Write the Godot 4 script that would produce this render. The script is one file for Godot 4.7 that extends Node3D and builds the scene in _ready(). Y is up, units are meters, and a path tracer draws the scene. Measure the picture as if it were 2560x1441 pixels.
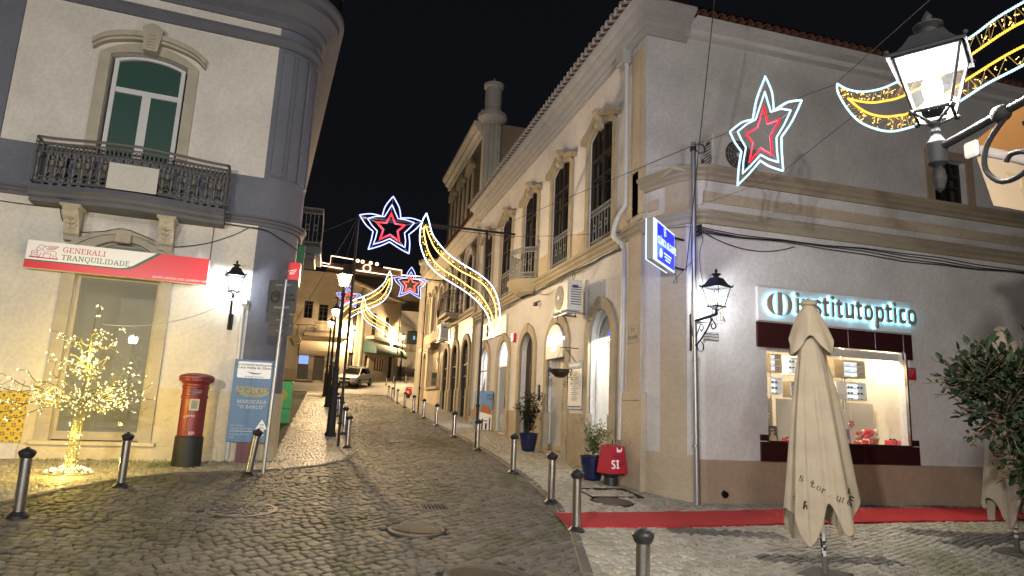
extends Node3D
# Night street corner with Christmas lights. World: x to the east, -z up the street, y up, metres.

class MB:
	var v := PackedVector3Array()
	var n := PackedVector3Array()
	var c := PackedColorArray()
	var uv := PackedVector2Array()
	var ix := PackedInt32Array()
	var col := Color(1, 1, 1)
	func tri(a: Vector3, b: Vector3, d: Vector3, na: Vector3, nb: Vector3, nd: Vector3) -> void:
		var i := v.size()
		var sw := (b - a).cross(d - a).dot(na + nb + nd) > 0.0
		v.append(a)
		v.append(b)
		v.append(d)
		n.append(na)
		n.append(nb)
		n.append(nd)
		for k in 3:
			c.append(col)
			uv.append(Vector2.ZERO)
		ix.append(i)
		if sw:
			ix.append(i + 2)
			ix.append(i + 1)
		else:
			ix.append(i + 1)
			ix.append(i + 2)
	func quad(a: Vector3, b: Vector3, d: Vector3, e: Vector3, nn: Vector3) -> void:
		tri(a, b, d, nn, nn, nn)
		tri(a, d, e, nn, nn, nn)
	func quads(a: Vector3, b: Vector3, d: Vector3, e: Vector3, na: Vector3, nb: Vector3, nd: Vector3, ne: Vector3) -> void:
		tri(a, b, d, na, nb, nd)
		tri(a, d, e, na, nd, ne)
	func rect(a: Vector3, ux: Vector3, uy: Vector3) -> void: # textured rectangle, a = lower corner
		var nn := ux.cross(uy).normalized()
		var i := v.size()
		quad(a, a + ux, a + ux + uy, a + uy, nn)
		var q := [Vector2(0, 1), Vector2(1, 1), Vector2(1, 0), Vector2(0, 1), Vector2(1, 0), Vector2(0, 0)]
		for k in 6:
			uv[i + k] = q[k]
	func box(ctr: Vector3, s: Vector3, b := Basis()) -> void:
		var hx := b.x * (s.x / 2)
		var hy := b.y * (s.y / 2)
		var hz := b.z * (s.z / 2)
		quad(ctr + hx - hy - hz, ctr + hx + hy - hz, ctr + hx + hy + hz, ctr + hx - hy + hz, b.x)
		quad(ctr - hx - hy - hz, ctr - hx + hy - hz, ctr - hx + hy + hz, ctr - hx - hy + hz, -b.x)
		quad(ctr + hy - hx - hz, ctr + hy + hx - hz, ctr + hy + hx + hz, ctr + hy - hx + hz, b.y)
		quad(ctr - hy - hx - hz, ctr - hy + hx - hz, ctr - hy + hx + hz, ctr - hy - hx + hz, -b.y)
		quad(ctr + hz - hx - hy, ctr + hz + hx - hy, ctr + hz + hx + hy, ctr + hz - hx + hy, b.z)
		quad(ctr - hz - hx - hy, ctr - hz + hx - hy, ctr - hz + hx + hy, ctr - hz - hx + hy, -b.z)
	func bbox(ctr: Vector3, s: Vector3, e: float, b := Basis()) -> void: # box with chamfered edges
		var h := s / 2.0
		var k := h - Vector3(e, e, e)
		for ax in 3:
			var a1 := (ax + 1) % 3
			var a2 := (ax + 2) % 3
			for sg in [-1.0, 1.0]:
				var p := []
				for q in [[-1, -1], [1, -1], [1, 1], [-1, 1]]:
					var t := Vector3.ZERO
					t[ax] = sg * h[ax]
					t[a1] = q[0] * k[a1]
					t[a2] = q[1] * k[a2]
					p.append(ctr + b * t)
				var nn := Vector3.ZERO
				nn[ax] = sg
				quad(p[0], p[1], p[2], p[3], b * nn)
			for s1 in [-1.0, 1.0]:
				for s2 in [-1.0, 1.0]:
					var t1 := Vector3.ZERO
					t1[a1] = s1 * h[a1]
					t1[a2] = s2 * k[a2]
					var t2 := Vector3.ZERO
					t2[a1] = s1 * k[a1]
					t2[a2] = s2 * h[a2]
					var d1 := Vector3.ZERO
					d1[ax] = k[ax]
					var nn2 := Vector3.ZERO
					nn2[a1] = s1
					nn2[a2] = s2
					quad(ctr + b * (t1 - d1), ctr + b * (t1 + d1), ctr + b * (t2 + d1), ctr + b * (t2 - d1), (b * nn2).normalized())
		for s0 in [-1.0, 1.0]:
			for s1 in [-1.0, 1.0]:
				for s2 in [-1.0, 1.0]:
					var nn3: Vector3 = (b * Vector3(s0, s1, s2)).normalized()
					tri(ctr + b * Vector3(s0 * h.x, s1 * k.y, s2 * k.z), ctr + b * Vector3(s0 * k.x, s1 * h.y, s2 * k.z), ctr + b * Vector3(s0 * k.x, s1 * k.y, s2 * h.z), nn3, nn3, nn3)
	func flat(pts: PackedVector2Array, xf: Transform3D, z: float, sgn := 1.0) -> void:
		var t := Geometry2D.triangulate_polygon(pts)
		var nn: Vector3 = xf.basis.z * sgn
		for i in range(0, t.size(), 3):
			var a: Vector2 = pts[t[i]]
			var b: Vector2 = pts[t[i + 1]]
			var d: Vector2 = pts[t[i + 2]]
			tri(xf * Vector3(a.x, a.y, z), xf * Vector3(b.x, b.y, z), xf * Vector3(d.x, d.y, z), nn, nn, nn)
	func poly(pts: PackedVector2Array, xf: Transform3D, z0: float, z1: float) -> void: # prism between z0 and z1
		flat(pts, xf, z1, 1.0 if z1 > z0 else -1.0)
		flat(pts, xf, z0, -1.0 if z1 > z0 else 1.0)
		var cw := Geometry2D.is_polygon_clockwise(pts)
		for i in pts.size():
			var a := pts[i]
			var b := pts[(i + 1) % pts.size()]
			if a.distance_squared_to(b) < 1e-10:
				continue
			var t := (b - a).normalized()
			var nn := Vector2(t.y, -t.x) * (-1.0 if cw else 1.0)
			quad(xf * Vector3(a.x, a.y, z0), xf * Vector3(b.x, b.y, z0), xf * Vector3(b.x, b.y, z1), xf * Vector3(a.x, a.y, z1), (xf.basis * Vector3(nn.x, nn.y, 0)).normalized())
	func strip(o: PackedVector2Array, q: PackedVector2Array, xf: Transform3D, z0: float, z1: float) -> void: # band between two polylines, extruded
		for i in o.size() - 1:
			var f := func(p: Vector2, z: float) -> Vector3: return xf * Vector3(p.x, p.y, z)
			quad(f.call(o[i], z1), f.call(o[i + 1], z1), f.call(q[i + 1], z1), f.call(q[i], z1), xf.basis.z)
			var t := (o[i + 1] - o[i]).normalized()
			var nn := Vector2(t.y, -t.x)
			if nn.dot(o[i] - q[i]) < 0.0:
				nn = -nn
			quad(f.call(o[i], z0), f.call(o[i + 1], z0), f.call(o[i + 1], z1), f.call(o[i], z1), (xf.basis * Vector3(nn.x, nn.y, 0)).normalized())
			t = (q[i + 1] - q[i]).normalized()
			nn = Vector2(t.y, -t.x)
			if nn.dot(q[i] - o[i]) < 0.0:
				nn = -nn
			quad(f.call(q[i], z0), f.call(q[i + 1], z0), f.call(q[i + 1], z1), f.call(q[i], z1), (xf.basis * Vector3(nn.x, nn.y, 0)).normalized())
		for e in [0, o.size() - 1]:
			var w: int = 1 if e == 0 else e - 1
			var t2: Vector2 = (o[e] - o[w]).normalized()
			quad(xf * Vector3(o[e].x, o[e].y, z0), xf * Vector3(q[e].x, q[e].y, z0), xf * Vector3(q[e].x, q[e].y, z1), xf * Vector3(o[e].x, o[e].y, z1), (xf.basis * Vector3(t2.x, t2.y, 0)).normalized())
	func lathe(prof: Array, seg := 16, xf := Transform3D(), a0 := 0.0, a1 := TAU) -> void: # prof: Vector2(radius, y)
		for i in prof.size() - 1:
			var p: Vector2 = prof[i]
			var q: Vector2 = prof[i + 1]
			if p.distance_squared_to(q) < 1e-12:
				continue
			var t := (q - p).normalized()
			var nn := Vector2(t.y, -t.x)
			for s in seg:
				var u0 := a0 + (a1 - a0) * s / seg
				var u1 := a0 + (a1 - a0) * (s + 1) / seg
				var e0 := Vector3(cos(u0), 0, sin(u0))
				var e1 := Vector3(cos(u1), 0, sin(u1))
				var n0 := xf.basis * (e0 * nn.x + Vector3(0, nn.y, 0))
				var n1 := xf.basis * (e1 * nn.x + Vector3(0, nn.y, 0))
				var A := xf * (e0 * p.x + Vector3(0, p.y, 0))
				var B := xf * (e1 * p.x + Vector3(0, p.y, 0))
				var C := xf * (e1 * q.x + Vector3(0, q.y, 0))
				var D := xf * (e0 * q.x + Vector3(0, q.y, 0))
				if p.x < 1e-6:
					tri(A, C, D, n0, n1, n0)
				elif q.x < 1e-6:
					tri(A, B, C, n0, n1, n1)
				else:
					quads(A, B, C, D, n0, n1, n1, n0)
	func tube(pts: Array, r: Variant, seg := 6, closed := false) -> void:
		var m := pts.size()
		var rings := []
		var up := Vector3.UP
		for i in m:
			var a: Vector3 = pts[(i - 1 + m) % m] if (i > 0 or closed) else pts[0]
			var b: Vector3 = pts[(i + 1) % m] if (i < m - 1 or closed) else pts[m - 1]
			var t := (b - a).normalized()
			if t.length_squared() < 0.5:
				t = Vector3.UP
			if i == 0:
				up = Vector3.UP if absf(t.y) < 0.9 else Vector3.RIGHT
			var s := t.cross(up)
			if s.length_squared() < 1e-6:
				s = t.cross(Vector3(0.3, 0.5, 0.8))
			s = s.normalized()
			up = s.cross(t).normalized()
			var rr: float = r[i] if r is Array else r
			var ring := []
			for k in seg:
				var an := TAU * k / seg
				var d := s * cos(an) + up * sin(an)
				ring.append([pts[i] + d * rr, d])
			rings.append(ring)
		for i in (m if closed else m - 1):
			var r0: Array = rings[i]
			var r1: Array = rings[(i + 1) % m]
			for k in seg:
				var k1 := (k + 1) % seg
				quads(r0[k][0], r0[k1][0], r1[k1][0], r1[k][0], r0[k][1], r0[k1][1], r1[k1][1], r1[k][1])
		if not closed and seg > 2:
			for e in [0, m - 1]:
				var o: int = 1 if e == 0 else m - 2
				var nn: Vector3 = (pts[e] - pts[o]).normalized()
				for k in range(1, seg - 1):
					tri(rings[e][0][0], rings[e][k][0], rings[e][k + 1][0], nn, nn, nn)
	func ball(ctr: Vector3, r: Vector3, seg := 10, rg := 6) -> void:
		for i in rg:
			for s in seg:
				var p := []
				var nn := []
				for q in [[i, s], [i, s + 1], [i + 1, s + 1], [i + 1, s]]:
					var th: float = PI * q[0] / rg
					var ph: float = TAU * q[1] / seg
					var d := Vector3(sin(th) * cos(ph), cos(th), sin(th) * sin(ph))
					p.append(ctr + d * r)
					nn.append(d)
				if i < rg - 1:
					tri(p[0], p[3], p[2], nn[0], nn[3], nn[2])
				if i > 0:
					tri(p[0], p[2], p[1], nn[0], nn[2], nn[1])
	func sweep(path: Array, prof: PackedVector2Array) -> void: # path: [pos, outward normal]; prof: (out, y)
		for i in path.size() - 1:
			for k in prof.size() - 1:
				var p := prof[k]
				var q := prof[k + 1]
				if p.distance_squared_to(q) < 1e-12:
					continue
				var t := (q - p).normalized()
				var nn := Vector2(t.y, -t.x)
				var A: Vector3 = path[i][0] + path[i][1] * p.x + Vector3(0, p.y, 0)
				var B: Vector3 = path[i + 1][0] + path[i + 1][1] * p.x + Vector3(0, p.y, 0)
				var C: Vector3 = path[i + 1][0] + path[i + 1][1] * q.x + Vector3(0, q.y, 0)
				var D: Vector3 = path[i][0] + path[i][1] * q.x + Vector3(0, q.y, 0)
				var n0: Vector3 = (path[i][1] * nn.x + Vector3(0, nn.y, 0)).normalized()
				var n1: Vector3 = (path[i + 1][1] * nn.x + Vector3(0, nn.y, 0)).normalized()
				quads(A, B, C, D, n0, n1, n1, n0)
		for e in [0, path.size() - 1]:
			var o: int = 1 if e == 0 else e - 1
			var nn3: Vector3 = (path[e][0] - path[o][0]).normalized()
			var t3 := Geometry2D.triangulate_polygon(prof)
			for i in range(0, t3.size(), 3):
				var w := []
				for j in 3:
					var p2 := prof[t3[i + j]]
					w.append(path[e][0] + path[e][1] * p2.x + Vector3(0, p2.y, 0))
				tri(w[0], w[1], w[2], nn3, nn3, nn3)
	func mesh() -> ArrayMesh:
		var a := []
		a.resize(Mesh.ARRAY_MAX)
		a[Mesh.ARRAY_VERTEX] = v
		a[Mesh.ARRAY_NORMAL] = n
		a[Mesh.ARRAY_COLOR] = c
		a[Mesh.ARRAY_TEX_UV] = uv
		a[Mesh.ARRAY_INDEX] = ix
		var m := ArrayMesh.new()
		m.add_surface_from_arrays(Mesh.PRIMITIVE_TRIANGLES, a)
		return m

var M := {}
var taken := {}
var rng := RandomNumberGenerator.new()
var tx := {}

func numbered(s: String) -> String:
	if not taken.has(s):
		taken[s] = 0
		return s
	taken[s] += 1
	return "%s_%03d" % [s, taken[s]]

# a thing: a node at its base whose children are its parts
func thing(called: String, label: String, category: String, at := Vector3.ZERO, turn := 0.0, group := "", world := true) -> Node3D:
	var o := Node3D.new()
	o.name = numbered(called)
	add_child(o)
	o.position = at
	o.rotation.y = turn
	o.set_meta("label", label)
	o.set_meta("category", category)
	if group != "":
		o.set_meta("group", group)
	if world:
		o.set_meta("w", at)
	return o

func structure(called: String, at := Vector3.ZERO) -> Node3D:
	var o := Node3D.new()
	o.name = numbered(called)
	add_child(o)
	o.position = at
	o.set_meta("kind", "structure")
	o.set_meta("w", at)
	return o

var counts := {}
func part(mb: Variant, called: String, m: Material, parent: Node3D, label := "") -> MeshInstance3D:
	var o := MeshInstance3D.new()
	o.mesh = mb.mesh() if mb is MB else mb
	o.material_override = m
	var key := "%d/%s" % [parent.get_instance_id(), called]
	counts[key] = counts.get(key, -1) + 1
	o.name = called if counts[key] == 0 else "%s_%03d" % [called, counts[key]]
	parent.add_child(o)
	if parent.has_meta("w"):
		o.position = -parent.get_meta("w")
		o.rotation = Vector3.ZERO
	if label != "":
		o.set_meta("label", label)
	return o

func copy(o: Node3D, base: String, at: Vector3, turn: float, label: String) -> Node3D:
	var r: Node3D = o.duplicate()
	r.name = numbered(base)
	add_child(r)
	r.position = at
	r.rotation.y = turn
	r.set_meta("label", label)
	return r

func gy(z: float) -> float:
	var d := -z
	return 0.055 * d - 0.25 if d <= 50.0 else 2.5 + 0.1 * (d - 50.0)

func lin(r: float, g: float, b: float) -> Color:
	return Color(r, g, b).linear_to_srgb()

func noise_tex(called: String, freq: float, lo: float, hi: float, kind := FastNoiseLite.TYPE_SIMPLEX_SMOOTH, oct := 4, size := 512, seed_ := 1, nrm := 0.0) -> void:
	var f := FastNoiseLite.new()
	f.noise_type = kind
	f.frequency = freq
	f.fractal_octaves = oct
	f.seed = seed_
	var t := NoiseTexture2D.new()
	t.width = size
	t.height = size
	t.seamless = true
	t.noise = f
	if nrm > 0.0:
		t.as_normal_map = true
		t.bump_strength = nrm
	else:
		var g := Gradient.new()
		g.set_color(0, Color(lo, lo, lo))
		g.set_color(1, Color(hi, hi, hi))
		t.color_ramp = g
	tx[called] = t

func mat(called: String, col: Color, rough := 0.8, opt := {}) -> StandardMaterial3D:
	var m := StandardMaterial3D.new()
	m.resource_name = called
	m.albedo_color = col
	m.roughness = rough
	m.metallic = opt.get("metal", 0.0)
	m.metallic_specular = opt.get("spec", 0.5)
	if opt.has("tex"):
		m.albedo_texture = tx[opt.tex]
	if opt.has("nrm"):
		m.normal_enabled = true
		m.normal_texture = tx[opt.nrm]
		m.normal_scale = opt.get("ns", 0.5)
	if opt.has("tex") or opt.has("nrm"):
		m.uv1_triplanar = true
		m.uv1_world_triplanar = true
		var s: float = opt.get("scale", 0.5)
		m.uv1_scale = Vector3(s, s, s)
	if opt.has("det"):
		m.detail_enabled = true
		m.detail_albedo = tx[opt.det]
		m.detail_blend_mode = BaseMaterial3D.BLEND_MODE_MUL
		m.detail_uv_layer = BaseMaterial3D.DETAIL_UV_2
		m.uv2_triplanar = true
		m.uv2_world_triplanar = true
		var s2: float = opt.get("dscale", 0.2)
		var s3: float = opt.get("dy", s2)
		m.uv2_scale = Vector3(s2, s3, s2)
	if opt.has("rtex"):
		m.roughness_texture = tx[opt.rtex]
		m.uv1_triplanar = true
		m.uv1_world_triplanar = true
		m.uv1_scale = Vector3.ONE * 9.0
	if opt.get("vc", false):
		m.vertex_color_use_as_albedo = true
	if opt.has("emit"):
		m.emission_enabled = true
		m.emission = opt.emit
		m.emission_energy_multiplier = opt.get("e", 1.0)
	if opt.has("alpha"):
		m.transparency = BaseMaterial3D.TRANSPARENCY_ALPHA
		m.albedo_color.a = opt.alpha
	if opt.has("back"):
		m.backlight_enabled = true
		m.backlight = opt.back
	if opt.has("rim"):
		m.rim_enabled = true
		m.rim = opt.rim
	M[called] = m
	return m

func lamp(parent: Node3D, at: Vector3, col: Color, e: float, size := 0.06, called := "lamp_light") -> OmniLight3D:
	var l := OmniLight3D.new()
	l.name = called
	l.light_color = col
	l.light_energy = e
	l.light_size = size
	l.omni_range = 60.0
	l.omni_attenuation = 2.0
	l.shadow_enabled = true
	parent.add_child(l, true)
	l.position = at - (parent.get_meta("w") if parent.has_meta("w") else Vector3.ZERO)
	return l

func arch(u0: float, u1: float, ys: float, rise: float, n := 12) -> PackedVector2Array: # from u0 to u1 over the top
	var p := PackedVector2Array()
	var w := (u1 - u0) / 2.0
	if rise < 0.001:
		return PackedVector2Array([Vector2(u0, ys), Vector2(u1, ys)])
	var r := (w * w + rise * rise) / (2.0 * rise)
	var cy := ys + rise - r
	var a := asin(clampf(w / r, -1, 1))
	if rise > w:
		a = PI - a
	for i in n + 1:
		var t := -a + 2.0 * a * i / n
		p.append(Vector2((u0 + u1) / 2.0 + r * sin(t), cy + r * cos(t)))
	return p

func door_path(u0: float, u1: float, y0: float, ys: float, rise: float, n := 12) -> PackedVector2Array:
	var p := PackedVector2Array([Vector2(u0, y0)])
	p.append_array(arch(u0, u1, ys, rise, n))
	p.append(Vector2(u1, y0))
	return p

# a storey of wall with openings [u0, u1, y0, spring, rise]; reveals of depth dep
func wall(mb: MB, xf: Transform3D, u0: float, u1: float, y0: float, y1: float, holes: Array, dep := 0.3) -> void:
	var cur := u0
	var R := func(a: float, b: float, cc: float, d: float) -> void:
		if b - a > 0.001 and d - cc > 0.001:
			mb.quad(xf * Vector3(a, cc, 0), xf * Vector3(b, cc, 0), xf * Vector3(b, d, 0), xf * Vector3(a, d, 0), xf.basis.z)
	for h in holes:
		R.call(cur, h[0], y0, y1)
		R.call(h[0], h[1], y0, h[2])
		var ap := arch(h[0], h[1], h[3], h[4])
		for i in ap.size() - 1:
			mb.quad(xf * Vector3(ap[i].x, ap[i].y, 0), xf * Vector3(ap[i + 1].x, ap[i + 1].y, 0), xf * Vector3(ap[i + 1].x, y1, 0), xf * Vector3(ap[i].x, y1, 0), xf.basis.z)
		var path := door_path(h[0], h[1], h[2], h[3], h[4])
		path.append(path[0])
		var mid := Vector2((h[0] + h[1]) / 2.0, (h[2] + h[3]) / 2.0)
		for i in path.size() - 1:
			var a := path[i]
			var b := path[i + 1]
			if a.distance_to(b) < 1e-5:
				continue
			var t := (b - a).normalized()
			var nn := Vector2(t.y, -t.x)
			if nn.dot(mid - (a + b) / 2.0) < 0:
				nn = -nn
			mb.quad(xf * Vector3(a.x, a.y, 0), xf * Vector3(b.x, b.y, 0), xf * Vector3(b.x, b.y, -dep), xf * Vector3(a.x, a.y, -dep), xf.basis * Vector3(nn.x, nn.y, 0))
		cur = h[1]
	R.call(cur, u1, y0, y1)

# stone surround: door path with width w, standing proud from z0 to z1
func surround(mb: MB, xf: Transform3D, u0: float, u1: float, y0: float, ys: float, rise: float, w: float, z0: float, z1: float) -> void:
	if rise < 0.001:
		mb.strip(door_path(u0 - w, u1 + w, y0, ys + w, 0.0), door_path(u0, u1, y0, ys, 0.0), xf, z0, z1)
		return
	mb.strip(door_path(u0 - w, u1 + w, y0, ys, rise + w), door_path(u0, u1, y0, ys, rise), xf, z0, z1)

func text(s: String, size: float, font: String, m: Material, parent: Node3D, xf: Transform3D, depth := 0.004, called := "lettering", weight := 400, italic := false, align := HORIZONTAL_ALIGNMENT_LEFT) -> MeshInstance3D:
	var f := SystemFont.new()
	f.font_names = PackedStringArray([font])
	f.font_weight = weight
	f.font_italic = italic
	var t := TextMesh.new()
	t.font = f
	t.text = s
	t.font_size = 64
	t.pixel_size = size / 64.0 * 1.37 # size = height of capitals, about
	t.depth = depth
	t.curve_step = 2.0
	t.horizontal_alignment = align
	t.vertical_alignment = VERTICAL_ALIGNMENT_BOTTOM
	var o := part(t, called, m, parent)
	o.transform = xf
	if parent.has_meta("w"):
		o.position -= parent.get_meta("w")
	return o

func bars(mb: MB, xf: Transform3D, segs: Array, w: float, t: float) -> void: # flat bars in the xf plane
	for s in segs:
		var a: Vector2 = s[0]
		var b: Vector2 = s[1]
		var d := b - a
		var e := d.normalized()
		var bs := Basis(xf.basis.x * e.x + xf.basis.y * e.y, xf.basis.x * -e.y + xf.basis.y * e.x, xf.basis.z)
		mb.box(xf * Vector3((a.x + b.x) / 2, (a.y + b.y) / 2, 0), Vector3(d.length(), w, t), bs)

func catenary(a: Vector3, b: Vector3, sag: float, n := 12) -> Array:
	var p := []
	for i in n + 1:
		var t := float(i) / n
		p.append(a.lerp(b, t) - Vector3(0, sag * 4.0 * t * (1.0 - t), 0))
	return p

func smooth(pts: Array, sub := 4, closed := false) -> Array: # Catmull-Rom
	var out := []
	var m := pts.size()
	for i in (m if closed else m - 1):
		var p0 = pts[(i - 1 + m) % m] if (closed or i > 0) else pts[0]
		var p1 = pts[i]
		var p2 = pts[(i + 1) % m]
		var p3 = pts[(i + 2) % m] if (closed or i < m - 2) else pts[m - 1]
		for k in sub:
			var t := float(k) / sub
			out.append(0.5 * ((2.0 * p1) + (p2 - p0) * t + (2.0 * p0 - 5.0 * p1 + 4.0 * p2 - p3) * t * t + (3.0 * p1 - p0 - 3.0 * p2 + p3) * t * t * t))
	if not closed:
		out.append(pts[m - 1])
	return out

func _ready() -> void:
	rng.seed = 7
	# camera
	var cam := Camera3D.new()
	cam.name = "camera"
	add_child(cam)
	cam.transform = Transform3D(Basis(Vector3(0.96090, 0.044415, 0.273309), Vector3(-0.0918055, 0.9823232, 0.1631346), Vector3(-0.2612322, -0.1818473, 0.9479922)), Vector3(0, 1.65, 0))
	cam.fov = 47.0267
	cam.near = 0.05
	cam.far = 500.0
	cam.current = true
	# night sky
	var env := Environment.new()
	env.background_mode = Environment.BG_SKY
	var sm := ProceduralSkyMaterial.new()
	sm.sky_top_color = Color(0.05, 0.053, 0.066)
	sm.sky_horizon_color = Color(0.075, 0.077, 0.09)
	sm.ground_bottom_color = Color(0.03, 0.03, 0.03)
	sm.ground_horizon_color = Color(0.05, 0.05, 0.06)
	sm.sun_angle_max = 1.0
	var sk := Sky.new()
	sk.sky_material = sm
	env.sky = sk
	env.background_energy_multiplier = 0.85
	env.tonemap_mode = Environment.TONE_MAPPER_LINEAR
	env.tonemap_exposure = 1.25
	env.sdfgi_enabled = true
	env.ssao_enabled = true
	env.ssil_enabled = true
	var we := WorldEnvironment.new()
	we.name = "night_air"
	we.environment = env
	add_child(we)
	materials()
	ground()
	left_building()
	corner_house()
	upper_street()
	far_end()
	plaza_side()
	street_things()
	christmas_lights()

func materials() -> void:
	noise_tex("mott", 0.02, 0.92, 1.0, FastNoiseLite.TYPE_SIMPLEX_SMOOTH, 5, 512, 3)
	noise_tex("stain", 0.008, 0.89, 1.0, FastNoiseLite.TYPE_SIMPLEX_SMOOTH, 6, 512, 9)
	noise_tex("grain", 0.12, 0.5, 1.0, FastNoiseLite.TYPE_SIMPLEX_SMOOTH, 5, 512, 5)
	noise_tex("rough", 0.06, 0, 1, FastNoiseLite.TYPE_SIMPLEX_SMOOTH, 5, 512, 11, 6.0)
	noise_tex("trowel", 0.02, 0, 1, FastNoiseLite.TYPE_SIMPLEX_SMOOTH, 4, 512, 21, 5.0)
	noise_tex("speck", 0.09, 0.25, 1.25, FastNoiseLite.TYPE_SIMPLEX, 4, 512, 61)
	noise_tex("weave", 0.25, 0.86, 1.0, FastNoiseLite.TYPE_SIMPLEX, 2, 256, 31)
	var pl := {"tex": "mott", "nrm": "trowel", "ns": 0.35, "scale": 0.9, "det": "stain", "dscale": 0.16}
	mat("white_wall", lin(0.74, 0.73, 0.72), 0.85, pl)
	mat("old_white_wall", lin(0.70, 0.67, 0.60), 0.85, pl)
	mat("cream_wall", lin(0.66, 0.58, 0.40), 0.85, pl)
	mat("beige_wall", lin(0.60, 0.51, 0.38), 0.85, pl)
	mat("brown_wall", lin(0.46, 0.345, 0.25), 0.85, pl)
	mat("grey_wall", lin(0.155, 0.165, 0.205), 0.8, pl)
	var st := {"tex": "grain", "nrm": "rough", "ns": 0.3, "scale": 1.3, "det": "stain", "dscale": 0.6}
	mat("stone", lin(0.72, 0.62, 0.44), 0.75, st)
	mat("pale_stone", lin(0.78, 0.71, 0.55), 0.75, st)
	mat("plinth_stone", lin(0.68, 0.57, 0.42), 0.7, st)
	mat("grey_stone", lin(0.2, 0.21, 0.25), 0.75, st)
	mat("granite_kerb", lin(0.22, 0.21, 0.18), 0.7, st)
	mat("roof_tile", lin(0.30, 0.13, 0.08), 0.85, st)
	mat("white_tile", lin(0.68, 0.65, 0.62), 0.8, st)
	mat("facade_tile", lin(0.19, 0.145, 0.12), 0.35, {"tex": "grain", "scale": 2.5})
	mat("shop_tile", lin(0.075, 0.02, 0.022), 0.22, {"tex": "grain", "scale": 3.0})
	mat("sett", lin(0.50, 0.49, 0.42), 0.58, {"vc": true, "tex": "speck", "nrm": "rough", "ns": 1.6, "scale": 3.0, "det": "grain", "dscale": 9.0})
	mat("limestone", lin(0.74, 0.72, 0.63), 0.5, {"vc": true, "tex": "grain", "nrm": "rough", "ns": 0.5, "scale": 3.0})
	mat("joint_soil", lin(0.030, 0.042, 0.014), 0.95, {"tex": "grain", "nrm": "rough", "ns": 1.0, "scale": 2.0, "det": "stain", "dscale": 0.7})
	mat("iron", lin(0.03, 0.03, 0.033), 0.45, {"metal": 0.6, "tex": "grain", "scale": 4.0})
	mat("lamp_iron", lin(0.022, 0.023, 0.026), 0.65, {"spec": 0.3, "tex": "mott", "scale": 4.0})
	mat("railing_paint", lin(0.42, 0.42, 0.40), 0.5, {"tex": "grain", "scale": 3.0})
	mat("rusty_railing", lin(0.20, 0.19, 0.175), 0.6, {"tex": "grain", "scale": 4.0})
	mat("old_rail", lin(0.07, 0.05, 0.045), 0.6, {"tex": "grain", "scale": 4.0})
	mat("steel", lin(0.62, 0.60, 0.57), 0.24, {"metal": 1.0, "tex": "mott", "scale": 3.0})
	mat("galvanised", lin(0.42, 0.44, 0.46), 0.42, {"metal": 0.8, "tex": "mott", "scale": 5.0})
	mat("black_plastic", lin(0.018, 0.018, 0.018), 0.45, {"tex": "mott", "scale": 5.0})
	mat("dark_wood", lin(0.035, 0.022, 0.016), 0.5, {"tex": "grain", "scale": 3.0})
	mat("window_black", lin(0.012, 0.012, 0.016), 0.35)
	mat("pvc_white", lin(0.60, 0.60, 0.60), 0.35, {"tex": "mott", "scale": 2.0})
	mat("green_blind", lin(0.013, 0.065, 0.05), 0.5, {"tex": "weave", "scale": 3.0})
	mat("dark_glass", lin(0.01, 0.011, 0.013), 0.05, {"spec": 0.6})
	mat("pane", lin(0.9, 0.95, 0.95), 0.0, {"alpha": 0.08})
	mat("lamp_glass", lin(0.95, 0.95, 0.93), 0.035, {"alpha": 0.006})
	mat("near_lamp_glass", lin(0.95, 0.95, 0.93), 0.026, {"alpha": 0.0008, "rtex": "speck"})
	mat("bulb", Color(1, 1, 1), 0.5, {"emit": Color(1.0, 0.94, 0.84), "e": 26.0})
	mat("warm_bulb", Color(1, 1, 1), 0.5, {"emit": Color(1.0, 0.80, 0.55), "e": 26.0})
	mat("postbox_red", lin(0.34, 0.035, 0.035), 0.42, {"tex": "grain", "nrm": "rough", "ns": 0.15, "scale": 3.0, "det": "stain", "dscale": 1.5})
	mat("black_paint", lin(0.02, 0.02, 0.02), 0.6, {"tex": "grain", "nrm": "rough", "ns": 0.5, "scale": 3.0})
	mat("sign_white", lin(0.78, 0.78, 0.76), 0.35)
	mat("sign_red", lin(0.62, 0.014, 0.022), 0.3)
	mat("sign_green", lin(0.005, 0.17, 0.06), 0.35)
	mat("print_red", lin(0.45, 0.012, 0.02), 0.4)
	mat("print_green", lin(0.006, 0.10, 0.045), 0.4)
	mat("print_white", lin(0.8, 0.8, 0.8), 0.4)
	mat("print_grey", lin(0.45, 0.44, 0.42), 0.5)
	mat("print_black", lin(0.012, 0.012, 0.012), 0.5)
	mat("print_navy", lin(0.02, 0.03, 0.11), 0.4)
	mat("board_blue", lin(0.075, 0.19, 0.33), 0.45, {"tex": "mott", "scale": 2.0})
	mat("wave_print", lin(0.055, 0.145, 0.27), 0.45)
	mat("maroon", lin(0.10, 0.014, 0.02), 0.5)
	mat("sign_back", lin(0.10, 0.105, 0.115), 0.55, {"tex": "mott", "scale": 3.0, "metal": 0.3})
	mat("ac_white", lin(0.60, 0.59, 0.56), 0.45, {"tex": "mott", "scale": 2.0})
	mat("ac_dark", lin(0.05, 0.05, 0.05), 0.5)
	mat("cable", lin(0.02, 0.02, 0.022), 0.6)
	mat("pale_cable", lin(0.45, 0.45, 0.42), 0.6)
	mat("awning_cream", lin(0.60, 0.50, 0.36), 0.85, {"tex": "weave", "scale": 4.0, "back": Color(0.35, 0.28, 0.18)})
	mat("awning_green", lin(0.22, 0.32, 0.25), 0.8, {"tex": "weave", "scale": 4.0})
	mat("dark_green", lin(0.015, 0.05, 0.04), 0.6)
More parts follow.
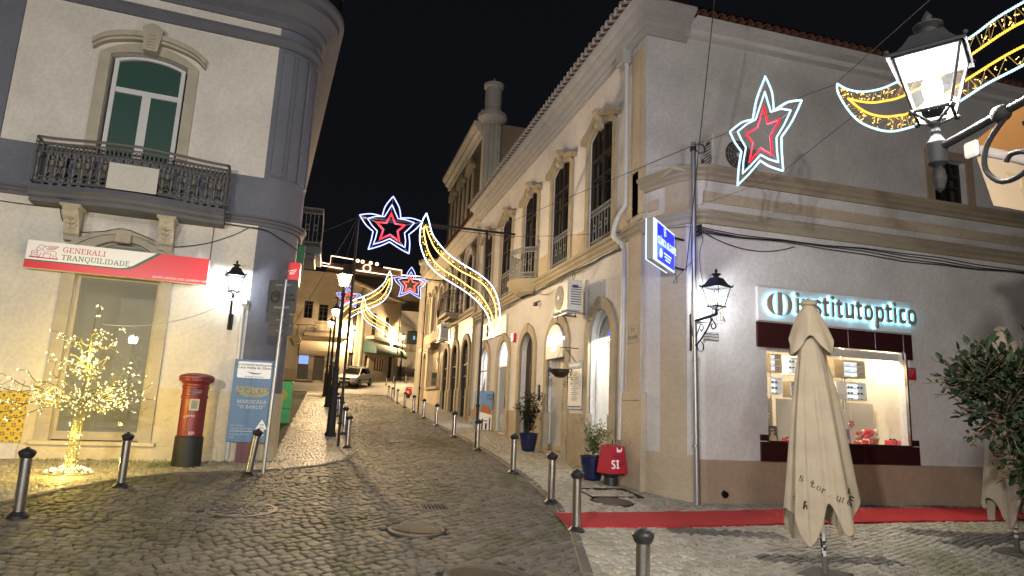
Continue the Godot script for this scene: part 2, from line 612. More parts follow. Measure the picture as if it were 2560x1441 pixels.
	mat("canvas", lin(0.50, 0.43, 0.325), 0.9, {"tex": "weave", "scale": 7.0, "nrm": "trowel", "ns": 0.3, "det": "stain", "dscale": 0.8, "rim": 0.1})
	mat("carpet", lin(0.72, 0.028, 0.04), 0.98, {"tex": "grain", "nrm": "rough", "ns": 0.6, "scale": 6.0})
	mat("leaf", lin(0.020, 0.042, 0.020), 0.6, {"spec": 0.35, "vc": true, "back": Color(0.06, 0.1, 0.03)})
	mat("bright_leaf", lin(0.09, 0.16, 0.035), 0.45, {"vc": true, "back": Color(0.1, 0.16, 0.04)})
	mat("stem", lin(0.14, 0.09, 0.055), 0.8)
	mat("blue_pot", lin(0.010, 0.014, 0.055), 0.12)
	mat("soil", lin(0.03, 0.022, 0.015), 0.95)
	mat("bin_red", lin(0.42, 0.018, 0.04), 0.4, {"tex": "mott", "scale": 3.0})
	mat("cabinet_green", lin(0.02, 0.26, 0.10), 0.5, {"tex": "mott", "scale": 2.0})
	mat("cabinet_blue", lin(0.16, 0.30, 0.52), 0.5, {"tex": "mott", "scale": 2.0})
	mat("car_paint", lin(0.66, 0.66, 0.66), 0.2, {"spec": 0.7})
	mat("orange_print", lin(0.42, 0.14, 0.03), 0.5)
	mat("manhole_iron", lin(0.12, 0.11, 0.095), 0.5, {"metal": 0.3, "tex": "grain", "nrm": "rough", "ns": 0.7, "scale": 3.0})
	# things that give off light
	mat("led_white", Color(0.15, 0.15, 0.15), 0.5, {"emit": Color(0.80, 0.92, 1.0), "e": 3.2})
	mat("led_bluish", Color(0.15, 0.15, 0.15), 0.5, {"emit": Color(0.62, 0.66, 1.0), "e": 2.6})
	mat("led_cyan", Color(0.15, 0.15, 0.15), 0.5, {"emit": Color(0.74, 0.93, 1.0), "e": 1.5})
	mat("led_gold", Color(0.15, 0.15, 0.15), 0.5, {"emit": Color(1.0, 0.76, 0.24), "e": 1.7})
	mat("led_warm", Color(0.15, 0.15, 0.15), 0.5, {"emit": Color(1.0, 0.80, 0.40), "e": 3.2})
	mat("led_pink", Color(0.15, 0.15, 0.15), 0.5, {"emit": Color(1.0, 0.035, 0.17), "e": 1.2})
	mat("led_orange", Color(0.15, 0.15, 0.15), 0.5, {"emit": Color(1.0, 0.28, 0.10), "e": 2.4})
	mat("led_outline", Color(0.15, 0.15, 0.15), 0.5, {"emit": Color(1.0, 0.80, 0.66), "e": 4.0})
	mat("tree_led", Color(0.15, 0.15, 0.15), 0.5, {"emit": Color(1.0, 0.95, 0.70), "e": 6.0})
	mat("tree_wire", lin(0.14, 0.135, 0.06), 0.6)
	mat("gold_wire", lin(0.32, 0.22, 0.06), 0.4, {"metal": 0.6})
	mat("lightbox_blue", lin(0.02, 0.04, 0.4), 0.3, {"emit": Color(0.03, 0.06, 0.88), "e": 1.1})
	mat("lightbox_white", Color(0.15, 0.15, 0.15), 0.4, {"emit": Color(0.78, 0.88, 1.0), "e": 1.5})
	mat("sign_glow_blue", lin(0.02, 0.06, 0.4), 0.3, {"emit": Color(0.05, 0.22, 0.95), "e": 1.6})
	mat("halo_led", Color(0.15, 0.15, 0.15), 0.5, {"emit": Color(0.45, 0.85, 1.0), "e": 9.0})
	mat("letter_bronze", lin(0.44, 0.33, 0.26), 0.4, {"metal": 0.3})
	mat("shop_light", Color(1, 1, 1), 0.5, {"emit": Color(1.0, 0.93, 0.80), "e": 5.0})
	mat("lit_panel", Color(0.15, 0.15, 0.15), 0.5, {"emit": Color(0.95, 0.98, 1.0), "e": 0.95})
	mat("lit_cool", Color(0.15, 0.15, 0.15), 0.5, {"emit": Color(0.72, 0.82, 1.0), "e": 1.5})
	mat("screen_blue", Color(0.15, 0.15, 0.15), 0.5, {"emit": Color(0.55, 0.68, 1.0), "e": 0.9})

var stone_seen := []
func in_poly(p: Vector2, poly: PackedVector2Array) -> bool:
	return Geometry2D.is_point_in_polygon(p, poly)

# lays jittered stones over a polygon (x, d); returns stones as [distance, corners, colour]
func lay(poly: PackedVector2Array, ang: float, sx: float, sy: float, gap: float, seed_: int, tone: Callable, holes: Array, wavy := 0.0) -> Array:
	var r := RandomNumberGenerator.new()
	r.seed = seed_
	var e := Vector2(cos(ang), sin(ang))
	var f := Vector2(-sin(ang), cos(ang))
	var lo := Vector2(1e9, 1e9)
	var hi := Vector2(-1e9, -1e9)
	for p in poly:
		var q := Vector2(p.dot(e), p.dot(f))
		lo = lo.min(q)
		hi = hi.max(q)
	var out := []
	var v := lo.y
	var row := 0
	while v < hi.y:
		var hgt := sy * r.randf_range(0.9, 1.12)
		var u := lo.x + r.randf() * sx
		while u < hi.x:
			var w := sx * r.randf_range(0.75, 1.3)
			var wv := wavy * sin(u * 1.7 + v * 0.35) + wavy * 0.6 * sin(u * 4.1 + 1.0)
			var c := e * (u + w / 2) + f * (v + hgt / 2 + wv)
			if in_poly(c, poly):
				var ok := true
				for h in holes:
					if h.size() == 3:
						if c.distance_to(Vector2(h[0], h[1])) < h[2] + 0.045:
							ok = false
					elif c.x > h[0] and c.x < h[1] and c.y > h[2] and c.y < h[3]:
						ok = false
				if ok:
					var cs := []
					var j := minf(sx, sy) * 0.10
					var tw := r.randf_range(-0.07, 0.07)
					for q in [Vector2(-1, -1), Vector2(1, -1), Vector2(1, 1), Vector2(-1, 1)]:
						var hx := (w - gap) / 2
						var hy := (hgt - gap) / 2
						var l := Vector2(q.x * hx + r.randf_range(-j, j), q.y * hy + r.randf_range(-j, j)).rotated(tw)
						cs.append(c + e * l.x + f * l.y)
					out.append([c.length(), cs, tone.call(c, r), r.randf_range(-0.008, 0.007), r.randf_range(-0.06, 0.06), r.randf_range(-0.06, 0.06), c])
			u += w
		v += hgt
		row += 1
	return out

func stone_into(mb: MB, s: Array, fine: bool, h: float) -> void:
	var cs: Array = s[1]
	var c: Vector2 = s[6]
	var i0 := mb.v.size()
	var rings := [[1.0, -0.035, 0.95], [0.985, -0.004, 0.62], [0.80, 0.004, 0.12]] if fine else [[1.0, -0.03, 0.9], [0.88, 0.002, 0.25]]
	for rg in rings:
		for k in 4:
			var p: Vector2 = c + (cs[k] - c) * rg[0]
			var l: Vector2 = p - c
			var y: float = gy(-p.y) + h + s[3] + rg[1] + l.x * s[4] + l.y * s[5]
			mb.v.append(Vector3(p.x, y, -p.y))
			var o := Vector3(l.x, 0, -l.y).normalized()
			mb.n.append((o * rg[2] + Vector3(0, 1.0 - rg[2] * 0.55, 0)).normalized())
			mb.c.append(s[2])
			mb.uv.append(Vector2.ZERO)
	var m := rings.size()
	for q in m - 1:
		for k in 4:
			var a := i0 + q * 4 + k
			var b := i0 + q * 4 + (k + 1) % 4
			for t in [a, a + 4, b, b, a + 4, b + 4]:
				mb.ix.append(t)
	var z := i0 + (m - 1) * 4
	for t in [z, z + 2, z + 1, z, z + 3, z + 2]:
		mb.ix.append(t)

func in_view(c: Vector2) -> bool:
	var t := atan2(c.x, c.y)
	var d := c.length()
	return d > 5.6 and t > -0.42 and t < 0.98

func pave(stones: Array, parent: Node3D, called: String, mass: String, m: Material, single: int, h: float) -> void:
	var near := []
	for s in stones:
		if in_view(s[6]):
			near.append(s)
	near.sort_custom(func(a, b): return a[0] < b[0])
	var pick := {}
	for i in mini(single, near.size()):
		pick[near[i]] = true
		var mb := MB.new()
		stone_into(mb, near[i], true, h)
		part(mb, called, m, parent)
	var all := MB.new()
	for i in stones.size():
		var s: Array = stones[i]
		if not (single > 0 and s[0] < 12.0 and pick.has(s)):
			stone_into(all, s, s[0] < 15.0, h)
	var o := part(all, mass, m, parent)
	o.set_meta("kind", "stuff")

var road_left := PackedVector2Array([Vector2(-9, 3), Vector2(-5.4, 6.2), Vector2(-4.1, 8.3), Vector2(-3.57, 9.58), Vector2(-3.27, 10.57), Vector2(-2.77, 11.42), Vector2(-2.19, 12.0), Vector2(-1.2, 12.35), Vector2(-0.58, 12.68), Vector2(0.09, 13.25), Vector2(0.55, 14.0), Vector2(0.8, 15.4), Vector2(0.77, 18.3), Vector2(0.72, 25), Vector2(0.62, 34), Vector2(0.5, 46)])
var road_right := PackedVector2Array([Vector2(1.7, 3), Vector2(2.2, 4.8), Vector2(2.65, 6.37), Vector2(3.13, 7.93), Vector2(3.54, 9.72), Vector2(3.8, 11.8), Vector2(3.9, 13.4), Vector2(4.0, 15.8), Vector2(4.06, 19.9), Vector2(4.0, 25), Vector2(4.05, 34), Vector2(4.3, 46)])

func ground() -> void:
	# bare hill under everything, out to the horizon
	var hill := structure("ground")
	var mb := MB.new()
	var ds := [-120.0, -60.0, -20.0, 0.0, 10.0, 20.0, 30.0, 40.0, 50.0, 60.0, 75.0, 110.0, 200.0]
	for i in ds.size() - 1:
		var z0: float = -ds[i]
		var z1: float = -ds[i + 1]
		for q in [[-200.0, -20.0], [-20.0, 20.0], [20.0, 200.0]]:
			mb.quads(Vector3(q[0], gy(z0) - 0.02, z0), Vector3(q[1], gy(z0) - 0.02, z0), Vector3(q[1], gy(z1) - 0.02, z1), Vector3(q[0], gy(z1) - 0.02, z1), Vector3.UP, Vector3.UP, Vector3.UP, Vector3.UP)
	part(mb, "soil", M.joint_soil, hill)
	var fn := FastNoiseLite.new()
	fn.seed = 4
	fn.frequency = 0.35
	fn.fractal_octaves = 3
	var fn2 := FastNoiseLite.new()
	fn2.seed = 8
	fn2.frequency = 1.4
	var covers := [[-0.84, 9.35, 0.44], [1.23, 8.26, 0.34], [1.65, 6.4, 0.42], [1.44, 1.86, 9.3, 9.78], [1.70, 2.18, 17.45, 17.95]]
	# road of granite setts
	var road := structure("road")
	var tone := func(c: Vector2, r: RandomNumberGenerator) -> Color:
		var k := r.randf_range(0.46, 0.92)
		if r.randf() < 0.15:
			k *= 1.45
		var col := Color(k, k * r.randf_range(0.95, 1.0), k * r.randf_range(0.86, 0.97))
		var g := clampf(fn.get_noise_2d(c.x * 2.0, c.y * 1.2) * 1.7 + fn2.get_noise_2d(c.x, c.y) * 0.5 + 0.05, 0.0, 1.0)
		return col.lerp(Color(0.34, 0.46, 0.16) * k, g * 0.75)
	var seam := PackedVector2Array([Vector2(0.62, 14.4), Vector2(-1.1, 8.0), Vector2(-2.6, 3.0)])
	var west := road_left.slice(0, 11)
	west.append_array(PackedVector2Array([Vector2(0.62, 14.4), Vector2(-1.1, 8.0), Vector2(-2.6, 3.0)]))
	var east := PackedVector2Array([Vector2(-2.6, 3.0), Vector2(-1.1, 8.0), Vector2(0.62, 14.4)])
	east.append_array(road_left.slice(11))
	var rr := road_right.duplicate()
	rr.reverse()
	east.append_array(rr)
	var st := lay(west, -0.30, 0.13, 0.108, 0.020, 11, tone, covers)
	st.append_array(lay(east, 0.62, 0.125, 0.118, 0.020, 12, tone, covers, 0.03))
	pave(st, road, "sett", "setts", M.sett, 300, 0.0)
	# pavements of small limestone blocks
	var pale := func(c: Vector2, r: RandomNumberGenerator) -> Color:
		var k := r.randf_range(0.68, 1.12)
		var col := Color(k, k * 0.985, k * r.randf_range(0.9, 0.97))
		var g := clampf(fn.get_noise_2d(c.x * 1.6 + 30.0, c.y) * 1.5 - 0.35, 0.0, 1.0)
		return col.lerp(Color(0.42, 0.50, 0.18) * k, g * 0.6)
	var plaza_tone := func(c: Vector2, r: RandomNumberGenerator) -> Color:
		var k := r.randf_range(0.66, 1.12)
		# dark basalt figures laid between the white stones
		var dark := false
		var t: float = c.x - 9.3
		if absf((c.y - 7.75) - 0.22 * (t - 1.0)) < 0.20 and t > -1.1 and t < 5:
			dark = true
		if absf((c.y - 7.7) + 0.30 * (t - 0.0)) < 0.22 and t > -1.1 and t < 4:
			dark = true
		if absf((c.y - 6.7) + 0.12 * (c.x - 6.0)) < 0.16 and c.x > 4.9 and c.x < 6.6:
			dark = true
		if absf(c.y - 7.95 + 0.25 * (c.x - 5.4)) < 0.2 and c.x > 4.5 and c.x < 6.0:
			dark = true
		if absf(c.y - 5.6) < 0.25 and c.x > 5.6 and c.x < 7.4:
			dark = true
		if c.y > 9.55 and c.x > 7.6 and fmod(c.x + c.y * 2.0, 1.5) < 0.7:
			dark = true
		if dark:
			return Color(0.24, 0.25, 0.28) * k
		var col := Color(k, k * 0.985, k * r.randf_range(0.9, 0.97))
		var g := clampf(fn.get_noise_2d(c.x * 1.6 + 30.0, c.y) * 1.5 - 0.3, 0.0, 1.0)
		return col.lerp(Color(0.42, 0.50, 0.18) * k, g * 0.6)
	var pr := structure("pavement_by_corner_house")
	var pp := road_right.duplicate()
	pp.append_array(PackedVector2Array([Vector2(5.9, 46), Vector2(5.66, 25), Vector2(5.60, 11.0), Vector2(6.0, 9.93), Vector2(15, 9.93), Vector2(15, 3)]))
	var s2 := lay(pp, 0.42, 0.085, 0.088, 0.014, 21, plaza_tone, [[4.35, 5.25, 10.35, 11.1], [4.57, 10.02, 0.33]], 0.02)
	pave(s2, pr, "paving_stone", "paving_stones", M.limestone, 300, 0.012)
	var pl := structure("pavement_by_insurance_office")
	var lp := road_left.duplicate()
	lp.append_array(PackedVector2Array([Vector2(-0.9, 46), Vector2(-0.80, 14.3), Vector2(-1.1, 13.75), Vector2(-1.5, 13.5), Vector2(-8.0, 12.95), Vector2(-9.5, 3)]))
	var s3 := lay(lp, -0.06, 0.082, 0.08, 0.014, 31, pale, [], 0.012)
	pave(s3, pl, "paving_stone", "paving_stones", M.limestone, 60, 0.012)
	# upper crossing, too far off to tell its stones apart
	var up := structure("upper_square")
	mb = MB.new()
	for q in [[46.0, 50.0], [50.0, 60.0], [60.0, 85.0]]:
		mb.quad(Vector3(-30, gy(-q[0]) + 0.004, -q[0]), Vector3(40, gy(-q[0]) + 0.004, -q[0]), Vector3(40, gy(-q[1]) + 0.004, -q[1]), Vector3(-30, gy(-q[1]) + 0.004, -q[1]), Vector3.UP)
	part(mb, "paving", mat("far_paving", lin(0.36, 0.345, 0.29), 0.6, {"tex": "grain", "nrm": "rough", "ns": 1.0, "scale": 1.2}), up)
	mb = MB.new()
	for k in 6:
		mb.box(Vector3(1.1 + k * 0.9, gy(-47.5) + 0.012, -47.5), Vector3(0.55, 0.012, 1.6), Basis(Vector3.RIGHT, 0.055))
	part(mb, "crossing_stripes", M.white_tile, up)
	# kerb stones along both sides of the road
	var kerb := structure("kerb")
	for side in [road_left, road_right]:
		var run := 0.0
		var pts: PackedVector2Array = side
		for i in pts.size() - 1:
			var a: Vector2 = pts[i]
			var b: Vector2 = pts[i + 1]
			var L := a.distance_to(b)
			var nst := maxi(1, int(round(L / 0.62)))
			for k in nst:
				var p := a.lerp(b, (k + 0.5) / nst)
				if p.y < 5.5 or p.y > 34:
					continue
				var q := (b - a).normalized()
				var bs := Basis(Vector3(q.x, 0.055 * q.y, -q.y).normalized(), Vector3.UP, Vector3(q.y, 0, q.x))
				mb = MB.new()
				mb.bbox(Vector3(p.x, gy(-p.y) - 0.035 + rng.randf_range(-0.003, 0.004), -p.y), Vector3(L / nst - 0.02, 0.11, 0.12), 0.014, bs)
				part(mb, "kerb_stone", M.granite_kerb, kerb)
	# iron covers and gratings
	var labels := ["round iron manhole cover among the setts before the leaning bollard", "round ribbed iron cover in the road below the square drain", "round iron cover in the road near the bollards beside the red carpet"]
	var cv := [[-0.84, 9.35, 0.44], [1.23, 8.26, 0.34], [1.65, 6.4, 0.42]]
	for i in 3:
		var z: float = -cv[i][1]
		var o := Vector3(cv[i][0], gy(z), z)
		var t := thing("manhole_cover", labels[i], "manhole cover", o, 0.0, "iron covers in the road")
		var xf := Transform3D(Basis(Vector3.RIGHT, 0.055), o)
		mb = MB.new()
		var R: float = cv[i][2]
		mb.lathe([Vector2(R, -0.03), Vector2(R, 0.0), Vector2(R * 0.99, 0.008), Vector2(R * 0.86, 0.008), Vector2(R * 0.85, -0.004)], 40, xf)
		part(mb, "rim", M.manhole_iron, t)
		mb = MB.new()
		mb.lathe([Vector2(R * 0.84, -0.02), Vector2(R * 0.84, 0.003), Vector2(0, 0.003)], 40, xf)
		if i == 0:
			var r0 := RandomNumberGenerator.new()
			r0.seed = 5
			for k in 130:
				var an := r0.randf() * TAU
				var rr2 := sqrt(r0.randf()) * R * 0.76
				mb.box(xf * Vector3(cos(an) * rr2, 0.006, sin(an) * rr2), Vector3(0.075, 0.012, 0.016), xf.basis * Basis(Vector3.UP, r0.randf() * TAU))
		else:
			for k in 17:
				var xx := -R * 0.76 + k * R * 0.095
				var hw := sqrt(maxf(0.0, R * R * 0.6 - xx * xx))
				mb.box(xf * Vector3(xx, 0.006, 0), Vector3(0.016, 0.012, hw * 2), xf.basis * Basis(Vector3.UP, 0.5))
		part(mb, "lid", M.manhole_iron, t)
	var gl := ["square iron street drain above the ribbed round cover", "small iron street drain farther up the road between bollards"]
	var gr := [[1.65, 9.54], [1.94, 17.7]]
	for i in 2:
		var o := Vector3(gr[i][0], gy(-gr[i][1]), -gr[i][1])
		var t := thing("street_drain", gl[i], "drain", o, 0.0, "iron street drains")
		var xf := Transform3D(Basis(Vector3.RIGHT, 0.055), o)
		mb = MB.new()
		for s in [-1, 1]:
			mb.box(xf * Vector3(s * 0.20, -0.01, 0), Vector3(0.05, 0.05, 0.48), xf.basis)
			mb.box(xf * Vector3(0, -0.01, s * 0.215), Vector3(0.35, 0.05, 0.05), xf.basis)
		part(mb, "frame", M.granite_kerb, t)
		mb = MB.new()
		for k in 7:
			mb.box(xf * Vector3(-0.15 + k * 0.05, -0.002, 0), Vector3(0.018, 0.03, 0.38), xf.basis)
		for k in 3:
			mb.box(xf * Vector3(0, -0.004, -0.1 + k * 0.1), Vector3(0.35, 0.026, 0.014), xf.basis)
		part(mb, "bar_grid", M.iron, t)
		mb = MB.new()
		mb.box(xf * Vector3(0, -0.10, 0), Vector3(0.35, 0.1, 0.38), xf.basis)
		part(mb, "pit", M.window_black, t)
	# paved-over inspection covers in the pavement
	var ic := thing("inspection_cover", "rectangular inspection cover filled with paving stones below the red bin", "cover", Vector3(4.8, gy(-10.7), -10.7))
	mb = MB.new()
	for s in [[4.35, 10.72, 0.03, 0.78], [5.25, 10.72, 0.03, 0.78], [4.8, 10.34, 0.93, 0.03], [4.8, 11.1, 0.93, 0.03]]:
		mb.box(Vector3(s[0], gy(-s[1]) + 0.012, -s[1]), Vector3(s[2], 0.03, s[3]), Basis(Vector3.RIGHT, 0.055))
	part(mb, "frame", M.iron, ic)
	var fill := lay(PackedVector2Array([Vector2(4.37, 10.37), Vector2(5.23, 10.37), Vector2(5.23, 11.08), Vector2(4.37, 11.08)]), 0.1, 0.1, 0.085, 0.012, 41, pale, [])
	for s in fill:
		mb = MB.new()
		stone_into(mb, s, true, 0.006)
		part(mb, "paving_stone", M.limestone, ic)
	var rc := thing("manhole_cover", "round dark iron cover beside the red carpet at the house corner", "manhole cover", Vector3(4.57, gy(-10.0), -10.0), 0.0, "iron covers in the road")
	mb = MB.new()
	var xr := Transform3D(Basis(Vector3.RIGHT, 0.055), Vector3(4.57, gy(-10.02) + 0.01, -10.02))
	mb.lathe([Vector2(0.31, -0.02), Vector2(0.31, 0.006), Vector2(0.27, 0.01), Vector2(0, 0.01)], 32, xr)
	part(mb, "lid", M.manhole_iron, rc)
	# red carpet
	var ct := thing("carpet", "long red carpet laid along the optician's wall", "carpet", Vector3(8, gy(-9.0), -9.0))
	mb = MB.new()
	var n := 150
	var prev := []
	for i in n + 1:
		var x := 3.2 + 9.3 * i / n
		var t := float(i) / n
		var d0 := 8.26 + 0.42 * smoothstep(0.0, 1.0, t) + 0.02 * sin(x * 2.3)
		var d1 := 9.0 + 0.62 * smoothstep(-0.2, 0.9, t) + 0.015 * sin(x * 1.7 + 1)
		var ra := 0.005 + 0.012 * pow(absf(sin(x * 2.1 + sin(x * 5.0))), 6.0)
		var cur := [Vector3(x - 0.05, gy(-d0) + 0.026 + ra, -d0), Vector3(x, gy(-(d0 + d1) / 2) + 0.028 + 0.016 * pow(absf(sin(x * 1.7 + 2.0 * sin(x * 0.9))), 8.0), -(d0 + d1) / 2), Vector3(x + 0.06, gy(-d1) + 0.026 + ra, -d1)]
		if i > 0:
			for k in 2:
				var nn: Vector3 = (cur[k] - prev[k]).cross(cur[k + 1] - prev[k]).normalized()
				mb.quad(prev[k], cur[k], cur[k + 1], prev[k + 1], nn if nn.y > 0 else -nn)
			mb.quad(prev[0], cur[0], cur[0] - Vector3(0, 0.03, 0), prev[0] - Vector3(0, 0.03, 0), Vector3(0, 0, 1))
		prev = cur
	part(mb, "pile", M.carpet, ct)

# a street lantern: tapered glass box with flared roof; base = centre of its lower rim
func lantern(parent: Node3D, base: Vector3, s: float, turn: float, col: Color, e: float, warm := false, glass := "lamp_glass", bulb_r := 0.05) -> void:
	var xf := Transform3D(Basis(Vector3.UP, turn).scaled(Vector3(s, s, s)), base)
	var b := 0.095
	var t := 0.17
	var h := 0.34
	var mb := MB.new()
	var q := func(w: float, y: float, i: int) -> Vector3:
		return xf * Vector3(w * [1, -1, -1, 1][i % 4], y, w * [1, 1, -1, -1][i % 4])
	for i in 4:
		mb.tube([q.call(b, 0.0, i), q.call(t, h, i)], 0.009 * s, 5)
		mb.tube([q.call(b, 0.0, i), q.call(b, 0.0, i + 1)], 0.011 * s, 5)
		mb.tube([q.call(t, h, i), q.call(t, h, i + 1)], 0.012 * s, 5)
		mb.tube([q.call(b, -0.005, i), xf * Vector3(0, -0.075, 0)], 0.010 * s, 5)
		mb.ball(q.call(b * 1.1, -0.01, i), Vector3.ONE * 0.018 * s, 6, 4)
	mb.lathe([Vector2(0, -0.17), Vector2(0.022, -0.15), Vector2(0.03, -0.12), Vector2(0.02, -0.09), Vector2(0.035, -0.07), Vector2(0.02, -0.05), Vector2(0, -0.045)], 10, xf)
	mb.quad(q.call(0.062, 0.002, 0), q.call(0.062, 0.002, 1), q.call(0.062, 0.002, 2), q.call(0.062, 0.002, 3), Vector3.UP)
	part(mb, "frame", M.lamp_iron, parent)
	mb = MB.new()
	var pr := [[0.205, h - 0.005], [0.205, h + 0.012], [0.15, h + 0.05], [0.118, h + 0.10], [0.088, h + 0.16], [0.055, h + 0.175]]
	for k in pr.size() - 1:
		for i in 4:
			var A: Vector3 = q.call(pr[k][0], pr[k][1], i)
			var B: Vector3 = q.call(pr[k][0], pr[k][1], i + 1)
			var C: Vector3 = q.call(pr[k + 1][0], pr[k + 1][1], i + 1)
			var D: Vector3 = q.call(pr[k + 1][0], pr[k + 1][1], i)
			var nn := (B - A).cross(D - A).normalized()
			if nn.dot((A + C) / 2 - xf.origin - Vector3(0, h * s, 0)) < 0:
				nn = -nn
			mb.quad(A, B, C, D, nn)
	mb.lathe([Vector2(0.05, h + 0.16), Vector2(0.05, h + 0.21), Vector2(0.085, h + 0.23), Vector2(0.085, h + 0.24), Vector2(0.03, h + 0.255), Vector2(0.018, h + 0.27), Vector2(0.03, h + 0.295), Vector2(0.02, h + 0.315), Vector2(0.0, h + 0.345)], 10, xf)
	for i in 4:
		mb.ball(q.call(0.2, h + 0.03, i), Vector3.ONE * 0.016 * s, 6, 4)
	mb.quad(q.call(0.165, h + 0.004, 0), q.call(0.165, h + 0.004, 1), q.call(0.165, h + 0.004, 2), q.call(0.165, h + 0.004, 3), Vector3.DOWN)
	part(mb, "roof", M.lamp_iron, parent)
	for i in 4:
		mb = MB.new()
		var A: Vector3 = q.call(b * 0.97, 0.008, i)
		var B: Vector3 = q.call(b * 0.97, 0.008, i + 1)
		var C: Vector3 = q.call(t * 0.97, h - 0.006, i + 1)
		var D: Vector3 = q.call(t * 0.97, h - 0.006, i)
		var nn := (B - A).cross(D - A).normalized()
		mb.quad(A, B, C, D, nn)
		part(mb, "glass_pane", M[glass], parent)
	mb = MB.new()
	mb.ball(xf * Vector3(0, h * 0.48, 0), Vector3(bulb_r, bulb_r * 1.7, bulb_r) * s, 10, 8)
	part(mb, "bulb", M.warm_bulb if warm else M.bulb, parent)
	lamp(parent, xf * Vector3(0, h * 0.48, 0), col, e, bulb_r * s)

func ring(mb: MB, xf: Transform3D, ctr: Vector2, rx: float, ry: float, w: float, seg := 9, a0 := 0.0, a1 := TAU) -> void:
	var p := []
	var closed := a1 - a0 > TAU - 0.01
	for i in (seg if closed else seg + 1):
		var a := a0 + (a1 - a0) * i / seg
		p.append(xf * Vector3(ctr.x + rx * cos(a), ctr.y + ry * sin(a), 0))
	mb.tube(p, w, 4, closed)

var FL := Transform3D(Basis(Vector3(0.9962, 0, -0.0872), Vector3.UP, Vector3(0.0872, 0, 0.9962)), Vector3(-2.5, 0, -13.4))

func left_path(u0 := -7.0, d1 := 31.0, u1 := 1.0) -> Array:
	var p := []
	p.append([FL * Vector3(u0, 0, 0), FL.basis.z])
	p.append([FL * Vector3(u1, 0, 0), FL.basis.z])
	if u1 < 1.0:
		return p
	p.append_array(left_corner())
	p.append([FL * Vector3(1.8, 0, 14.3 - d1), FL.basis.x])
	return p

func left_corner() -> Array:
	var p := []
	var c := FL * Vector3(1.0, 0, -0.8)
	var a0 := atan2(FL.basis.z.x, FL.basis.z.z)
	for i in range(0, 13):
		var a := a0 + PI / 2 * i / 12.0
		var n := Vector3(sin(a), 0, cos(a))
		p.append([c + n * 0.8, n])
	return p

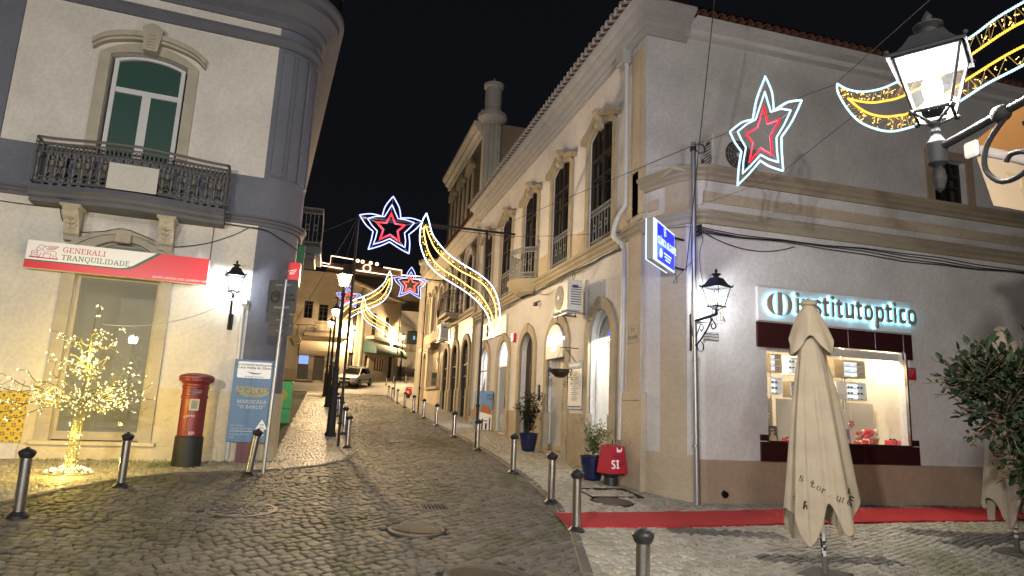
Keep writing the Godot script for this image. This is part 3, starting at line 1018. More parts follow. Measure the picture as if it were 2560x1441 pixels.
func left_building() -> void:
	var root := thing("corner_building", "white corner building with grey rounded corner and iron balcony behind the light tree", "building", Vector3(-2.5, gy(-13.4), -13.4))
	var mb := MB.new()
	# walls
	wall(mb, FL, -7.0, 1.0, 0.2, 5.0, [[-1.90, -0.55, 0.78, 3.95, 0.42]], 0.22)
	wall(mb, FL, -7.0, 1.0, 5.9, 9.3, [[-1.92, -0.60, 5.95, 7.94, 0.14]], 0.25)
	part(mb, "wall", M.old_white_wall, root)
	mb = MB.new()
	var lc := left_corner()
	lc.append([FL * Vector3(1.8, 0, -17.0), FL.basis.x])
	mb.sweep(lc, PackedVector2Array([Vector2(0, 0.2), Vector2(0, 12.0)]))
	part(mb, "rounded_corner", M.grey_wall, root)
	# fluted pilaster strips on the rounded corner
	for i in 4:
		mb = MB.new()
		var seg := lc.slice(1 + i * 3, 4 + i * 3)
		if seg.size() > 1:
			mb.sweep(seg, PackedVector2Array([Vector2(0.0, 6.02), Vector2(0.05, 6.06), Vector2(0.05, 8.72), Vector2(0.0, 8.76)]))
			part(mb, "flute", M.grey_wall, root)
	mb = MB.new()
	mb.poly(PackedVector2Array([Vector2(-4.1, 5.9), Vector2(-3.38, 5.9), Vector2(-3.38, 9.3), Vector2(-4.1, 9.3)]), FL, -0.05, 0.05)
	part(mb, "pilaster", M.grey_wall, root)
	# plinth and base
	for q in [[-7.0, -2.72], [-2.28, -2.1], [-0.34, 1.0]]:
		mb = MB.new()
		mb.poly(PackedVector2Array([Vector2(q[0], 0.2), Vector2(q[1], 0.2), Vector2(q[1], 1.77), Vector2(q[0], 1.77)]), FL, -0.02, 0.022)
		part(mb, "plinth", M.cream_wall, root)
	mb = MB.new()
	mb.sweep(left_corner(), PackedVector2Array([Vector2(-0.02, 0.2), Vector2(0.022, 0.2), Vector2(0.022, 1.77), Vector2(-0.02, 1.77)]))
	part(mb, "plinth", M.cream_wall, root)
	mb = MB.new()
	mb.sweep([[FL * Vector3(-2.3, 0, 0), FL.basis.z], [FL * Vector3(0.75, 0, 0), FL.basis.z]], PackedVector2Array([Vector2(0, 0.2), Vector2(0.06, 0.2), Vector2(0.06, 0.68), Vector2(0.045, 0.74), Vector2(0, 0.75)]))
	part(mb, "base_course", M.cream_wall, root)
	# bands and mouldings
	mb = MB.new()
	mb.sweep(left_path(), PackedVector2Array([Vector2(-0.02, 5.15), Vector2(0.03, 5.15), Vector2(0.03, 5.97), Vector2(-0.02, 5.97)]))
	part(mb, "grey_band", M.grey_wall, root)
	mb = MB.new()
	mb.sweep(left_path(), PackedVector2Array([Vector2(-0.02, 4.99), Vector2(0.05, 4.99), Vector2(0.06, 5.04), Vector2(0.10, 5.06), Vector2(0.10, 5.10), Vector2(0.15, 5.12), Vector2(0.15, 5.155), Vector2(-0.02, 5.16)]))
	part(mb, "string_course", M.grey_stone, root)
	mb = MB.new()
	mb.sweep(left_path(), PackedVector2Array([Vector2(-0.02, 8.81), Vector2(0.05, 8.81), Vector2(0.05, 8.87), Vector2(0.09, 8.92), Vector2(0.12, 8.95), Vector2(0.12, 9.02), Vector2(-0.02, 9.03)]))
	part(mb, "string_course", M.grey_stone, root)
	mb = MB.new()
	mb.sweep(left_path(), PackedVector2Array([Vector2(-0.02, 9.25), Vector2(0.05, 9.25), Vector2(0.08, 9.36), Vector2(0.16, 9.42), Vector2(0.16, 9.5), Vector2(0.27, 9.62), Vector2(0.40, 9.72), Vector2(0.40, 9.86), Vector2(0.5, 9.92), Vector2(0.5, 10.02), Vector2(-0.02, 10.05)]))
	part(mb, "cornice", M.grey_stone, root)
	mb = MB.new()
	mb.sweep(left_path(), PackedVector2Array([Vector2(0.36, 10.03), Vector2(0.42, 10.03), Vector2(0.42, 10.1), Vector2(0.36, 10.1)]))
	mb.sweep(left_path(), PackedVector2Array([Vector2(0.36, 10.85), Vector2(0.42, 10.85), Vector2(0.42, 10.9), Vector2(0.36, 10.9)]))
	var lp := left_path()
	for i in lp.size() - 1:
		var a: Vector3 = lp[i][0] + lp[i][1] * 0.39
		var b: Vector3 = lp[i + 1][0] + lp[i + 1][1] * 0.39
		var k := maxi(1, int(a.distance_to(b) / 0.11))
		for j in k:
			var p := a.lerp(b, float(j) / k)
			if p.z > -18.0 and p.x > -4.0:
				mb.tube([p + Vector3(0, 10.08, 0), p + Vector3(0, 10.86, 0)], 0.012, 4)
	part(mb, "roof_railing", M.iron, root)
	# ground-floor window
	mb = MB.new()
	surround(mb, FL, -1.90, -0.55, 0.76, 3.95, 0.42, 0.2, 0.0, 0.06)
	part(mb, "stone_surround", M.pale_stone, root)
	mb = MB.new()
	mb.strip(arch(-2.25, -0.2, 4.02, 0.53, 16), arch(-2.16, -0.29, 3.98, 0.5, 16), FL, 0.0, 0.12)
	part(mb, "hood_mould", M.pale_stone, root)
	mb = MB.new()
	mb.bbox(FL * Vector3(-1.24, 4.44, 0.08), Vector3(0.26, 0.24, 0.16), 0.012, FL.basis)
	for k in 8:
		var an := TAU * k / 8
		mb.box(FL * Vector3(-1.24 + 0.055 * cos(an), 4.44 + 0.055 * sin(an), 0.165), Vector3(0.075, 0.022, 0.02), FL.basis * Basis(Vector3(0, 0, 1), an + 0.35))
	part(mb, "keystone", M.pale_stone, root)
	mb = MB.new()
	mb.bbox(FL * Vector3(-1.225, 0.77, 0.04), Vector3(1.9, 0.07, 0.16), 0.01, FL.basis)
	part(mb, "sill", M.cream_wall, root)
	mb = MB.new()
	surround(mb, FL, -1.84, -0.61, 0.96, 3.95, 0.40, 0.06, -0.19, -0.12)
	mb.box(FL * Vector3(-1.225, 0.89, -0.155), Vector3(1.35, 0.14, 0.07), FL.basis)
	mb.box(FL * Vector3(-1.225, 3.70, -0.155), Vector3(1.25, 0.07, 0.06), FL.basis)
	part(mb, "window_frame", M.pale_stone, root)
	mb = MB.new()
	for k in 6:
		mb.box(FL * Vector3(-1.15, 3.77 + k * 0.03, -0.13), Vector3(0.52, 0.016, 0.03), FL.basis * Basis(Vector3.RIGHT, 0.5))
	part(mb, "vent_louvre", M.old_rail, root)
	mb = MB.new()
	mb.flat(door_path(-1.85, -0.60, 0.96, 3.95, 0.40), FL, -0.16)
	part(mb, "window_pane", mat("office_pane", lin(0.6, 0.65, 0.62), 0.0, {"alpha": 0.25}), root)
	mb = MB.new() # office behind the glass
	for f in [[Vector3(-1.2, 2.2, -2.6), Vector3(4.0, 4.2, 0.1)], [Vector3(-3.2, 2.2, -1.4), Vector3(0.1, 4.2, 2.4)], [Vector3(0.8, 2.2, -1.4), Vector3(0.1, 4.2, 2.4)], [Vector3(-1.2, 4.35, -1.4), Vector3(4.0, 0.1, 2.4)], [Vector3(-1.2, 0.3, -1.4), Vector3(4.0, 0.1, 2.4)]]:
		mb.box(FL * f[0], f[1], FL.basis)
	part(mb, "office_room", mat("room_wall", lin(0.3, 0.28, 0.24), 0.9, {"tex": "stain", "scale": 0.5}), root)
	mb = MB.new()
	mb.box(FL * Vector3(-1.3, 1.3, -2.3), Vector3(0.8, 0.7, 0.5), FL.basis)
	mb.box(FL * Vector3(-0.9, 2.2, -2.5), Vector3(0.7, 1.2, 0.06), FL.basis)
	for uu in [-1.65, -1.1, -0.85]:
		mb.box(FL * Vector3(uu, 1.4, -1.9), Vector3(0.03, 1.0, 0.03), FL.basis)
	part(mb, "office_furniture", M.ac_dark, root)
	# balcony window
	mb = MB.new()
	surround(mb, FL, -1.92, -0.60, 5.97, 7.94, 0.14, 0.19, 0.0, 0.05)
	part(mb, "stone_surround", M.pale_stone, root)
	mb = MB.new()
	var ho := smooth([Vector2(-2.22, 8.12), Vector2(-2.0, 8.30), Vector2(-1.6, 8.42), Vector2(-1.26, 8.45), Vector2(-0.92, 8.42), Vector2(-0.52, 8.30), Vector2(-0.30, 8.12)], 4)
	var hi := []
	for p in ho:
		hi.append(p - Vector2(0, 0.10))
	mb.strip(PackedVector2Array(ho), PackedVector2Array(hi), FL, 0.0, 0.20)
	for i in hi.size():
		ho[i] = hi[i] - Vector2(0, 0.05)
	mb.strip(PackedVector2Array(hi), PackedVector2Array(ho), FL, 0.0, 0.13)
	part(mb, "hood_mould", M.pale_stone, root)
	mb = MB.new()
	mb.poly(PackedVector2Array([Vector2(-1.38, 8.06), Vector2(-1.14, 8.06), Vector2(-1.10, 8.40), Vector2(-1.08, 8.52), Vector2(-1.18, 8.6), Vector2(-1.26, 8.62), Vector2(-1.34, 8.6), Vector2(-1.44, 8.52), Vector2(-1.42, 8.40)]), FL, 0.0, 0.24)
	for k in 5:
		mb.bbox(FL * Vector3(-1.26, 8.12 + k * 0.065, 0.25), Vector3(0.16 - 0.012 * k, 0.04, 0.05), 0.01, FL.basis)
	part(mb, "keystone", M.pale_stone, root)
	var wn := part(MB_frame(FL, -1.87, -0.65, 5.97, 7.92, 0.13, 0.075, -0.16), "balcony_window", M.pvc_white, root)
	mb = MB.new()
	mb.box(FL * Vector3(-1.26, 7.32, -0.14), Vector3(1.12, 0.10, 0.06), FL.basis)
	mb.box(FL * Vector3(-1.26, 6.62, -0.135), Vector3(0.15, 1.32, 0.06), FL.basis)
	part(mb, "transom", M.pvc_white, wn)
	for q in [[-1.80, -1.335, 5.97, 7.27], [-1.185, -0.72, 5.97, 7.27]]:
		mb = MB.new()
		mb.flat(PackedVector2Array([Vector2(q[0], q[2]), Vector2(q[1], q[2]), Vector2(q[1], q[3]), Vector2(q[0], q[3])]), FL, -0.15)
		part(mb, "green_pane", M.green_blind, wn)
	mb = MB.new()
	mb.flat(door_path(-1.80, -0.72, 7.37, 7.88, 0.10), FL, -0.15)
	part(mb, "green_pane", M.green_blind, wn)
	# balcony: slab, corbels, cast-iron railing
	var bow := func(u: float) -> float:
		return 0.66 + 0.13 * cos((u + 1.15) / 1.56 * PI)
	var slab := [[0.0, 5.10], [0.02, 5.02], [-0.06, 4.98], [-0.08, 4.93], [-0.16, 4.90], [-0.18, 4.84]]
	mb = MB.new()
	var bu := []
	for i in 25:
		bu.append(-2.70 + 3.1 * i / 24.0)
	for k in slab.size() - 1:
		for i in 24:
			var A: Vector3 = FL * Vector3(bu[i], slab[k][1], bow.call(bu[i]) + slab[k][0])
			var B: Vector3 = FL * Vector3(bu[i + 1], slab[k][1], bow.call(bu[i + 1]) + slab[k][0])
			var C: Vector3 = FL * Vector3(bu[i + 1], slab[k + 1][1], bow.call(bu[i + 1]) + slab[k + 1][0])
			var D: Vector3 = FL * Vector3(bu[i], slab[k + 1][1], bow.call(bu[i]) + slab[k + 1][0])
			var nn := -(B - A).cross(D - A).normalized()
			mb.quad(A, B, C, D, nn if nn.dot(FL.basis.z) > 0 or absf(nn.y) > 0.9 else -nn)
	for e in [0, 24]:
		var pp := PackedVector2Array([Vector2(0, 5.10)])
		for s in slab:
			pp.append(Vector2(bow.call(bu[e]) + s[0], s[1]))
		pp.append(Vector2(0, 4.84))
		var bx := Transform3D(Basis(FL.basis.z, Vector3.UP, FL.basis.x * (-1 if e == 0 else 1)), FL * Vector3(bu[e], 0, 0))
		mb.flat(pp, bx, 0.0)
	for i in 24:
		for y in [[5.10, 0.0, 1.0], [4.84, -0.18, -1.0]]:
			mb.quad(FL * Vector3(bu[i], y[0], 0), FL * Vector3(bu[i + 1], y[0], 0), FL * Vector3(bu[i + 1], y[0], bow.call(bu[i + 1]) + y[1]), FL * Vector3(bu[i], y[0], bow.call(bu[i]) + y[1]), Vector3(0, y[2], 0))
	part(mb, "balcony_slab", M.grey_stone, root)
	for uc in [-2.04, -0.54]:
		mb = MB.new()
		var prof := PackedVector2Array([Vector2(0, 4.83), Vector2(0.5, 4.83), Vector2(0.5, 4.78), Vector2(0.44, 4.74), Vector2(0.40, 4.66), Vector2(0.30, 4.60), Vector2(0.22, 4.48), Vector2(0.20, 4.38), Vector2(0.13, 4.34), Vector2(0.12, 4.27), Vector2(0, 4.25)])
		var cx := Transform3D(Basis(FL.basis.z, Vector3.UP, FL.basis.x), FL * Vector3(uc, 0, 0))
		mb.poly(prof, cx, -0.12, 0.12)
		mb.bbox(FL * Vector3(uc, 4.815, 0.26), Vector3(0.32, 0.05, 0.54), 0.01, FL.basis)
		for k in 5:
			for s in [-1, 1]:
				mb.box(FL * Vector3(uc + s * 0.045, 4.74 - k * 0.085, 0.42 - k * 0.055), Vector3(0.09, 0.035, 0.06), FL.basis * Basis(Vector3(0, 0, 1), s * 0.7))
		part(mb, "corbel", M.pale_stone, root)
	var rl := MB.new()
	for tb in [[5.95, 0.028], [5.87, 0.012], [5.70, 0.010], [5.16, 0.014]]:
		var pts := [FL * Vector3(-2.68, tb[0], 0.02)]
		for u in bu:
			pts.append(FL * Vector3(clampf(u, -2.68, 0.38), tb[0], bow.call(u) - 0.04))
		pts.append(FL * Vector3(0.38, tb[0], 0.02))
		rl.tube(pts, tb[1], 5)
	var rail := part(rl, "balcony_railing", M.rusty_railing, root)
	var orn := MB.new()
	var nb := 22
	for i in nb:
		var u := -2.62 + 2.94 * i / (nb - 1)
		var bx := Transform3D(FL.basis, FL * Vector3(u, 0, bow.call(u) - 0.04))
		orn.lathe([Vector2(0.03, 5.17), Vector2(0.034, 5.22), Vector2(0.014, 5.25), Vector2(0.024, 5.34), Vector2(0.03, 5.42), Vector2(0.012, 5.46), Vector2(0.012, 5.58), Vector2(0.026, 5.62), Vector2(0.03, 5.66), Vector2(0.010, 5.70)], 6, bx)
		ring(orn, bx, Vector2(0.07, 5.785), 0.045, 0.07, 0.010, 8)
		ring(orn, bx, Vector2(0.0, 5.785), 0.045, 0.07, 0.009, 8)
		ring(orn, bx, Vector2(0.07, 5.22), 0.05, 0.045, 0.011, 8)
		if i % 3 != 0 and i < nb - 1:
			ring(orn, bx, Vector2(0.07, 5.58), 0.055, 0.05, 0.012, 8, PI, TAU)
			orn.lathe([Vector2(0.0, 5.44), Vector2(0.04, 5.46), Vector2(0.05, 5.54), Vector2(0.02, 5.57), Vector2(0.035, 5.62), Vector2(0, 5.64)], 6, Transform3D(FL.basis, bx * Vector3(0.07, 0, 0)))
			for k in 3:
				orn.tube([bx * Vector3(0.04 + k * 0.03, 5.33, 0), bx * Vector3(0.04 + k * 0.03, 5.43, 0)], 0.009, 4)
			ring(orn, bx, Vector2(0.07, 5.31), 0.05, 0.05, 0.010, 8, 0.0, PI)
	for s in [-2.68, 0.38]:
		for k in 4:
			var q: Vector3 = FL * Vector3(s, 0, 0.1 + k * 0.14)
			orn.tube([q + Vector3(0, 5.16, 0), q + Vector3(0, 5.9, 0)], 0.012, 4)
	part(orn, "cast_ornament", M.rusty_railing, rail)
	# azulejo panel, tile by tile
	var tile_m := mat("yellow_tile", lin(0.66, 0.47, 0.05), 0.2, {"tex": "mott", "scale": 3.0})
	var blue_m := mat("tile_blue", lin(0.03, 0.07, 0.16), 0.25)
	var star := PackedVector2Array()
	for k in 16:
		star.append(Vector2.from_angle(TAU * k / 16.0) * (0.040 if k % 2 == 0 else 0.012))
	var dot := PackedVector2Array()
	for k in 6:
		dot.append(Vector2.from_angle(TAU * k / 6.0) * 0.013)
	var tile_mesh: ArrayMesh
	var star_mesh: ArrayMesh
	var tb2 := MB.new()
	tb2.bbox(Vector3.ZERO, Vector3(0.138, 0.138, 0.012), 0.003)
	tile_mesh = tb2.mesh()
	tb2 = MB.new()
	tb2.poly(star, Transform3D.IDENTITY, 0.005, 0.0075)
	for s in [Vector2(-0.05, -0.05), Vector2(0.05, -0.05), Vector2(0.05, 0.05), Vector2(-0.05, 0.05)]:
		tb2.poly(dot, Transform3D(Basis(), Vector3(s.x, s.y, 0)), 0.005, 0.0075)
	star_mesh = tb2.mesh()
	for i in 7:
		for j in 6:
			var tl := part(tile_mesh, "tile", tile_m, root)
			tl.transform = Transform3D(FL.basis, FL * Vector3(-2.35 - i * 0.14, 0.83 + j * 0.14, 0.032) - root.position)
			var sp := MeshInstance3D.new()
			sp.mesh = star_mesh
			sp.material_override = blue_m
			sp.name = "star_print"
			tl.add_child(sp)
	# small fixtures on the wall
	var dp := thing("drainpipe", "white drainpipe beside the wall lantern on the insurance office", "pipe", FL * Vector3(0.9, gy(-13.5), 0.05))
	mb = MB.new()
	mb.tube([FL * Vector3(0.90, 3.35, 0.05), FL * Vector3(0.92, 2.4, 0.05), FL * Vector3(0.93, 0.55, 0.05)], 0.035, 8)
	part(mb, "pipe", M.pvc_white, dp)
	mb = MB.new()
	mb.bbox(FL * Vector3(0.91, 3.47, 0.06), Vector3(0.11, 0.13, 0.09), 0.01, FL.basis)
	part(mb, "junction_box", M.ac_white, dp)
	mb = MB.new()
	for y in [3.32, 2.75, 1.6]:
		mb.lathe([Vector2(0.046, y - 0.012), Vector2(0.046, y + 0.012)], 8, Transform3D(Basis(), FL * Vector3(0.905, 0, 0.05)))
	part(mb, "clip", M.ac_white, dp)
	left_signs(root)

func MB_frame(xf: Transform3D, u0: float, u1: float, y0: float, ys: float, rise: float, w: float, z: float) -> MB:
	var mb := MB.new()
	mb.strip(door_path(u0, u1, y0, ys, rise), door_path(u0 + w, u1 - w, y0, ys - w * 0.4, maxf(rise - w * 0.3, 0.02) if rise > 0.001 else 0.0), xf, z, z + 0.07)
	return mb

func left_signs(root: Node3D) -> void:
	var mb := MB.new()
	# insurance sign over the window
	var sg := thing("shop_sign", "long white and red insurance sign with lion emblem over the window", "sign", FL * Vector3(-1.2, 3.68, 0.2))
	var W := 2.86
	var H := 0.485
	var X := Transform3D(FL.basis, FL * Vector3(-2.625, 4.17, 0.27))
	mb.bbox(X * Vector3(W / 2, -H / 2, -0.07), Vector3(W, H, 0.14), 0.006, FL.basis)
	part(mb, "box", M.sign_white, sg)
	var pt := func(a: float, b: float) -> Vector2: return Vector2(a * W, -b * H)
	var curve := [pt.call(0.0, 0.70), pt.call(0.30, 0.70), pt.call(0.50, 0.70), pt.call(0.535, 0.665), pt.call(0.57, 0.57), pt.call(0.625, 0.32), pt.call(0.695, 0.0)]
	var green := [pt.call(0.0, 0.745), pt.call(0.30, 0.745), pt.call(0.51, 0.745), pt.call(0.555, 0.70), pt.call(0.595, 0.58), pt.call(0.65, 0.32), pt.call(0.725, 0.0)]
	var gp := PackedVector2Array(curve)
	var g2 := green.duplicate()
	g2.reverse()
	gp.append_array(PackedVector2Array(g2))
	mb = MB.new()
	mb.poly(gp, X, 0.0, 0.003)
	part(mb, "green_stripe", M.print_green, sg)
	var rp := PackedVector2Array(green)
	rp.append_array(PackedVector2Array([pt.call(1.0, 0.0), pt.call(1.0, 1.0), pt.call(0.0, 1.0)]))
	mb = MB.new()
	mb.poly(rp, X, 0.0, 0.0032)
	part(mb, "red_field", M.sign_red, sg)
	text("GENERALI", 0.095, "Droid Serif", M.print_red, sg, X * Transform3D(Basis(), Vector3(0.185 * W, -0.405 * H, 0.002)), 0.004)
	text("TRANQUILIDADE", 0.092, "Droid Serif", M.print_green, sg, X * Transform3D(Basis(), Vector3(0.185 * W, -0.675 * H, 0.002)), 0.004)
	text("AGENTE ANTÓNIO JOSÉ GUERREIRO CUSTÓDIO", 0.036, "Droid Sans", M.print_white, sg, X * Transform3D(Basis(), Vector3(0.685 * W, -0.955 * H, 0.004)), 0.003)
	mb = MB.new() # winged lion emblem in red line
	var lion := [
		[0.02, 0.60, 0.165, 0.60], [0.02, 0.58, 0.05, 0.58],
		[0.03, 0.38, 0.03, 0.56], [0.03, 0.38, 0.06, 0.40], [0.06, 0.40, 0.06, 0.58], [0.03, 0.44, 0.06, 0.46], [0.03, 0.50, 0.06, 0.52],
		[0.05, 0.36, 0.06, 0.20], [0.06, 0.20, 0.075, 0.14], [0.075, 0.14, 0.09, 0.18], [0.09, 0.18, 0.085, 0.30], [0.085, 0.30, 0.07, 0.36], [0.06, 0.26, 0.075, 0.28], [0.07, 0.36, 0.05, 0.36],
		[0.09, 0.18, 0.165, 0.16], [0.165, 0.16, 0.155, 0.20], [0.155, 0.20, 0.11, 0.22], [0.155, 0.22, 0.11, 0.26], [0.15, 0.26, 0.11, 0.30], [0.095, 0.2, 0.11, 0.32],
		[0.085, 0.34, 0.10, 0.40], [0.10, 0.40, 0.14, 0.32], [0.14, 0.32, 0.155, 0.38], [0.155, 0.38, 0.155, 0.52], [0.155, 0.52, 0.165, 0.58],
		[0.08, 0.42, 0.07, 0.58], [0.095, 0.44, 0.09, 0.58], [0.09, 0.46, 0.13, 0.44], [0.13, 0.44, 0.125, 0.58], [0.14, 0.46, 0.145, 0.58], [0.075, 0.58, 0.06, 0.58]]
	var sg2 := []
	for l in lion:
		sg2.append([pt.call(l[0], l[1]), pt.call(l[2], l[3])])
	bars(mb, X * Transform3D(Basis(), Vector3(0, 0, 0.002)), sg2, 0.007, 0.004)
	bars(mb, X * Transform3D(Basis(), Vector3(0, 0, 0.0026)), [[pt.call(0.02, 0.61), pt.call(0.168, 0.61)]], 0.018, 0.005)
	part(mb, "lion_emblem", M.print_red, sg)
	# white board hung on the balcony railing
	var bd := thing("notice_board", "blank white board with faint round emblem on the balcony railing", "board", FL * Vector3(-1.1, 5.12, 0.8))
	mb = MB.new()
	var BX := Transform3D(FL.basis, FL * Vector3(-1.105, 5.355, 0.80))
	mb.bbox(BX.origin, Vector3(0.78, 0.47, 0.012), 0.004, FL.basis)
	part(mb, "panel", mat("board_grey_white", lin(0.50, 0.49, 0.44), 0.6, {"tex": "mott", "scale": 2.0}), bd)
	mb = MB.new()
	ring(mb, BX * Transform3D(Basis(), Vector3(0, 0, 0.007)), Vector2(0, -0.01), 0.2, 0.18, 0.0025, 32)
	bars(mb, BX * Transform3D(Basis(), Vector3(0, 0, 0.007)), [[Vector2(-0.16, -0.02), Vector2(-0.06, -0.02)], [Vector2(-0.06, -0.02), Vector2(-0.04, 0.04)], [Vector2(-0.04, 0.04), Vector2(0.0, 0.07)], [Vector2(0.0, 0.07), Vector2(0.04, 0.04)], [Vector2(0.04, 0.04), Vector2(0.06, -0.02)], [Vector2(0.06, -0.02), Vector2(0.16, -0.02)]], 0.006, 0.002)
	part(mb, "emblem", mat("faint_print", lin(0.38, 0.37, 0.34), 0.6), bd)
	# wall lantern
	var lt := thing("wall_lantern", "lit black lantern on scroll bracket beside the insurance sign", "lantern", FL * Vector3(0.71, 3.0, 0.05), 0.0, "lanterns on wall brackets")
	mb = MB.new()
	mb.bbox(FL * Vector3(0.71, 3.06, 0.02), Vector3(0.09, 0.30, 0.04), 0.01, FL.basis)
	mb.tube(smooth([FL * Vector3(0.71, 2.98, 0.04), FL * Vector3(0.71, 3.0, 0.16), FL * Vector3(0.71, 3.12, 0.30), FL * Vector3(0.71, 3.30, 0.38), FL * Vector3(0.71, 3.42, 0.40)], 4), 0.022, 7)
	mb.tube(smooth([FL * Vector3(0.71, 3.16, 0.04), FL * Vector3(0.71, 3.22, 0.12), FL * Vector3(0.71, 3.28, 0.2), FL * Vector3(0.71, 3.22, 0.26), FL * Vector3(0.71, 3.17, 0.21), FL * Vector3(0.71, 3.2, 0.18)], 4), 0.011, 6)
	part(mb, "bracket", M.lamp_iron, lt)
	lantern(lt, FL * Vector3(0.72, 3.60, 0.40), 0.86, 0.2, Color(0.93,0.96,1.0), 1.10)
	# loose cable from the lantern to the tree, and cables along the string course
	var cb := thing("cable", "pale cable strung from the wall lantern down to the light tree", "cable", FL * Vector3(0.6, 3.4, 0.3))
	mb = MB.new()
	mb.tube(catenary(FL * Vector3(0.70, 3.42, 0.36), Vector3(-3.42, 2.70, -11.75), 0.18), 0.007, 5)
	part(mb, "wire", M.pale_cable, cb)
	var cc := thing("cable", "dark cables looped under the balcony and string course", "cable", FL * Vector3(-0.5, 4.8, 0.1))
	mb = MB.new()
	mb.tube(catenary(FL * Vector3(-3.6, 4.86, 0.05), FL * Vector3(-2.3, 4.84, 0.06), 0.02), 0.007, 4)
	mb.tube(smooth([FL * Vector3(-2.3, 4.84, 0.06), FL * Vector3(-2.22, 4.6, 0.05), FL * Vector3(-2.0, 4.45, 0.05), FL * Vector3(-1.6, 4.48, 0.14), FL * Vector3(-1.24, 4.57, 0.18), FL * Vector3(-0.8, 4.45, 0.14), FL * Vector3(-0.5, 4.36, 0.06), FL * Vector3(0.1, 4.5, 0.05), FL * Vector3(0.6, 4.75, 0.05), FL * Vector3(0.85, 4.92, 0.06), FL * Vector3(1.05, 4.92, 0.09)], 4), 0.007, 4)
	mb.tube(smooth([FL * Vector3(-0.3, 4.93, 0.10), FL * Vector3(0.3, 4.93, 0.09), FL * Vector3(0.85, 4.92, 0.08), FL * Vector3(1.15, 4.90, 0.1), Vector3(-1.1, 4.8, -13.5), Vector3(-0.8, 4.72, -13.95), Vector3(-0.70, 4.68, -14.4)], 4), 0.010, 4)
	mb.tube([FL * Vector3(0.22, 4.95, 0.03), FL * Vector3(0.22, 4.15, 0.03)], 0.006, 4)
	part(mb, "wires", M.cable, cc)
	# spikes against pigeons under the balcony
	var sp := thing("bird_spikes", "thin bird spikes around the corbels under the balcony", "bird spikes", FL * Vector3(-1.2, 4.7, 0.1))
	mb = MB.new()
	for i in 60:
		var u := -1.85 + 1.2 * i / 59.0
		mb.tube([FL * Vector3(u, 4.82, 0.22), FL * Vector3(u + 0.01, 4.68, 0.30)], 0.0022, 3)
	for i in 14:
		var y := 4.78 - 0.032 * i
		mb.tube([FL * Vector3(-1.92, y, 0.10), FL * Vector3(-1.74, y - 0.01, 0.16)], 0.0022, 3)
		mb.tube([FL * Vector3(-0.42, y, 0.10), FL * Vector3(-0.24, y - 0.01, 0.16)], 0.0022, 3)
		mb.tube([FL * Vector3(-0.66, y, 0.10), FL * Vector3(-0.84, y - 0.01, 0.16)], 0.0022, 3)
	part(mb, "spikes", M.cable, sp)
	# restaurant board
	var rb := thing("advert_board", "blue seafood restaurant board leaning against the building corner", "board", FL * Vector3(1.23, gy(-13.5), 0.12))
	var RX := Transform3D(FL.basis * Basis(Vector3.UP, 0.0), FL * Vector3(0.88, 0.86, 0.14))
	mb = MB.new()
	mb.bbox(RX * Vector3(0.355, 0.755, -0.012), Vector3(0.71, 1.51, 0.024), 0.004, RX.basis)
	part(mb, "panel", M.board_blue, rb)
	mb = MB.new()
	for r in 36:
		var sgs := []
		var yy := 0.04 + r * 0.041
		for k in 18:
			var x0 := 0.02 + k * 0.0372
			sgs.append([Vector2(x0, yy + (0.009 if k % 2 == 0 else 0.0)), Vector2(x0 + 0.0372, yy + (0.0 if k % 2 == 0 else 0.009))])
		bars(mb, RX * Transform3D(Basis(), Vector3(0, 0, 0.0004)), sgs, 0.007, 0.0016)
	part(mb, "wave_print", M.wave_print, rb)
	mb = MB.new()
	mb.box(RX * Vector3(0.36, -0.22, -0.03), Vector3(0.34, 0.44, 0.02), RX.basis)
	part(mb, "foot", M.maroon, rb)
	mb = MB.new()
	var rrp := PackedVector2Array()
	for q in [[0.62, 1.44, 0], [0.09, 1.44, 1], [0.09, 1.20, 2], [0.62, 1.20, 3]]:
		for k in 5:
			rrp.append(Vector2(q[0], q[1]) + Vector2.from_angle(PI / 2 * q[2] + PI / 2 * k / 4.0) * 0.03)
	mb.poly(rrp, RX, 0.0, 0.003)
	part(mb, "white_label", M.sign_white, rb)
	var tp := func(x: float, y: float, z := 0.003) -> Transform3D: return RX * Transform3D(Basis(), Vector3(x, y, z))
	text("RESTAURANTE MARISQUEIRA", 0.036, "Droid Sans", M.print_black, rb, tp.call(0.355, 1.385), 0.002, "lettering", 700, false, HORIZONTAL_ALIGNMENT_CENTER)
	text("\"Casa Velha de Silves\"", 0.044, "Droid Sans", M.print_black, rb, tp.call(0.355, 1.325), 0.002, "lettering", 700, true, HORIZONTAL_ALIGNMENT_CENTER)
	text("282 445 491   967 097 632", 0.02, "Droid Sans", M.print_black, rb, tp.call(0.36, 1.18), 0.002, "lettering", 700, false, HORIZONTAL_ALIGNMENT_CENTER)
	text("MARISCADA", 0.066, "Droid Sans", M.print_grey, rb, tp.call(0.37, 0.68, 0.001), 0.002, "lettering", 700, false, HORIZONTAL_ALIGNMENT_CENTER)
	text("\"O BARCO\"", 0.066, "Droid Sans", M.print_grey, rb, tp.call(0.37, 0.585, 0.001), 0.002, "lettering", 700, false, HORIZONTAL_ALIGNMENT_CENTER)
	text("Em Frente a\nCâmara Municipal", 0.034, "Droid Sans", M.print_grey, rb, tp.call(0.045, 0.215, 0.001), 0.002)
	text("In Front of Town\nHall", 0.034, "Droid Sans", M.print_grey, rb, tp.call(0.04, 0.055, 0.001), 0.002)
	mb = MB.new()
	mb.box(RX * Vector3(0.25, 0.195, 0.002), Vector3(0.42, 0.006, 0.002), RX.basis)
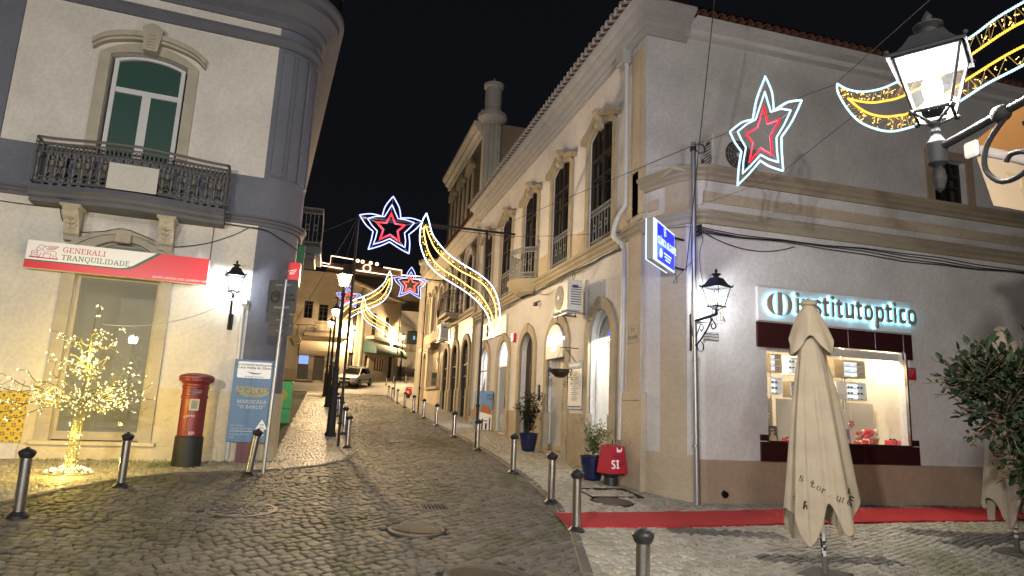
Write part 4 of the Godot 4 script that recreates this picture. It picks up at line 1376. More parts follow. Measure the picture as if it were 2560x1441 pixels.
	mb.poly(PackedVector2Array([Vector2(0.48, 0.24), Vector2(0.535, 0.24), Vector2(0.535, 0.12), Vector2(0.63, 0.12), Vector2(0.63, 0.24), Vector2(0.69, 0.24), Vector2(0.585, 0.42)]), RX, 0.0, 0.0025)
	part(mb, "arrow", M.sign_white, rb)
	text("150\nMts", 0.034, "Droid Sans", M.print_black, rb, tp.call(0.585, 0.235, 0.0025), 0.002, "lettering", 700, false, HORIZONTAL_ALIGNMENT_CENTER)
	mb = MB.new()
	mb.poly(PackedVector2Array([Vector2(0.22, 1.29), Vector2(0.30, 1.25), Vector2(0.42, 1.24), Vector2(0.50, 1.275), Vector2(0.40, 1.265), Vector2(0.30, 1.275)]), RX, 0.002, 0.0045)
	part(mb, "boat_mark", M.wave_print, rb)
	# printed seafood platter: flat print of small coloured shapes
	var r0 := RandomNumberGenerator.new()
	r0.seed = 3
	var pm := mat("platter_print", Color(1, 1, 1), 0.5, {"vc": true})
	mb = MB.new()
	mb.col = Color(0.28, 0.33, 0.12)
	mb.poly(PackedVector2Array([Vector2(0.06, 0.95), Vector2(0.14, 0.87), Vector2(0.26, 0.82), Vector2(0.5, 0.82), Vector2(0.62, 0.86), Vector2(0.66, 0.93), Vector2(0.6, 0.99), Vector2(0.42, 1.0), Vector2(0.2, 1.02), Vector2(0.1, 1.0)]), RX, 0.0, 0.001)
	for k in 90:
		var c := Vector2(r0.randf_range(0.09, 0.63), 0.93 + r0.randf_range(-0.06, 0.08))
		mb.col = [Color(0.40, 0.13, 0.06), Color(0.5, 0.28, 0.15), Color(0.25, 0.10, 0.05), Color(0.16, 0.2, 0.06), Color(0.5, 0.4, 0.25)][r0.randi() % 5]
		var pg := PackedVector2Array()
		var a0 := r0.randf() * TAU
		for j in 6:
			pg.append(c + Vector2(cos(a0 + j), sin(a0 + j) * 0.55) * r0.randf_range(0.012, 0.032))
		mb.flat(pg, RX, 0.0012 + k * 0.00002)
	part(mb, "platter_print", pm, rb)

var FA := Transform3D(Basis(Vector3(0, 0, -1), Vector3.UP, Vector3(-1, 0, 0)), Vector3(5.57, 0, 0)) # street front: (distance up the street, height, out)
var FB := Transform3D(Basis(), Vector3(0, 0, -9.9)) # shop front: (x, height, out)
var FU := Transform3D(Basis(), Vector3(0, 0, -10.95)) # set-back upper wall over the shop

func corner_path(x1 := 16.0, d1 := 11.0) -> Array:
	var pts := smooth([Vector3(5.57, 0, -11.0), Vector3(5.66, 0, -10.65), Vector3(5.80, 0, -10.28), Vector3(5.96, 0, -10.02), Vector3(6.2, 0, -9.9)], 4)
	var p := []
	if d1 > 11.0:
		p.append([Vector3(5.57, 0, -d1), Vector3.LEFT])
	for i in pts.size():
		var a: Vector3 = pts[maxi(i - 1, 0)]
		var b: Vector3 = pts[mini(i + 1, pts.size() - 1)]
		var t := (b - a).normalized()
		p.append([pts[i], Vector3(-t.z, 0, t.x).normalized() * (1.0 if Vector3(-t.z, 0, t.x).dot(Vector3(-1, 0, 1)) > 0 else -1.0)])
	p[p.size() - 1][1] = Vector3(0, 0, 1)
	if x1 > 6.3:
		p.append([Vector3(x1, 0, -9.9), Vector3(0, 0, 1)])
	return p

func iron_railing(mb: MB, xf: Transform3D, w: float, h: float, n := 8) -> void: # in the xf plane from (0,0)
	var s := []
	for y in [0.0, 0.13, h - 0.13, h]:
		s.append([Vector2(0, y), Vector2(w, y)])
	bars(mb, xf, s, 0.022, 0.022)
	s = []
	for i in n + 1:
		var x := w * i / n
		s.append([Vector2(x, 0.13), Vector2(x, h - 0.13)])
	bars(mb, xf, s, 0.014, 0.014)
	s = []
	var m := n * 2
	for i in m:
		var x0 := w * i / m
		var x1 := w * (i + 1) / m
		for y in [0.0, h - 0.13]:
			s.append([Vector2(x0, y), Vector2(x1, y + 0.13)])
			s.append([Vector2(x0, y + 0.13), Vector2(x1, y)])
	bars(mb, xf * Transform3D(Basis(), Vector3(0, 0, 0.003)), s, 0.009, 0.009)
	s = []
	for i in n:
		if i % 2 == 0:
			var c := Vector2(w * (i + 0.5) / n, h / 2)
			var q := Vector2(w / n * 0.5, 0)
			var r := Vector2(0, 0.085)
			s.append_array([[c - q, c + r], [c + r, c + q], [c + q, c - r], [c - r, c - q]])
	bars(mb, xf * Transform3D(Basis(), Vector3(0, 0, 0.006)), s, 0.014, 0.012)
	for i in n + 1:
		if i % 2 == 1:
			for y in [0.19, h - 0.19]:
				mb.ball(xf * Vector3(w * i / n, y, 0), Vector3.ONE * 0.02, 6, 4)

func dark_window(root: Node3D, xf: Transform3D, u0: float, u1: float, y0: float, ys: float, rise: float, dep: float, called := "window") -> MeshInstance3D:
	var mb := MB_frame(xf, u0 + 0.01, u1 - 0.01, y0, ys, rise, 0.06, -dep)
	var um := (u0 + u1) / 2
	mb.box(xf * Vector3(um, (y0 + ys) / 2 + 0.1, -dep + 0.035), Vector3(0.07, ys - y0 + 0.2, 0.05) if xf.basis.x.abs().x > 0.5 else Vector3(0.05, ys - y0 + 0.2, 0.07))
	for f in [0.30, 0.62]:
		mb.box(xf * Vector3(um, lerpf(y0, ys, f), -dep + 0.035), Vector3(u1 - u0 - 0.1, 0.04, 0.045), xf.basis)
	mb.box(xf * Vector3(um, lerpf(y0, ys, 0.80), -dep + 0.04), Vector3(u1 - u0 - 0.1, 0.08, 0.055), xf.basis)
	for s in [-1, 1]:
		mb.box(xf * Vector3(um + s * (u1 - u0) * 0.25, lerpf(y0, ys, 0.9) + 0.05, -dep + 0.035), Vector3(0.03, (ys - y0) * 0.25, 0.04), xf.basis)
	var o := part(mb, called, M.dark_wood, root)
	mb = MB.new()
	mb.flat(door_path(u0, u1, y0, ys, rise), xf, -dep + 0.01)
	part(mb, "window_pane", M.dark_glass, o)
	return o

func tex_letters(s: String, h: float, m: Material, parent: Node3D, xf: Transform3D, width: float, depth: float, called: String, font := "Droid Sans", weight := 700) -> MeshInstance3D:
	var o := text(s, h, font, m, parent, xf, depth, called, weight)
	var ab: AABB = o.mesh.get_aabb()
	if ab.size.x > 0.001:
		o.transform.basis = o.transform.basis * Basis.from_scale(Vector3(width / ab.size.x, 1, 1))
	return o

func corner_house() -> void:
	var root := thing("corner_house", "white two-storey corner house with beige trim, stone window frames and an optician below", "building", Vector3(5.8, gy(-10.5), -10.5))
	var mb := MB.new()
	var wins := [13.1, 15.7, 18.37, 21.08, 23.72]
	var up := []
	for c in wins:
		up.append([c - 0.65, c + 0.65, 5.33, 7.92, 0.20])
	var low := [[12.36, 13.52, 1.36, 3.42, 0.44], [14.99, 16.31, 0.72, 3.42, 0.44], [17.56, 18.87, 0.80, 3.42, 0.46], [20.20, 21.42, 0.95, 3.42, 0.44], [22.83, 24.13, 1.6, 3.42, 0.44]]
	wall(mb, FA, 11.0, 25.6, 0.2, 5.06, low, 0.17)
	wall(mb, FA, 10.95, 25.6, 5.06, 9.16, up, 0.10)
	part(mb, "street_wall", M.white_wall, root)
	mb = MB.new()
	wall(mb, FB, 6.2, 16.0, 0.1, 5.04, [[7.37, 10.33, 1.33, 3.04, 0.0]], 0.14)
	mb.sweep(corner_path(6.2), PackedVector2Array([Vector2(0, 0.1), Vector2(0, 5.04)]))
	part(mb, "shop_wall", M.white_wall, root)
	mb = MB.new()
	wall(mb, FU, 5.57, 16.0, 5.9, 9.42, [[12.55, 13.5, 6.10, 7.6, 0.0]], 0.28)
	part(mb, "upper_wall", M.white_wall, root)
	mb = MB.new() # flat roof behind the cornice, between shop wall and upper wall
	mb.box(Vector3(10.8, 5.98, -10.45), Vector3(10.4, 0.06, 1.0))
	part(mb, "ledge_roof", M.beige_wall, root)
	# plinth
	mb = MB.new()
	mb.sweep(corner_path(16.0), PackedVector2Array([Vector2(-0.02, 0.1), Vector2(0.025, 0.1), Vector2(0.025, 0.985), Vector2(0.0, 1.0), Vector2(-0.02, 1.0)]))
	part(mb, "plinth", M.brown_wall, root)
	mb = MB.new() # curved beige column at the corner, and its foot
	var cp := corner_path(6.2)
	mb.sweep(cp.slice(5, 12), PackedVector2Array([Vector2(-0.02, 1.0), Vector2(0.02, 1.0), Vector2(0.02, 5.04), Vector2(-0.02, 5.04)]))
	mb.sweep(cp.slice(0, 14), PackedVector2Array([Vector2(-0.02, 0.1), Vector2(0.03, 0.1), Vector2(0.03, 1.06), Vector2(-0.02, 1.06)]))
	part(mb, "corner_column", M.beige_wall, root)
	mb = MB.new() # pilaster at the corner of the street front
	mb.bbox(FA * Vector3(11.30, 1.10, 0.03), Vector3(0.84, 1.95, 0.12), 0.02, FA.basis)
	mb.bbox(FA * Vector3(11.30, 2.0, 0.03), Vector3(0.72, 0.18, 0.16), 0.03, FA.basis)
	mb.bbox(FA * Vector3(11.30, 3.56, 0.0), Vector3(0.56, 3.0, 0.10), 0.01, FA.basis)
	part(mb, "pilaster", M.beige_wall, root)
	mb = MB.new()
	mb.bbox(FA * Vector3(11.27, 7.15, 0.0), Vector3(0.5, 3.6, 0.09), 0.015, FA.basis)
	mb.bbox(FA * Vector3(11.27, 7.1, 0.04), Vector3(0.28, 3.3, 0.05), 0.015, FA.basis)
	mb.bbox(FA * Vector3(11.3, 5.9, 0.0), Vector3(0.7, 0.9, 0.13), 0.015, FA.basis)
	part(mb, "upper_pilaster", M.beige_wall, root)
	# stone plinth pieces between the doorways
	var runs := [[11.72, 12.1], [13.80, 14.72], [16.58, 17.3], [19.13, 19.95], [21.68, 22.58], [24.4, 25.6]]
	for r in runs:
		mb = MB.new()
		mb.bbox(FA * Vector3((r[0] + r[1]) / 2, 0.93, 0.0), Vector3(r[1] - r[0] - 0.01, 1.45, 0.07), 0.012, FA.basis)
		part(mb, "plinth_slab", M.plinth_stone, root)
	# doorway surrounds
	for h in low:
		mb = MB.new()
		surround(mb, FA, h[0], h[1], 0.3, h[3], h[4], 0.24, -0.02, 0.06)
		var o := part(mb, "stone_surround", M.stone, root)
		mb = MB.new()
		mb.poly(PackedVector2Array([Vector2((h[0] + h[1]) / 2 - 0.09, h[3] + h[4] - 0.0), Vector2((h[0] + h[1]) / 2 + 0.09, h[3] + h[4]), Vector2((h[0] + h[1]) / 2 + 0.12, h[3] + h[4] + 0.27), Vector2((h[0] + h[1]) / 2 - 0.12, h[3] + h[4] + 0.27)]), FA, 0.0, 0.08)
		part(mb, "keystone", M.stone, o)
		for s in [h[0] - 0.12, h[1] + 0.12]:
			mb = MB.new()
			mb.bbox(FA * Vector3(s, 1.0, 0.01), Vector3(0.27, 1.32, 0.16), 0.015, FA.basis)
			part(mb, "jamb_base", M.stone, o)
	# upper windows
	for i in 5:
		var c: float = wins[i]
		mb = MB.new()
		surround(mb, FA, c - 0.65, c + 0.65, 5.33, 7.92, 0.20, 0.20, 0.0, 0.05)
		var o := part(mb, "stone_surround", M.stone, root)
		mb = MB.new()
		var ho := smooth([Vector2(c - 0.98, 8.06), Vector2(c - 0.93, 8.12), Vector2(c - 0.55, 8.20), Vector2(c - 0.25, 8.36), Vector2(c, 8.40), Vector2(c + 0.25, 8.36), Vector2(c + 0.55, 8.20), Vector2(c + 0.93, 8.12), Vector2(c + 0.98, 8.06)], 3)
		var hi := []
		for p in ho:
			hi.append(p - Vector2(0, 0.11))
		mb.strip(PackedVector2Array(ho), PackedVector2Array(hi), FA, 0.0, 0.15)
		part(mb, "hood_mould", M.stone, o)
		mb = MB.new()
		var sp := smooth([Vector2(0.05, 8.00), Vector2(0.14, 8.04), Vector2(0.19, 8.12), Vector2(0.13, 8.2), Vector2(0.16, 8.32), Vector2(0.24, 8.40), Vector2(0.2, 8.46), Vector2(0.0, 8.46), Vector2(0.0, 8.0)], 3)
		mb.poly(PackedVector2Array(sp), Transform3D(Basis(FA.basis.z, Vector3.UP, FA.basis.x), FA * Vector3(c, 0, 0)), -0.08, 0.08)
		part(mb, "keystone", M.stone, o)
		dark_window(root, FA, c - 0.65, c + 0.65, 5.33, 7.92, 0.20, 0.09)
		if i != 2:
			mb = MB.new()
			iron_railing(mb, FA * Transform3D(Basis(), Vector3(c - 0.64, 5.36, -0.03)), 1.28, 0.86)
			part(mb, "window_railing", M.railing_paint, root)
	# beige band between the windows under their sills
	for r in [[11.55, 12.25], [13.95, 14.85], [16.55, 17.52], [19.22, 20.23], [21.93, 22.87], [24.57, 25.6]]:
		mb = MB.new()
		mb.poly(PackedVector2Array([Vector2(r[0], 5.3), Vector2(r[1], 5.3), Vector2(r[1], 5.89), Vector2(r[0], 5.89)]), FA, -0.02, 0.012)
		part(mb, "beige_panel", M.beige_wall, root)
	# string course in stone lengths
	var sc := PackedVector2Array([Vector2(-0.02, 5.05), Vector2(0.03, 5.05), Vector2(0.05, 5.10), Vector2(0.10, 5.14), Vector2(0.10, 5.20), Vector2(0.15, 5.23), Vector2(0.15, 5.30), Vector2(-0.02, 5.31)])
	var dd := 11.05
	while dd < 25.5:
		var L := minf(1.32, 25.6 - dd)
		if not (dd > 17.0 and dd + L < 19.9):
			mb = MB.new()
			mb.sweep([[Vector3(5.57, 0, -dd - 0.004), Vector3.LEFT], [Vector3(5.57, 0, -dd - L + 0.004), Vector3.LEFT]], sc)
			part(mb, "string_course", M.stone, root)
		else:
			mb = MB.new()
			mb.sweep([[Vector3(5.57, 0, -dd), Vector3.LEFT], [Vector3(5.57, 0, -dd - L), Vector3.LEFT]], sc)
			part(mb, "string_course", M.stone, root)
		dd += L
	# bowed balcony of the middle window
	mb = MB.new()
	var plan := []
	for k in 13:
		var a := lerpf(-1.12, 1.12, k / 12.0)
		plan.append(Vector2(18.37 + 0.92 * sin(a) / sin(1.12), 0.10 + 0.52 * (cos(a) - cos(1.12)) / (1.0 - cos(1.12))))
	var prof := [[1.0, 5.36], [1.03, 5.30], [0.95, 5.24], [0.80, 5.14], [0.55, 5.02], [0.30, 4.96]]
	for k in prof.size() - 1:
		for i in 12:
			var f := func(p: Vector2, s: Array) -> Vector3: return FA * Vector3(18.37 + (p.x - 18.37) * lerpf(1.0, s[0], 0.5), s[1], p.y * s[0])
			var A: Vector3 = f.call(plan[i], prof[k])
			var B: Vector3 = f.call(plan[i + 1], prof[k])
			var C: Vector3 = f.call(plan[i + 1], prof[k + 1])
			var D: Vector3 = f.call(plan[i], prof[k + 1])
			var nn := (B - A).cross(D - A).normalized()
			if nn.dot(Vector3(-1, -0.6, 0)) < 0:
				nn = -nn
			mb.quad(A, B, C, D, nn)
	var top := PackedVector2Array(plan)
	top.append(Vector2(plan[12].x, 0))
	top.append(Vector2(plan[0].x, 0))
	mb.flat(top, Transform3D(Basis(FA.basis.x, FA.basis.z, Vector3.UP), Vector3(5.57, 5.36, 0)), 0.0)
	part(mb, "balcony_slab", M.stone, root)
	mb = MB.new()
	for k in 12:
		var a: Vector2 = plan[k] - Vector2(0, 0.05)
		var b: Vector2 = plan[k + 1] - Vector2(0, 0.05)
		var A := FA * Vector3(a.x, 5.40, a.y)
		var B := FA * Vector3(b.x, 5.40, b.y)
		var ex := (B - A).normalized()
		iron_railing(mb, Transform3D(Basis(ex, Vector3.UP, ex.cross(Vector3.UP)), A), A.distance_to(B), 0.86, 2)
	for e in [0, 12]:
		var A := FA * Vector3(plan[e].x, 5.40, plan[e].y - 0.05)
		var B := FA * Vector3(plan[e].x, 5.40, 0)
		mb.tube([A + Vector3(0, 0.86, 0), B + Vector3(0, 0.86, 0)], 0.014, 5)
		mb.tube([A, B], 0.014, 5)
	var br := part(mb, "balcony_railing", M.railing_paint, root)
	mb = MB.new()
	var px: Vector3 = FA * Vector3(plan[0].x, 6.26, plan[0].y - 0.05)
	mb.lathe([Vector2(0.02, 0), Vector2(0.03, 0.03), Vector2(0.015, 0.05), Vector2(0.05, 0.1), Vector2(0.05, 0.15), Vector2(0.02, 0.2), Vector2(0, 0.22)], 8, Transform3D(Basis(), px))
	part(mb, "finial", M.railing_paint, br)
	# main cornice of the street front with a short return on the shop side
	var cpr := PackedVector2Array([Vector2(-0.02, 9.12), Vector2(0.03, 9.12), Vector2(0.04, 9.19), Vector2(0.09, 9.22), Vector2(0.10, 9.28), Vector2(0.17, 9.34), Vector2(0.19, 9.42), Vector2(0.30, 9.47), Vector2(0.31, 9.53), Vector2(0.43, 9.60), Vector2(0.44, 9.66), Vector2(-0.02, 9.70)])
	mb = MB.new()
	var s2 := sqrt(2.0)
	mb.sweep([[Vector3(5.57, 0, -25.6), Vector3.LEFT], [Vector3(5.57, 0, -10.95), Vector3(-1, 0, 1)], [Vector3(6.45, 0, -10.95), Vector3(0, 0, 1)]], cpr)
	part(mb, "cornice", M.white_tile, root)
	var rt := MB.new()
	rt.lathe([Vector2(0.105, 0.0), Vector2(0.105, 0.30)], 7, Transform3D(Basis(), Vector3.ZERO), 0.0, PI)
	rt.lathe([Vector2(0.09, 0.0), Vector2(0.09, 0.30)], 7, Transform3D(Basis(), Vector3.ZERO), 0.0, PI)
	for s in 7:
		var a0 := PI * s / 7
		var a1 := PI * (s + 1) / 7
		rt.quad(Vector3(cos(a0) * 0.09, 0, sin(a0) * 0.09), Vector3(cos(a1) * 0.09, 0, sin(a1) * 0.09), Vector3(cos(a1) * 0.105, 0, sin(a1) * 0.105), Vector3(cos(a0) * 0.105, 0, sin(a0) * 0.105), Vector3.DOWN)
	var tile := rt.mesh()
	for k in 66:
		var o := part(tile, "eave_tile", M.white_tile, root)
		var zz := -10.55 - k * 0.229
		o.transform = Transform3D(Basis(Vector3(0, 0, 1), Vector3(0.95, 0.31, 0), Vector3(-0.31, 0.95, 0)), Vector3(5.03, 9.665 + 0.004 * sin(k * 2.1), zz) - root.position)
	# tiled eave over the shop side
	for k in 52:
		var o := part(tile, "eave_tile", M.roof_tile, root)
		o.transform = Transform3D(Basis(Vector3(1, 0, 0), Vector3(0, 0.31, -0.95), Vector3(0, 0.95, 0.31)), Vector3(6.55 + k * 0.21, 9.50, -10.48 + 0.004 * sin(k * 1.7)) - root.position)
	mb = MB.new()
	mb.box(Vector3(11.3, 9.42, -10.73), Vector3(9.7, 0.14, 0.44))
	mb.box(Vector3(11.3, 9.30, -10.86), Vector3(9.7, 0.12, 0.18))
	part(mb, "eave_board", M.white_wall, root)
	mb = MB.new() # roof slopes
	mb.quad(Vector3(5.06, 9.70, -10.5), Vector3(5.06, 9.70, -25.6), Vector3(10.5, 11.4, -25.6), Vector3(10.5, 11.4, -14.5), Vector3(-0.3, 0.95, 0))
	mb.quad(Vector3(5.06, 9.70, -10.5), Vector3(16.2, 9.6, -10.5), Vector3(16.2, 11.4, -14.5), Vector3(10.5, 11.4, -14.5), Vector3(0, 0.9, 0.4))
	part(mb, "roof", M.roof_tile, root)
	# cornice above the shop
	mb = MB.new()
	mb.sweep(corner_path(16.0), PackedVector2Array([Vector2(-0.02, 5.82), Vector2(0.05, 5.82), Vector2(0.07, 5.88), Vector2(0.13, 5.91), Vector2(0.13, 5.96), Vector2(0.20, 6.0), Vector2(0.20, 6.06), Vector2(-0.10, 6.08)]))
	part(mb, "cornice", M.stone, root)
	mb = MB.new()
	mb.sweep(corner_path(16.0), PackedVector2Array([Vector2(-0.02, 5.02), Vector2(0.06, 5.02), Vector2(0.08, 5.09), Vector2(0.14, 5.13), Vector2(0.14, 5.17), Vector2(0.18, 5.20), Vector2(0.18, 5.235), Vector2(-0.02, 5.24)]))
	part(mb, "string_course", M.stone, root)
	mb = MB.new()
	mb.sweep(corner_path(16.0), PackedVector2Array([Vector2(-0.02, 5.23), Vector2(0.0, 5.23), Vector2(0.0, 5.83), Vector2(-0.02, 5.83)]))
	part(mb, "frieze", M.white_wall, root)
	mb = MB.new()
	mb.sweep([[Vector3(6.15, 0, -9.9), Vector3(0, 0, 1)], [Vector3(16, 0, -9.9), Vector3(0, 0, 1)]], PackedVector2Array([Vector2(-0.01, 5.42), Vector2(0.02, 5.42), Vector2(0.02, 5.62), Vector2(-0.01, 5.62)]))
	mb.sweep(corner_path(6.2).slice(6, 14), PackedVector2Array([Vector2(-0.01, 5.24), Vector2(0.025, 5.24), Vector2(0.025, 5.82), Vector2(-0.01, 5.82)]))
	part(mb, "beige_band", M.beige_wall, root)
	mb = MB.new()
	var cq: Vector3 = corner_path(6.2)[3][0]
	var cn: Vector3 = corner_path(6.2)[3][1]
	mb.bbox(cq + cn * 0.02 + Vector3(0, 5.52, 0), Vector3(0.26, 0.2, 0.04), 0.008, Basis(Vector3(-cn.z, 0, cn.x), Vector3.UP, cn))
	part(mb, "beige_panel", M.beige_wall, root)
	# upper window over the shop
	mb = MB.new()
	surround(mb, FU, 12.55, 13.5, 6.0, 7.6, 0.0, 0.2, 0.0, 0.04)
	part(mb, "stone_surround", M.brown_wall, root)
	dark_window(root, FU, 12.55, 13.5, 6.10, 7.6, 0.0, 0.2)
	# drainpipe on the street front
	mb = MB.new()
	mb.tube(smooth([FA * Vector3(11.66, 8.95, 0.1), FA * Vector3(11.66, 7.0, 0.08), FA * Vector3(11.66, 5.95, 0.08), FA * Vector3(11.68, 5.75, 0.1), FA * Vector3(11.86, 5.6, 0.14), FA * Vector3(11.90, 5.4, 0.2), FA * Vector3(11.90, 5.2, 0.22), FA * Vector3(11.80, 5.06, 0.15), FA * Vector3(11.72, 4.95, 0.09), FA * Vector3(11.70, 4.6, 0.08), FA * Vector3(11.70, 2.8, 0.08), FA * Vector3(11.78, 1.2, 0.08)], 4), 0.05, 8)
	part(mb, "drainpipe", M.pvc_white, root)
	mb = MB.new()
	mb.bbox(FA * Vector3(11.75, 9.0, 0.12), Vector3(0.34, 0.3, 0.22), 0.02, FA.basis)
	part(mb, "rain_hopper", mat("hopper_grey", lin(0.40, 0.40, 0.40), 0.6, {"tex": "mott", "scale": 2.0}), root)
	mb = MB.new()
	mb.tube([FA * Vector3(25.35, 8.9, 0.07), FA * Vector3(25.35, 4.9, 0.07), FA * Vector3(25.45, 1.4, 0.07)], 0.055, 7)
	part(mb, "drainpipe", M.stone, root)
	shop_windows(root)
	house_fixtures()

func shop_windows(root: Node3D) -> void:
	var mb := MB.new()
	# display window in the first street doorway: white lit case
	var c0 := 12.36
	var c1 := 13.52
	for f in [[Vector3((c0 + c1) / 2, 2.6, -0.640), Vector3(1.5, 3.2, 0.06)], [Vector3(c0 - 0.16, 2.6, -0.400), Vector3(0.06, 3.2, 0.44)], [Vector3(c1 + 0.16, 2.6, -0.400), Vector3(0.06, 3.2, 0.44)], [Vector3((c0 + c1) / 2, 1.33, -0.400), Vector3(1.4, 0.06, 0.44)], [Vector3((c0 + c1) / 2, 3.28, -0.400), Vector3(1.4, 0.05, 0.44)]]:
		mb.box(FA * f[0], f[1], FA.basis)
	var cs := part(mb, "display_case", M.sign_white, root)
	mb = MB.new()
	mb.box(FA * Vector3((c0 + c1) / 2, 3.235, -0.160), Vector3(1.1, 0.03, 0.2), FA.basis)
	part(mb, "light_strip", M.lit_panel, cs)
	var al := AreaLight3D.new()
	al.name = "case_light"
	al.area_size = Vector2(1.1, 0.2)
	al.light_energy = 3.2
	al.light_color = Color(1.0, 0.97, 0.92)
	al.shadow_enabled = true
	cs.add_child(al)
	al.transform = Transform3D(Basis(Vector3(0, 0, 1), Vector3(1, 0, 0), Vector3(0, 1, 0)), FA * Vector3((c0 + c1) / 2, 3.21, -0.160))
	for q in [[12.62, 1.98, 0.06], [12.95, 1.75, 0.065], [12.55, 2.25, 0.05], [13.15, 2.3, 0.045]]:
		mb = MB.new()
		mb.ball(FA * Vector3(q[0], q[1], -0.340), Vector3.ONE * q[2], 10, 7)
		mb.tube([FA * Vector3(q[0], q[1], -0.340), FA * Vector3(q[0], 3.22, -0.340)], 0.002, 3)
		part(mb, "bauble", mat("bauble_gold", lin(0.55, 0.5, 0.3), 0.3), cs)
	mb = MB.new()
	for k in 40:
		var r := Vector3(rng.randf_range(-0.1, 0.1), rng.randf_range(0, 0.22), rng.randf_range(-0.08, 0.08))
		mb.ball(FA * Vector3(12.52, 1.42, -0.360) + r, Vector3(0.035, 0.02, 0.03), 5, 3)
	part(mb, "red_plant", mat("case_plant", lin(0.10, 0.12, 0.03), 0.6), cs)
	mb = MB.new()
	mb.strip(door_path(c0 + 0.03, c1 - 0.03, 1.37, 3.40, 0.42), door_path(c0 + 0.07, c1 - 0.07, 1.41, 3.37, 0.40), FA, -0.170, -0.130)
	mb.box(FA * Vector3(12.94, 3.20, -0.150), Vector3(1.1, 0.06, 0.05), FA.basis)
	part(mb, "window_frame", M.pvc_white, cs)
	mb = MB.new()
	mb.flat(door_path(c0, c1, 1.37, 3.40, 0.42), FA, -0.155)
	part(mb, "window_pane", M.pane, cs)
	mb = MB.new()
	mb.flat(door_path(c0 + 0.05, c1 - 0.05, 3.23, 3.40, 0.41), FA, -0.260)
	part(mb, "fanlight_backing", mat("fanlight_grey", lin(0.42, 0.41, 0.38), 0.5), cs)
	mb = MB.new()
	mb.box(FA * Vector3(12.75, 3.33, -0.240), Vector3(0.7, 0.13, 0.02), FA.basis)
	part(mb, "blue_strip", M.sign_glow_blue, cs)
	# blinds in the fanlight
	mb = MB.new()
	for k in 12:
		mb.box(FA * Vector3(12.86, 3.42 + k * 0.032, -0.230), Vector3(0.5 - 0.012 * k, 0.014, 0.02), FA.basis)
	part(mb, "blind_slats", M.stone, cs)
	# shop door with arched light box
	mb = MB.new()
	mb.poly(door_path(15.02, 16.28, 2.98, 3.40, 0.42), FA, -0.10, 0.10)
	var lb := part(mb, "arched_light_box", M.ac_white, root)
	mb = MB.new()
	var BXs := Transform3D(Basis(Vector3(0, 0, 1), Vector3.UP, Vector3(-1, 0, 0)), Vector3.ZERO)
	mb.poly(PackedVector2Array([Vector2(15.1, 3.30), Vector2(16.18, 3.30), Vector2(16.18, 3.58), Vector2(15.1, 3.58)]), FA, 0.10, 0.106)
	part(mb, "blue_sign_face", M.sign_glow_blue, lb)
	var tb := Basis(Vector3(0, 0, 1), Vector3.UP, Vector3(-1, 0, 0))
	var tl := text("institutoptico", 0.12, "Droid Sans", M.lightbox_white, lb, Transform3D(tb, FA * Vector3(15.95, 3.33, 0.108)), 0.004, "lit_lettering", 700)
	mb = MB.new()
	mb.poly(PackedVector2Array([Vector2(16.0, 3.34), Vector2(16.12, 3.34), Vector2(16.12, 3.54), Vector2(16.0, 3.54)]), FA, 0.10, 0.11)
	mb.poly(PackedVector2Array([Vector2(15.5, 3.16), Vector2(15.85, 3.16), Vector2(15.85, 3.22), Vector2(15.5, 3.22)]), FA, 0.10, 0.106)
	part(mb, "small_lit_sign", M.lightbox_white, lb)
	lamp(lb, FA * Vector3(15.64, 3.42, 0.2), Color(0.25, 0.45, 1.0), 0.06, 0.1)
	mb = MB.new()
	for k in 22:
		mb.bbox(FA * Vector3(15.25, 0.98 + k * 0.092, -0.100), Vector3(0.5, 0.085, 0.03), 0.008, FA.basis)
	part(mb, "roller_shutter", mat("shutter_grey", lin(0.30, 0.30, 0.30), 0.4, {"tex": "mott", "scale": 3.0}), root)
	mb = MB.new()
	mb.bbox(FA * Vector3(15.9, 1.9, -0.120), Vector3(0.8, 2.2, 0.05), 0.01, FA.basis)
	part(mb, "glass_door", mat("door_grey", lin(0.48, 0.48, 0.46), 0.3, {"tex": "mott", "scale": 2.0}), root)
	for k in 2:
		mb = MB.new()
		mb.bbox(FA * Vector3(15.65, 0.64 + k * 0.15, 0.02 - 0.2 * k), Vector3(1.5 - 0.24 * k, 0.16, 0.26), 0.015, FA.basis)
		part(mb, "step", M.stone, root)
	# dark wooden door
	mb = MB.new()
	mb.flat(door_path(17.56, 18.87, 0.8, 3.42, 0.46), FA, -0.170)
	for q in [[17.9, 1.5], [17.9, 2.6], [18.52, 1.5], [18.52, 2.6]]:
		mb.bbox(FA * Vector3(q[0], q[1], -0.160), Vector3(0.42, 0.85, 0.04), 0.015, FA.basis)
	mb.box(FA * Vector3(18.21, 2.2, -0.150), Vector3(0.06, 2.7, 0.05), FA.basis)
	var wd := part(mb, "wooden_door", M.dark_wood, root)
	mb = MB.new()
	mb.tube(smooth([FA * Vector3(18.12, 2.15, -0.130), FA * Vector3(18.12, 2.12, -0.080), FA * Vector3(18.12, 1.98, -0.080), FA * Vector3(18.12, 1.95, -0.130)], 3), 0.014, 6)
	part(mb, "handle", M.steel, wd)
	mb = MB.new()
	mb.bbox(FA * Vector3(18.21, 0.66, 0.0), Vector3(1.5, 0.16, 0.3), 0.015, FA.basis)
	part(mb, "step", M.stone, root)
	# pale glass door with a lit fanlight
	mb = MB.new()
	mb.strip(door_path(20.22, 21.40, 0.9, 3.40, 0.43), door_path(20.30, 21.32, 0.98, 3.36, 0.40), FA, -0.040, 0.020)
	mb.box(FA * Vector3(20.81, 3.05, -0.010), Vector3(1.1, 0.06, 0.05), FA.basis)
	var gd := part(mb, "glass_door", M.ac_white, root)
	mb = MB.new()
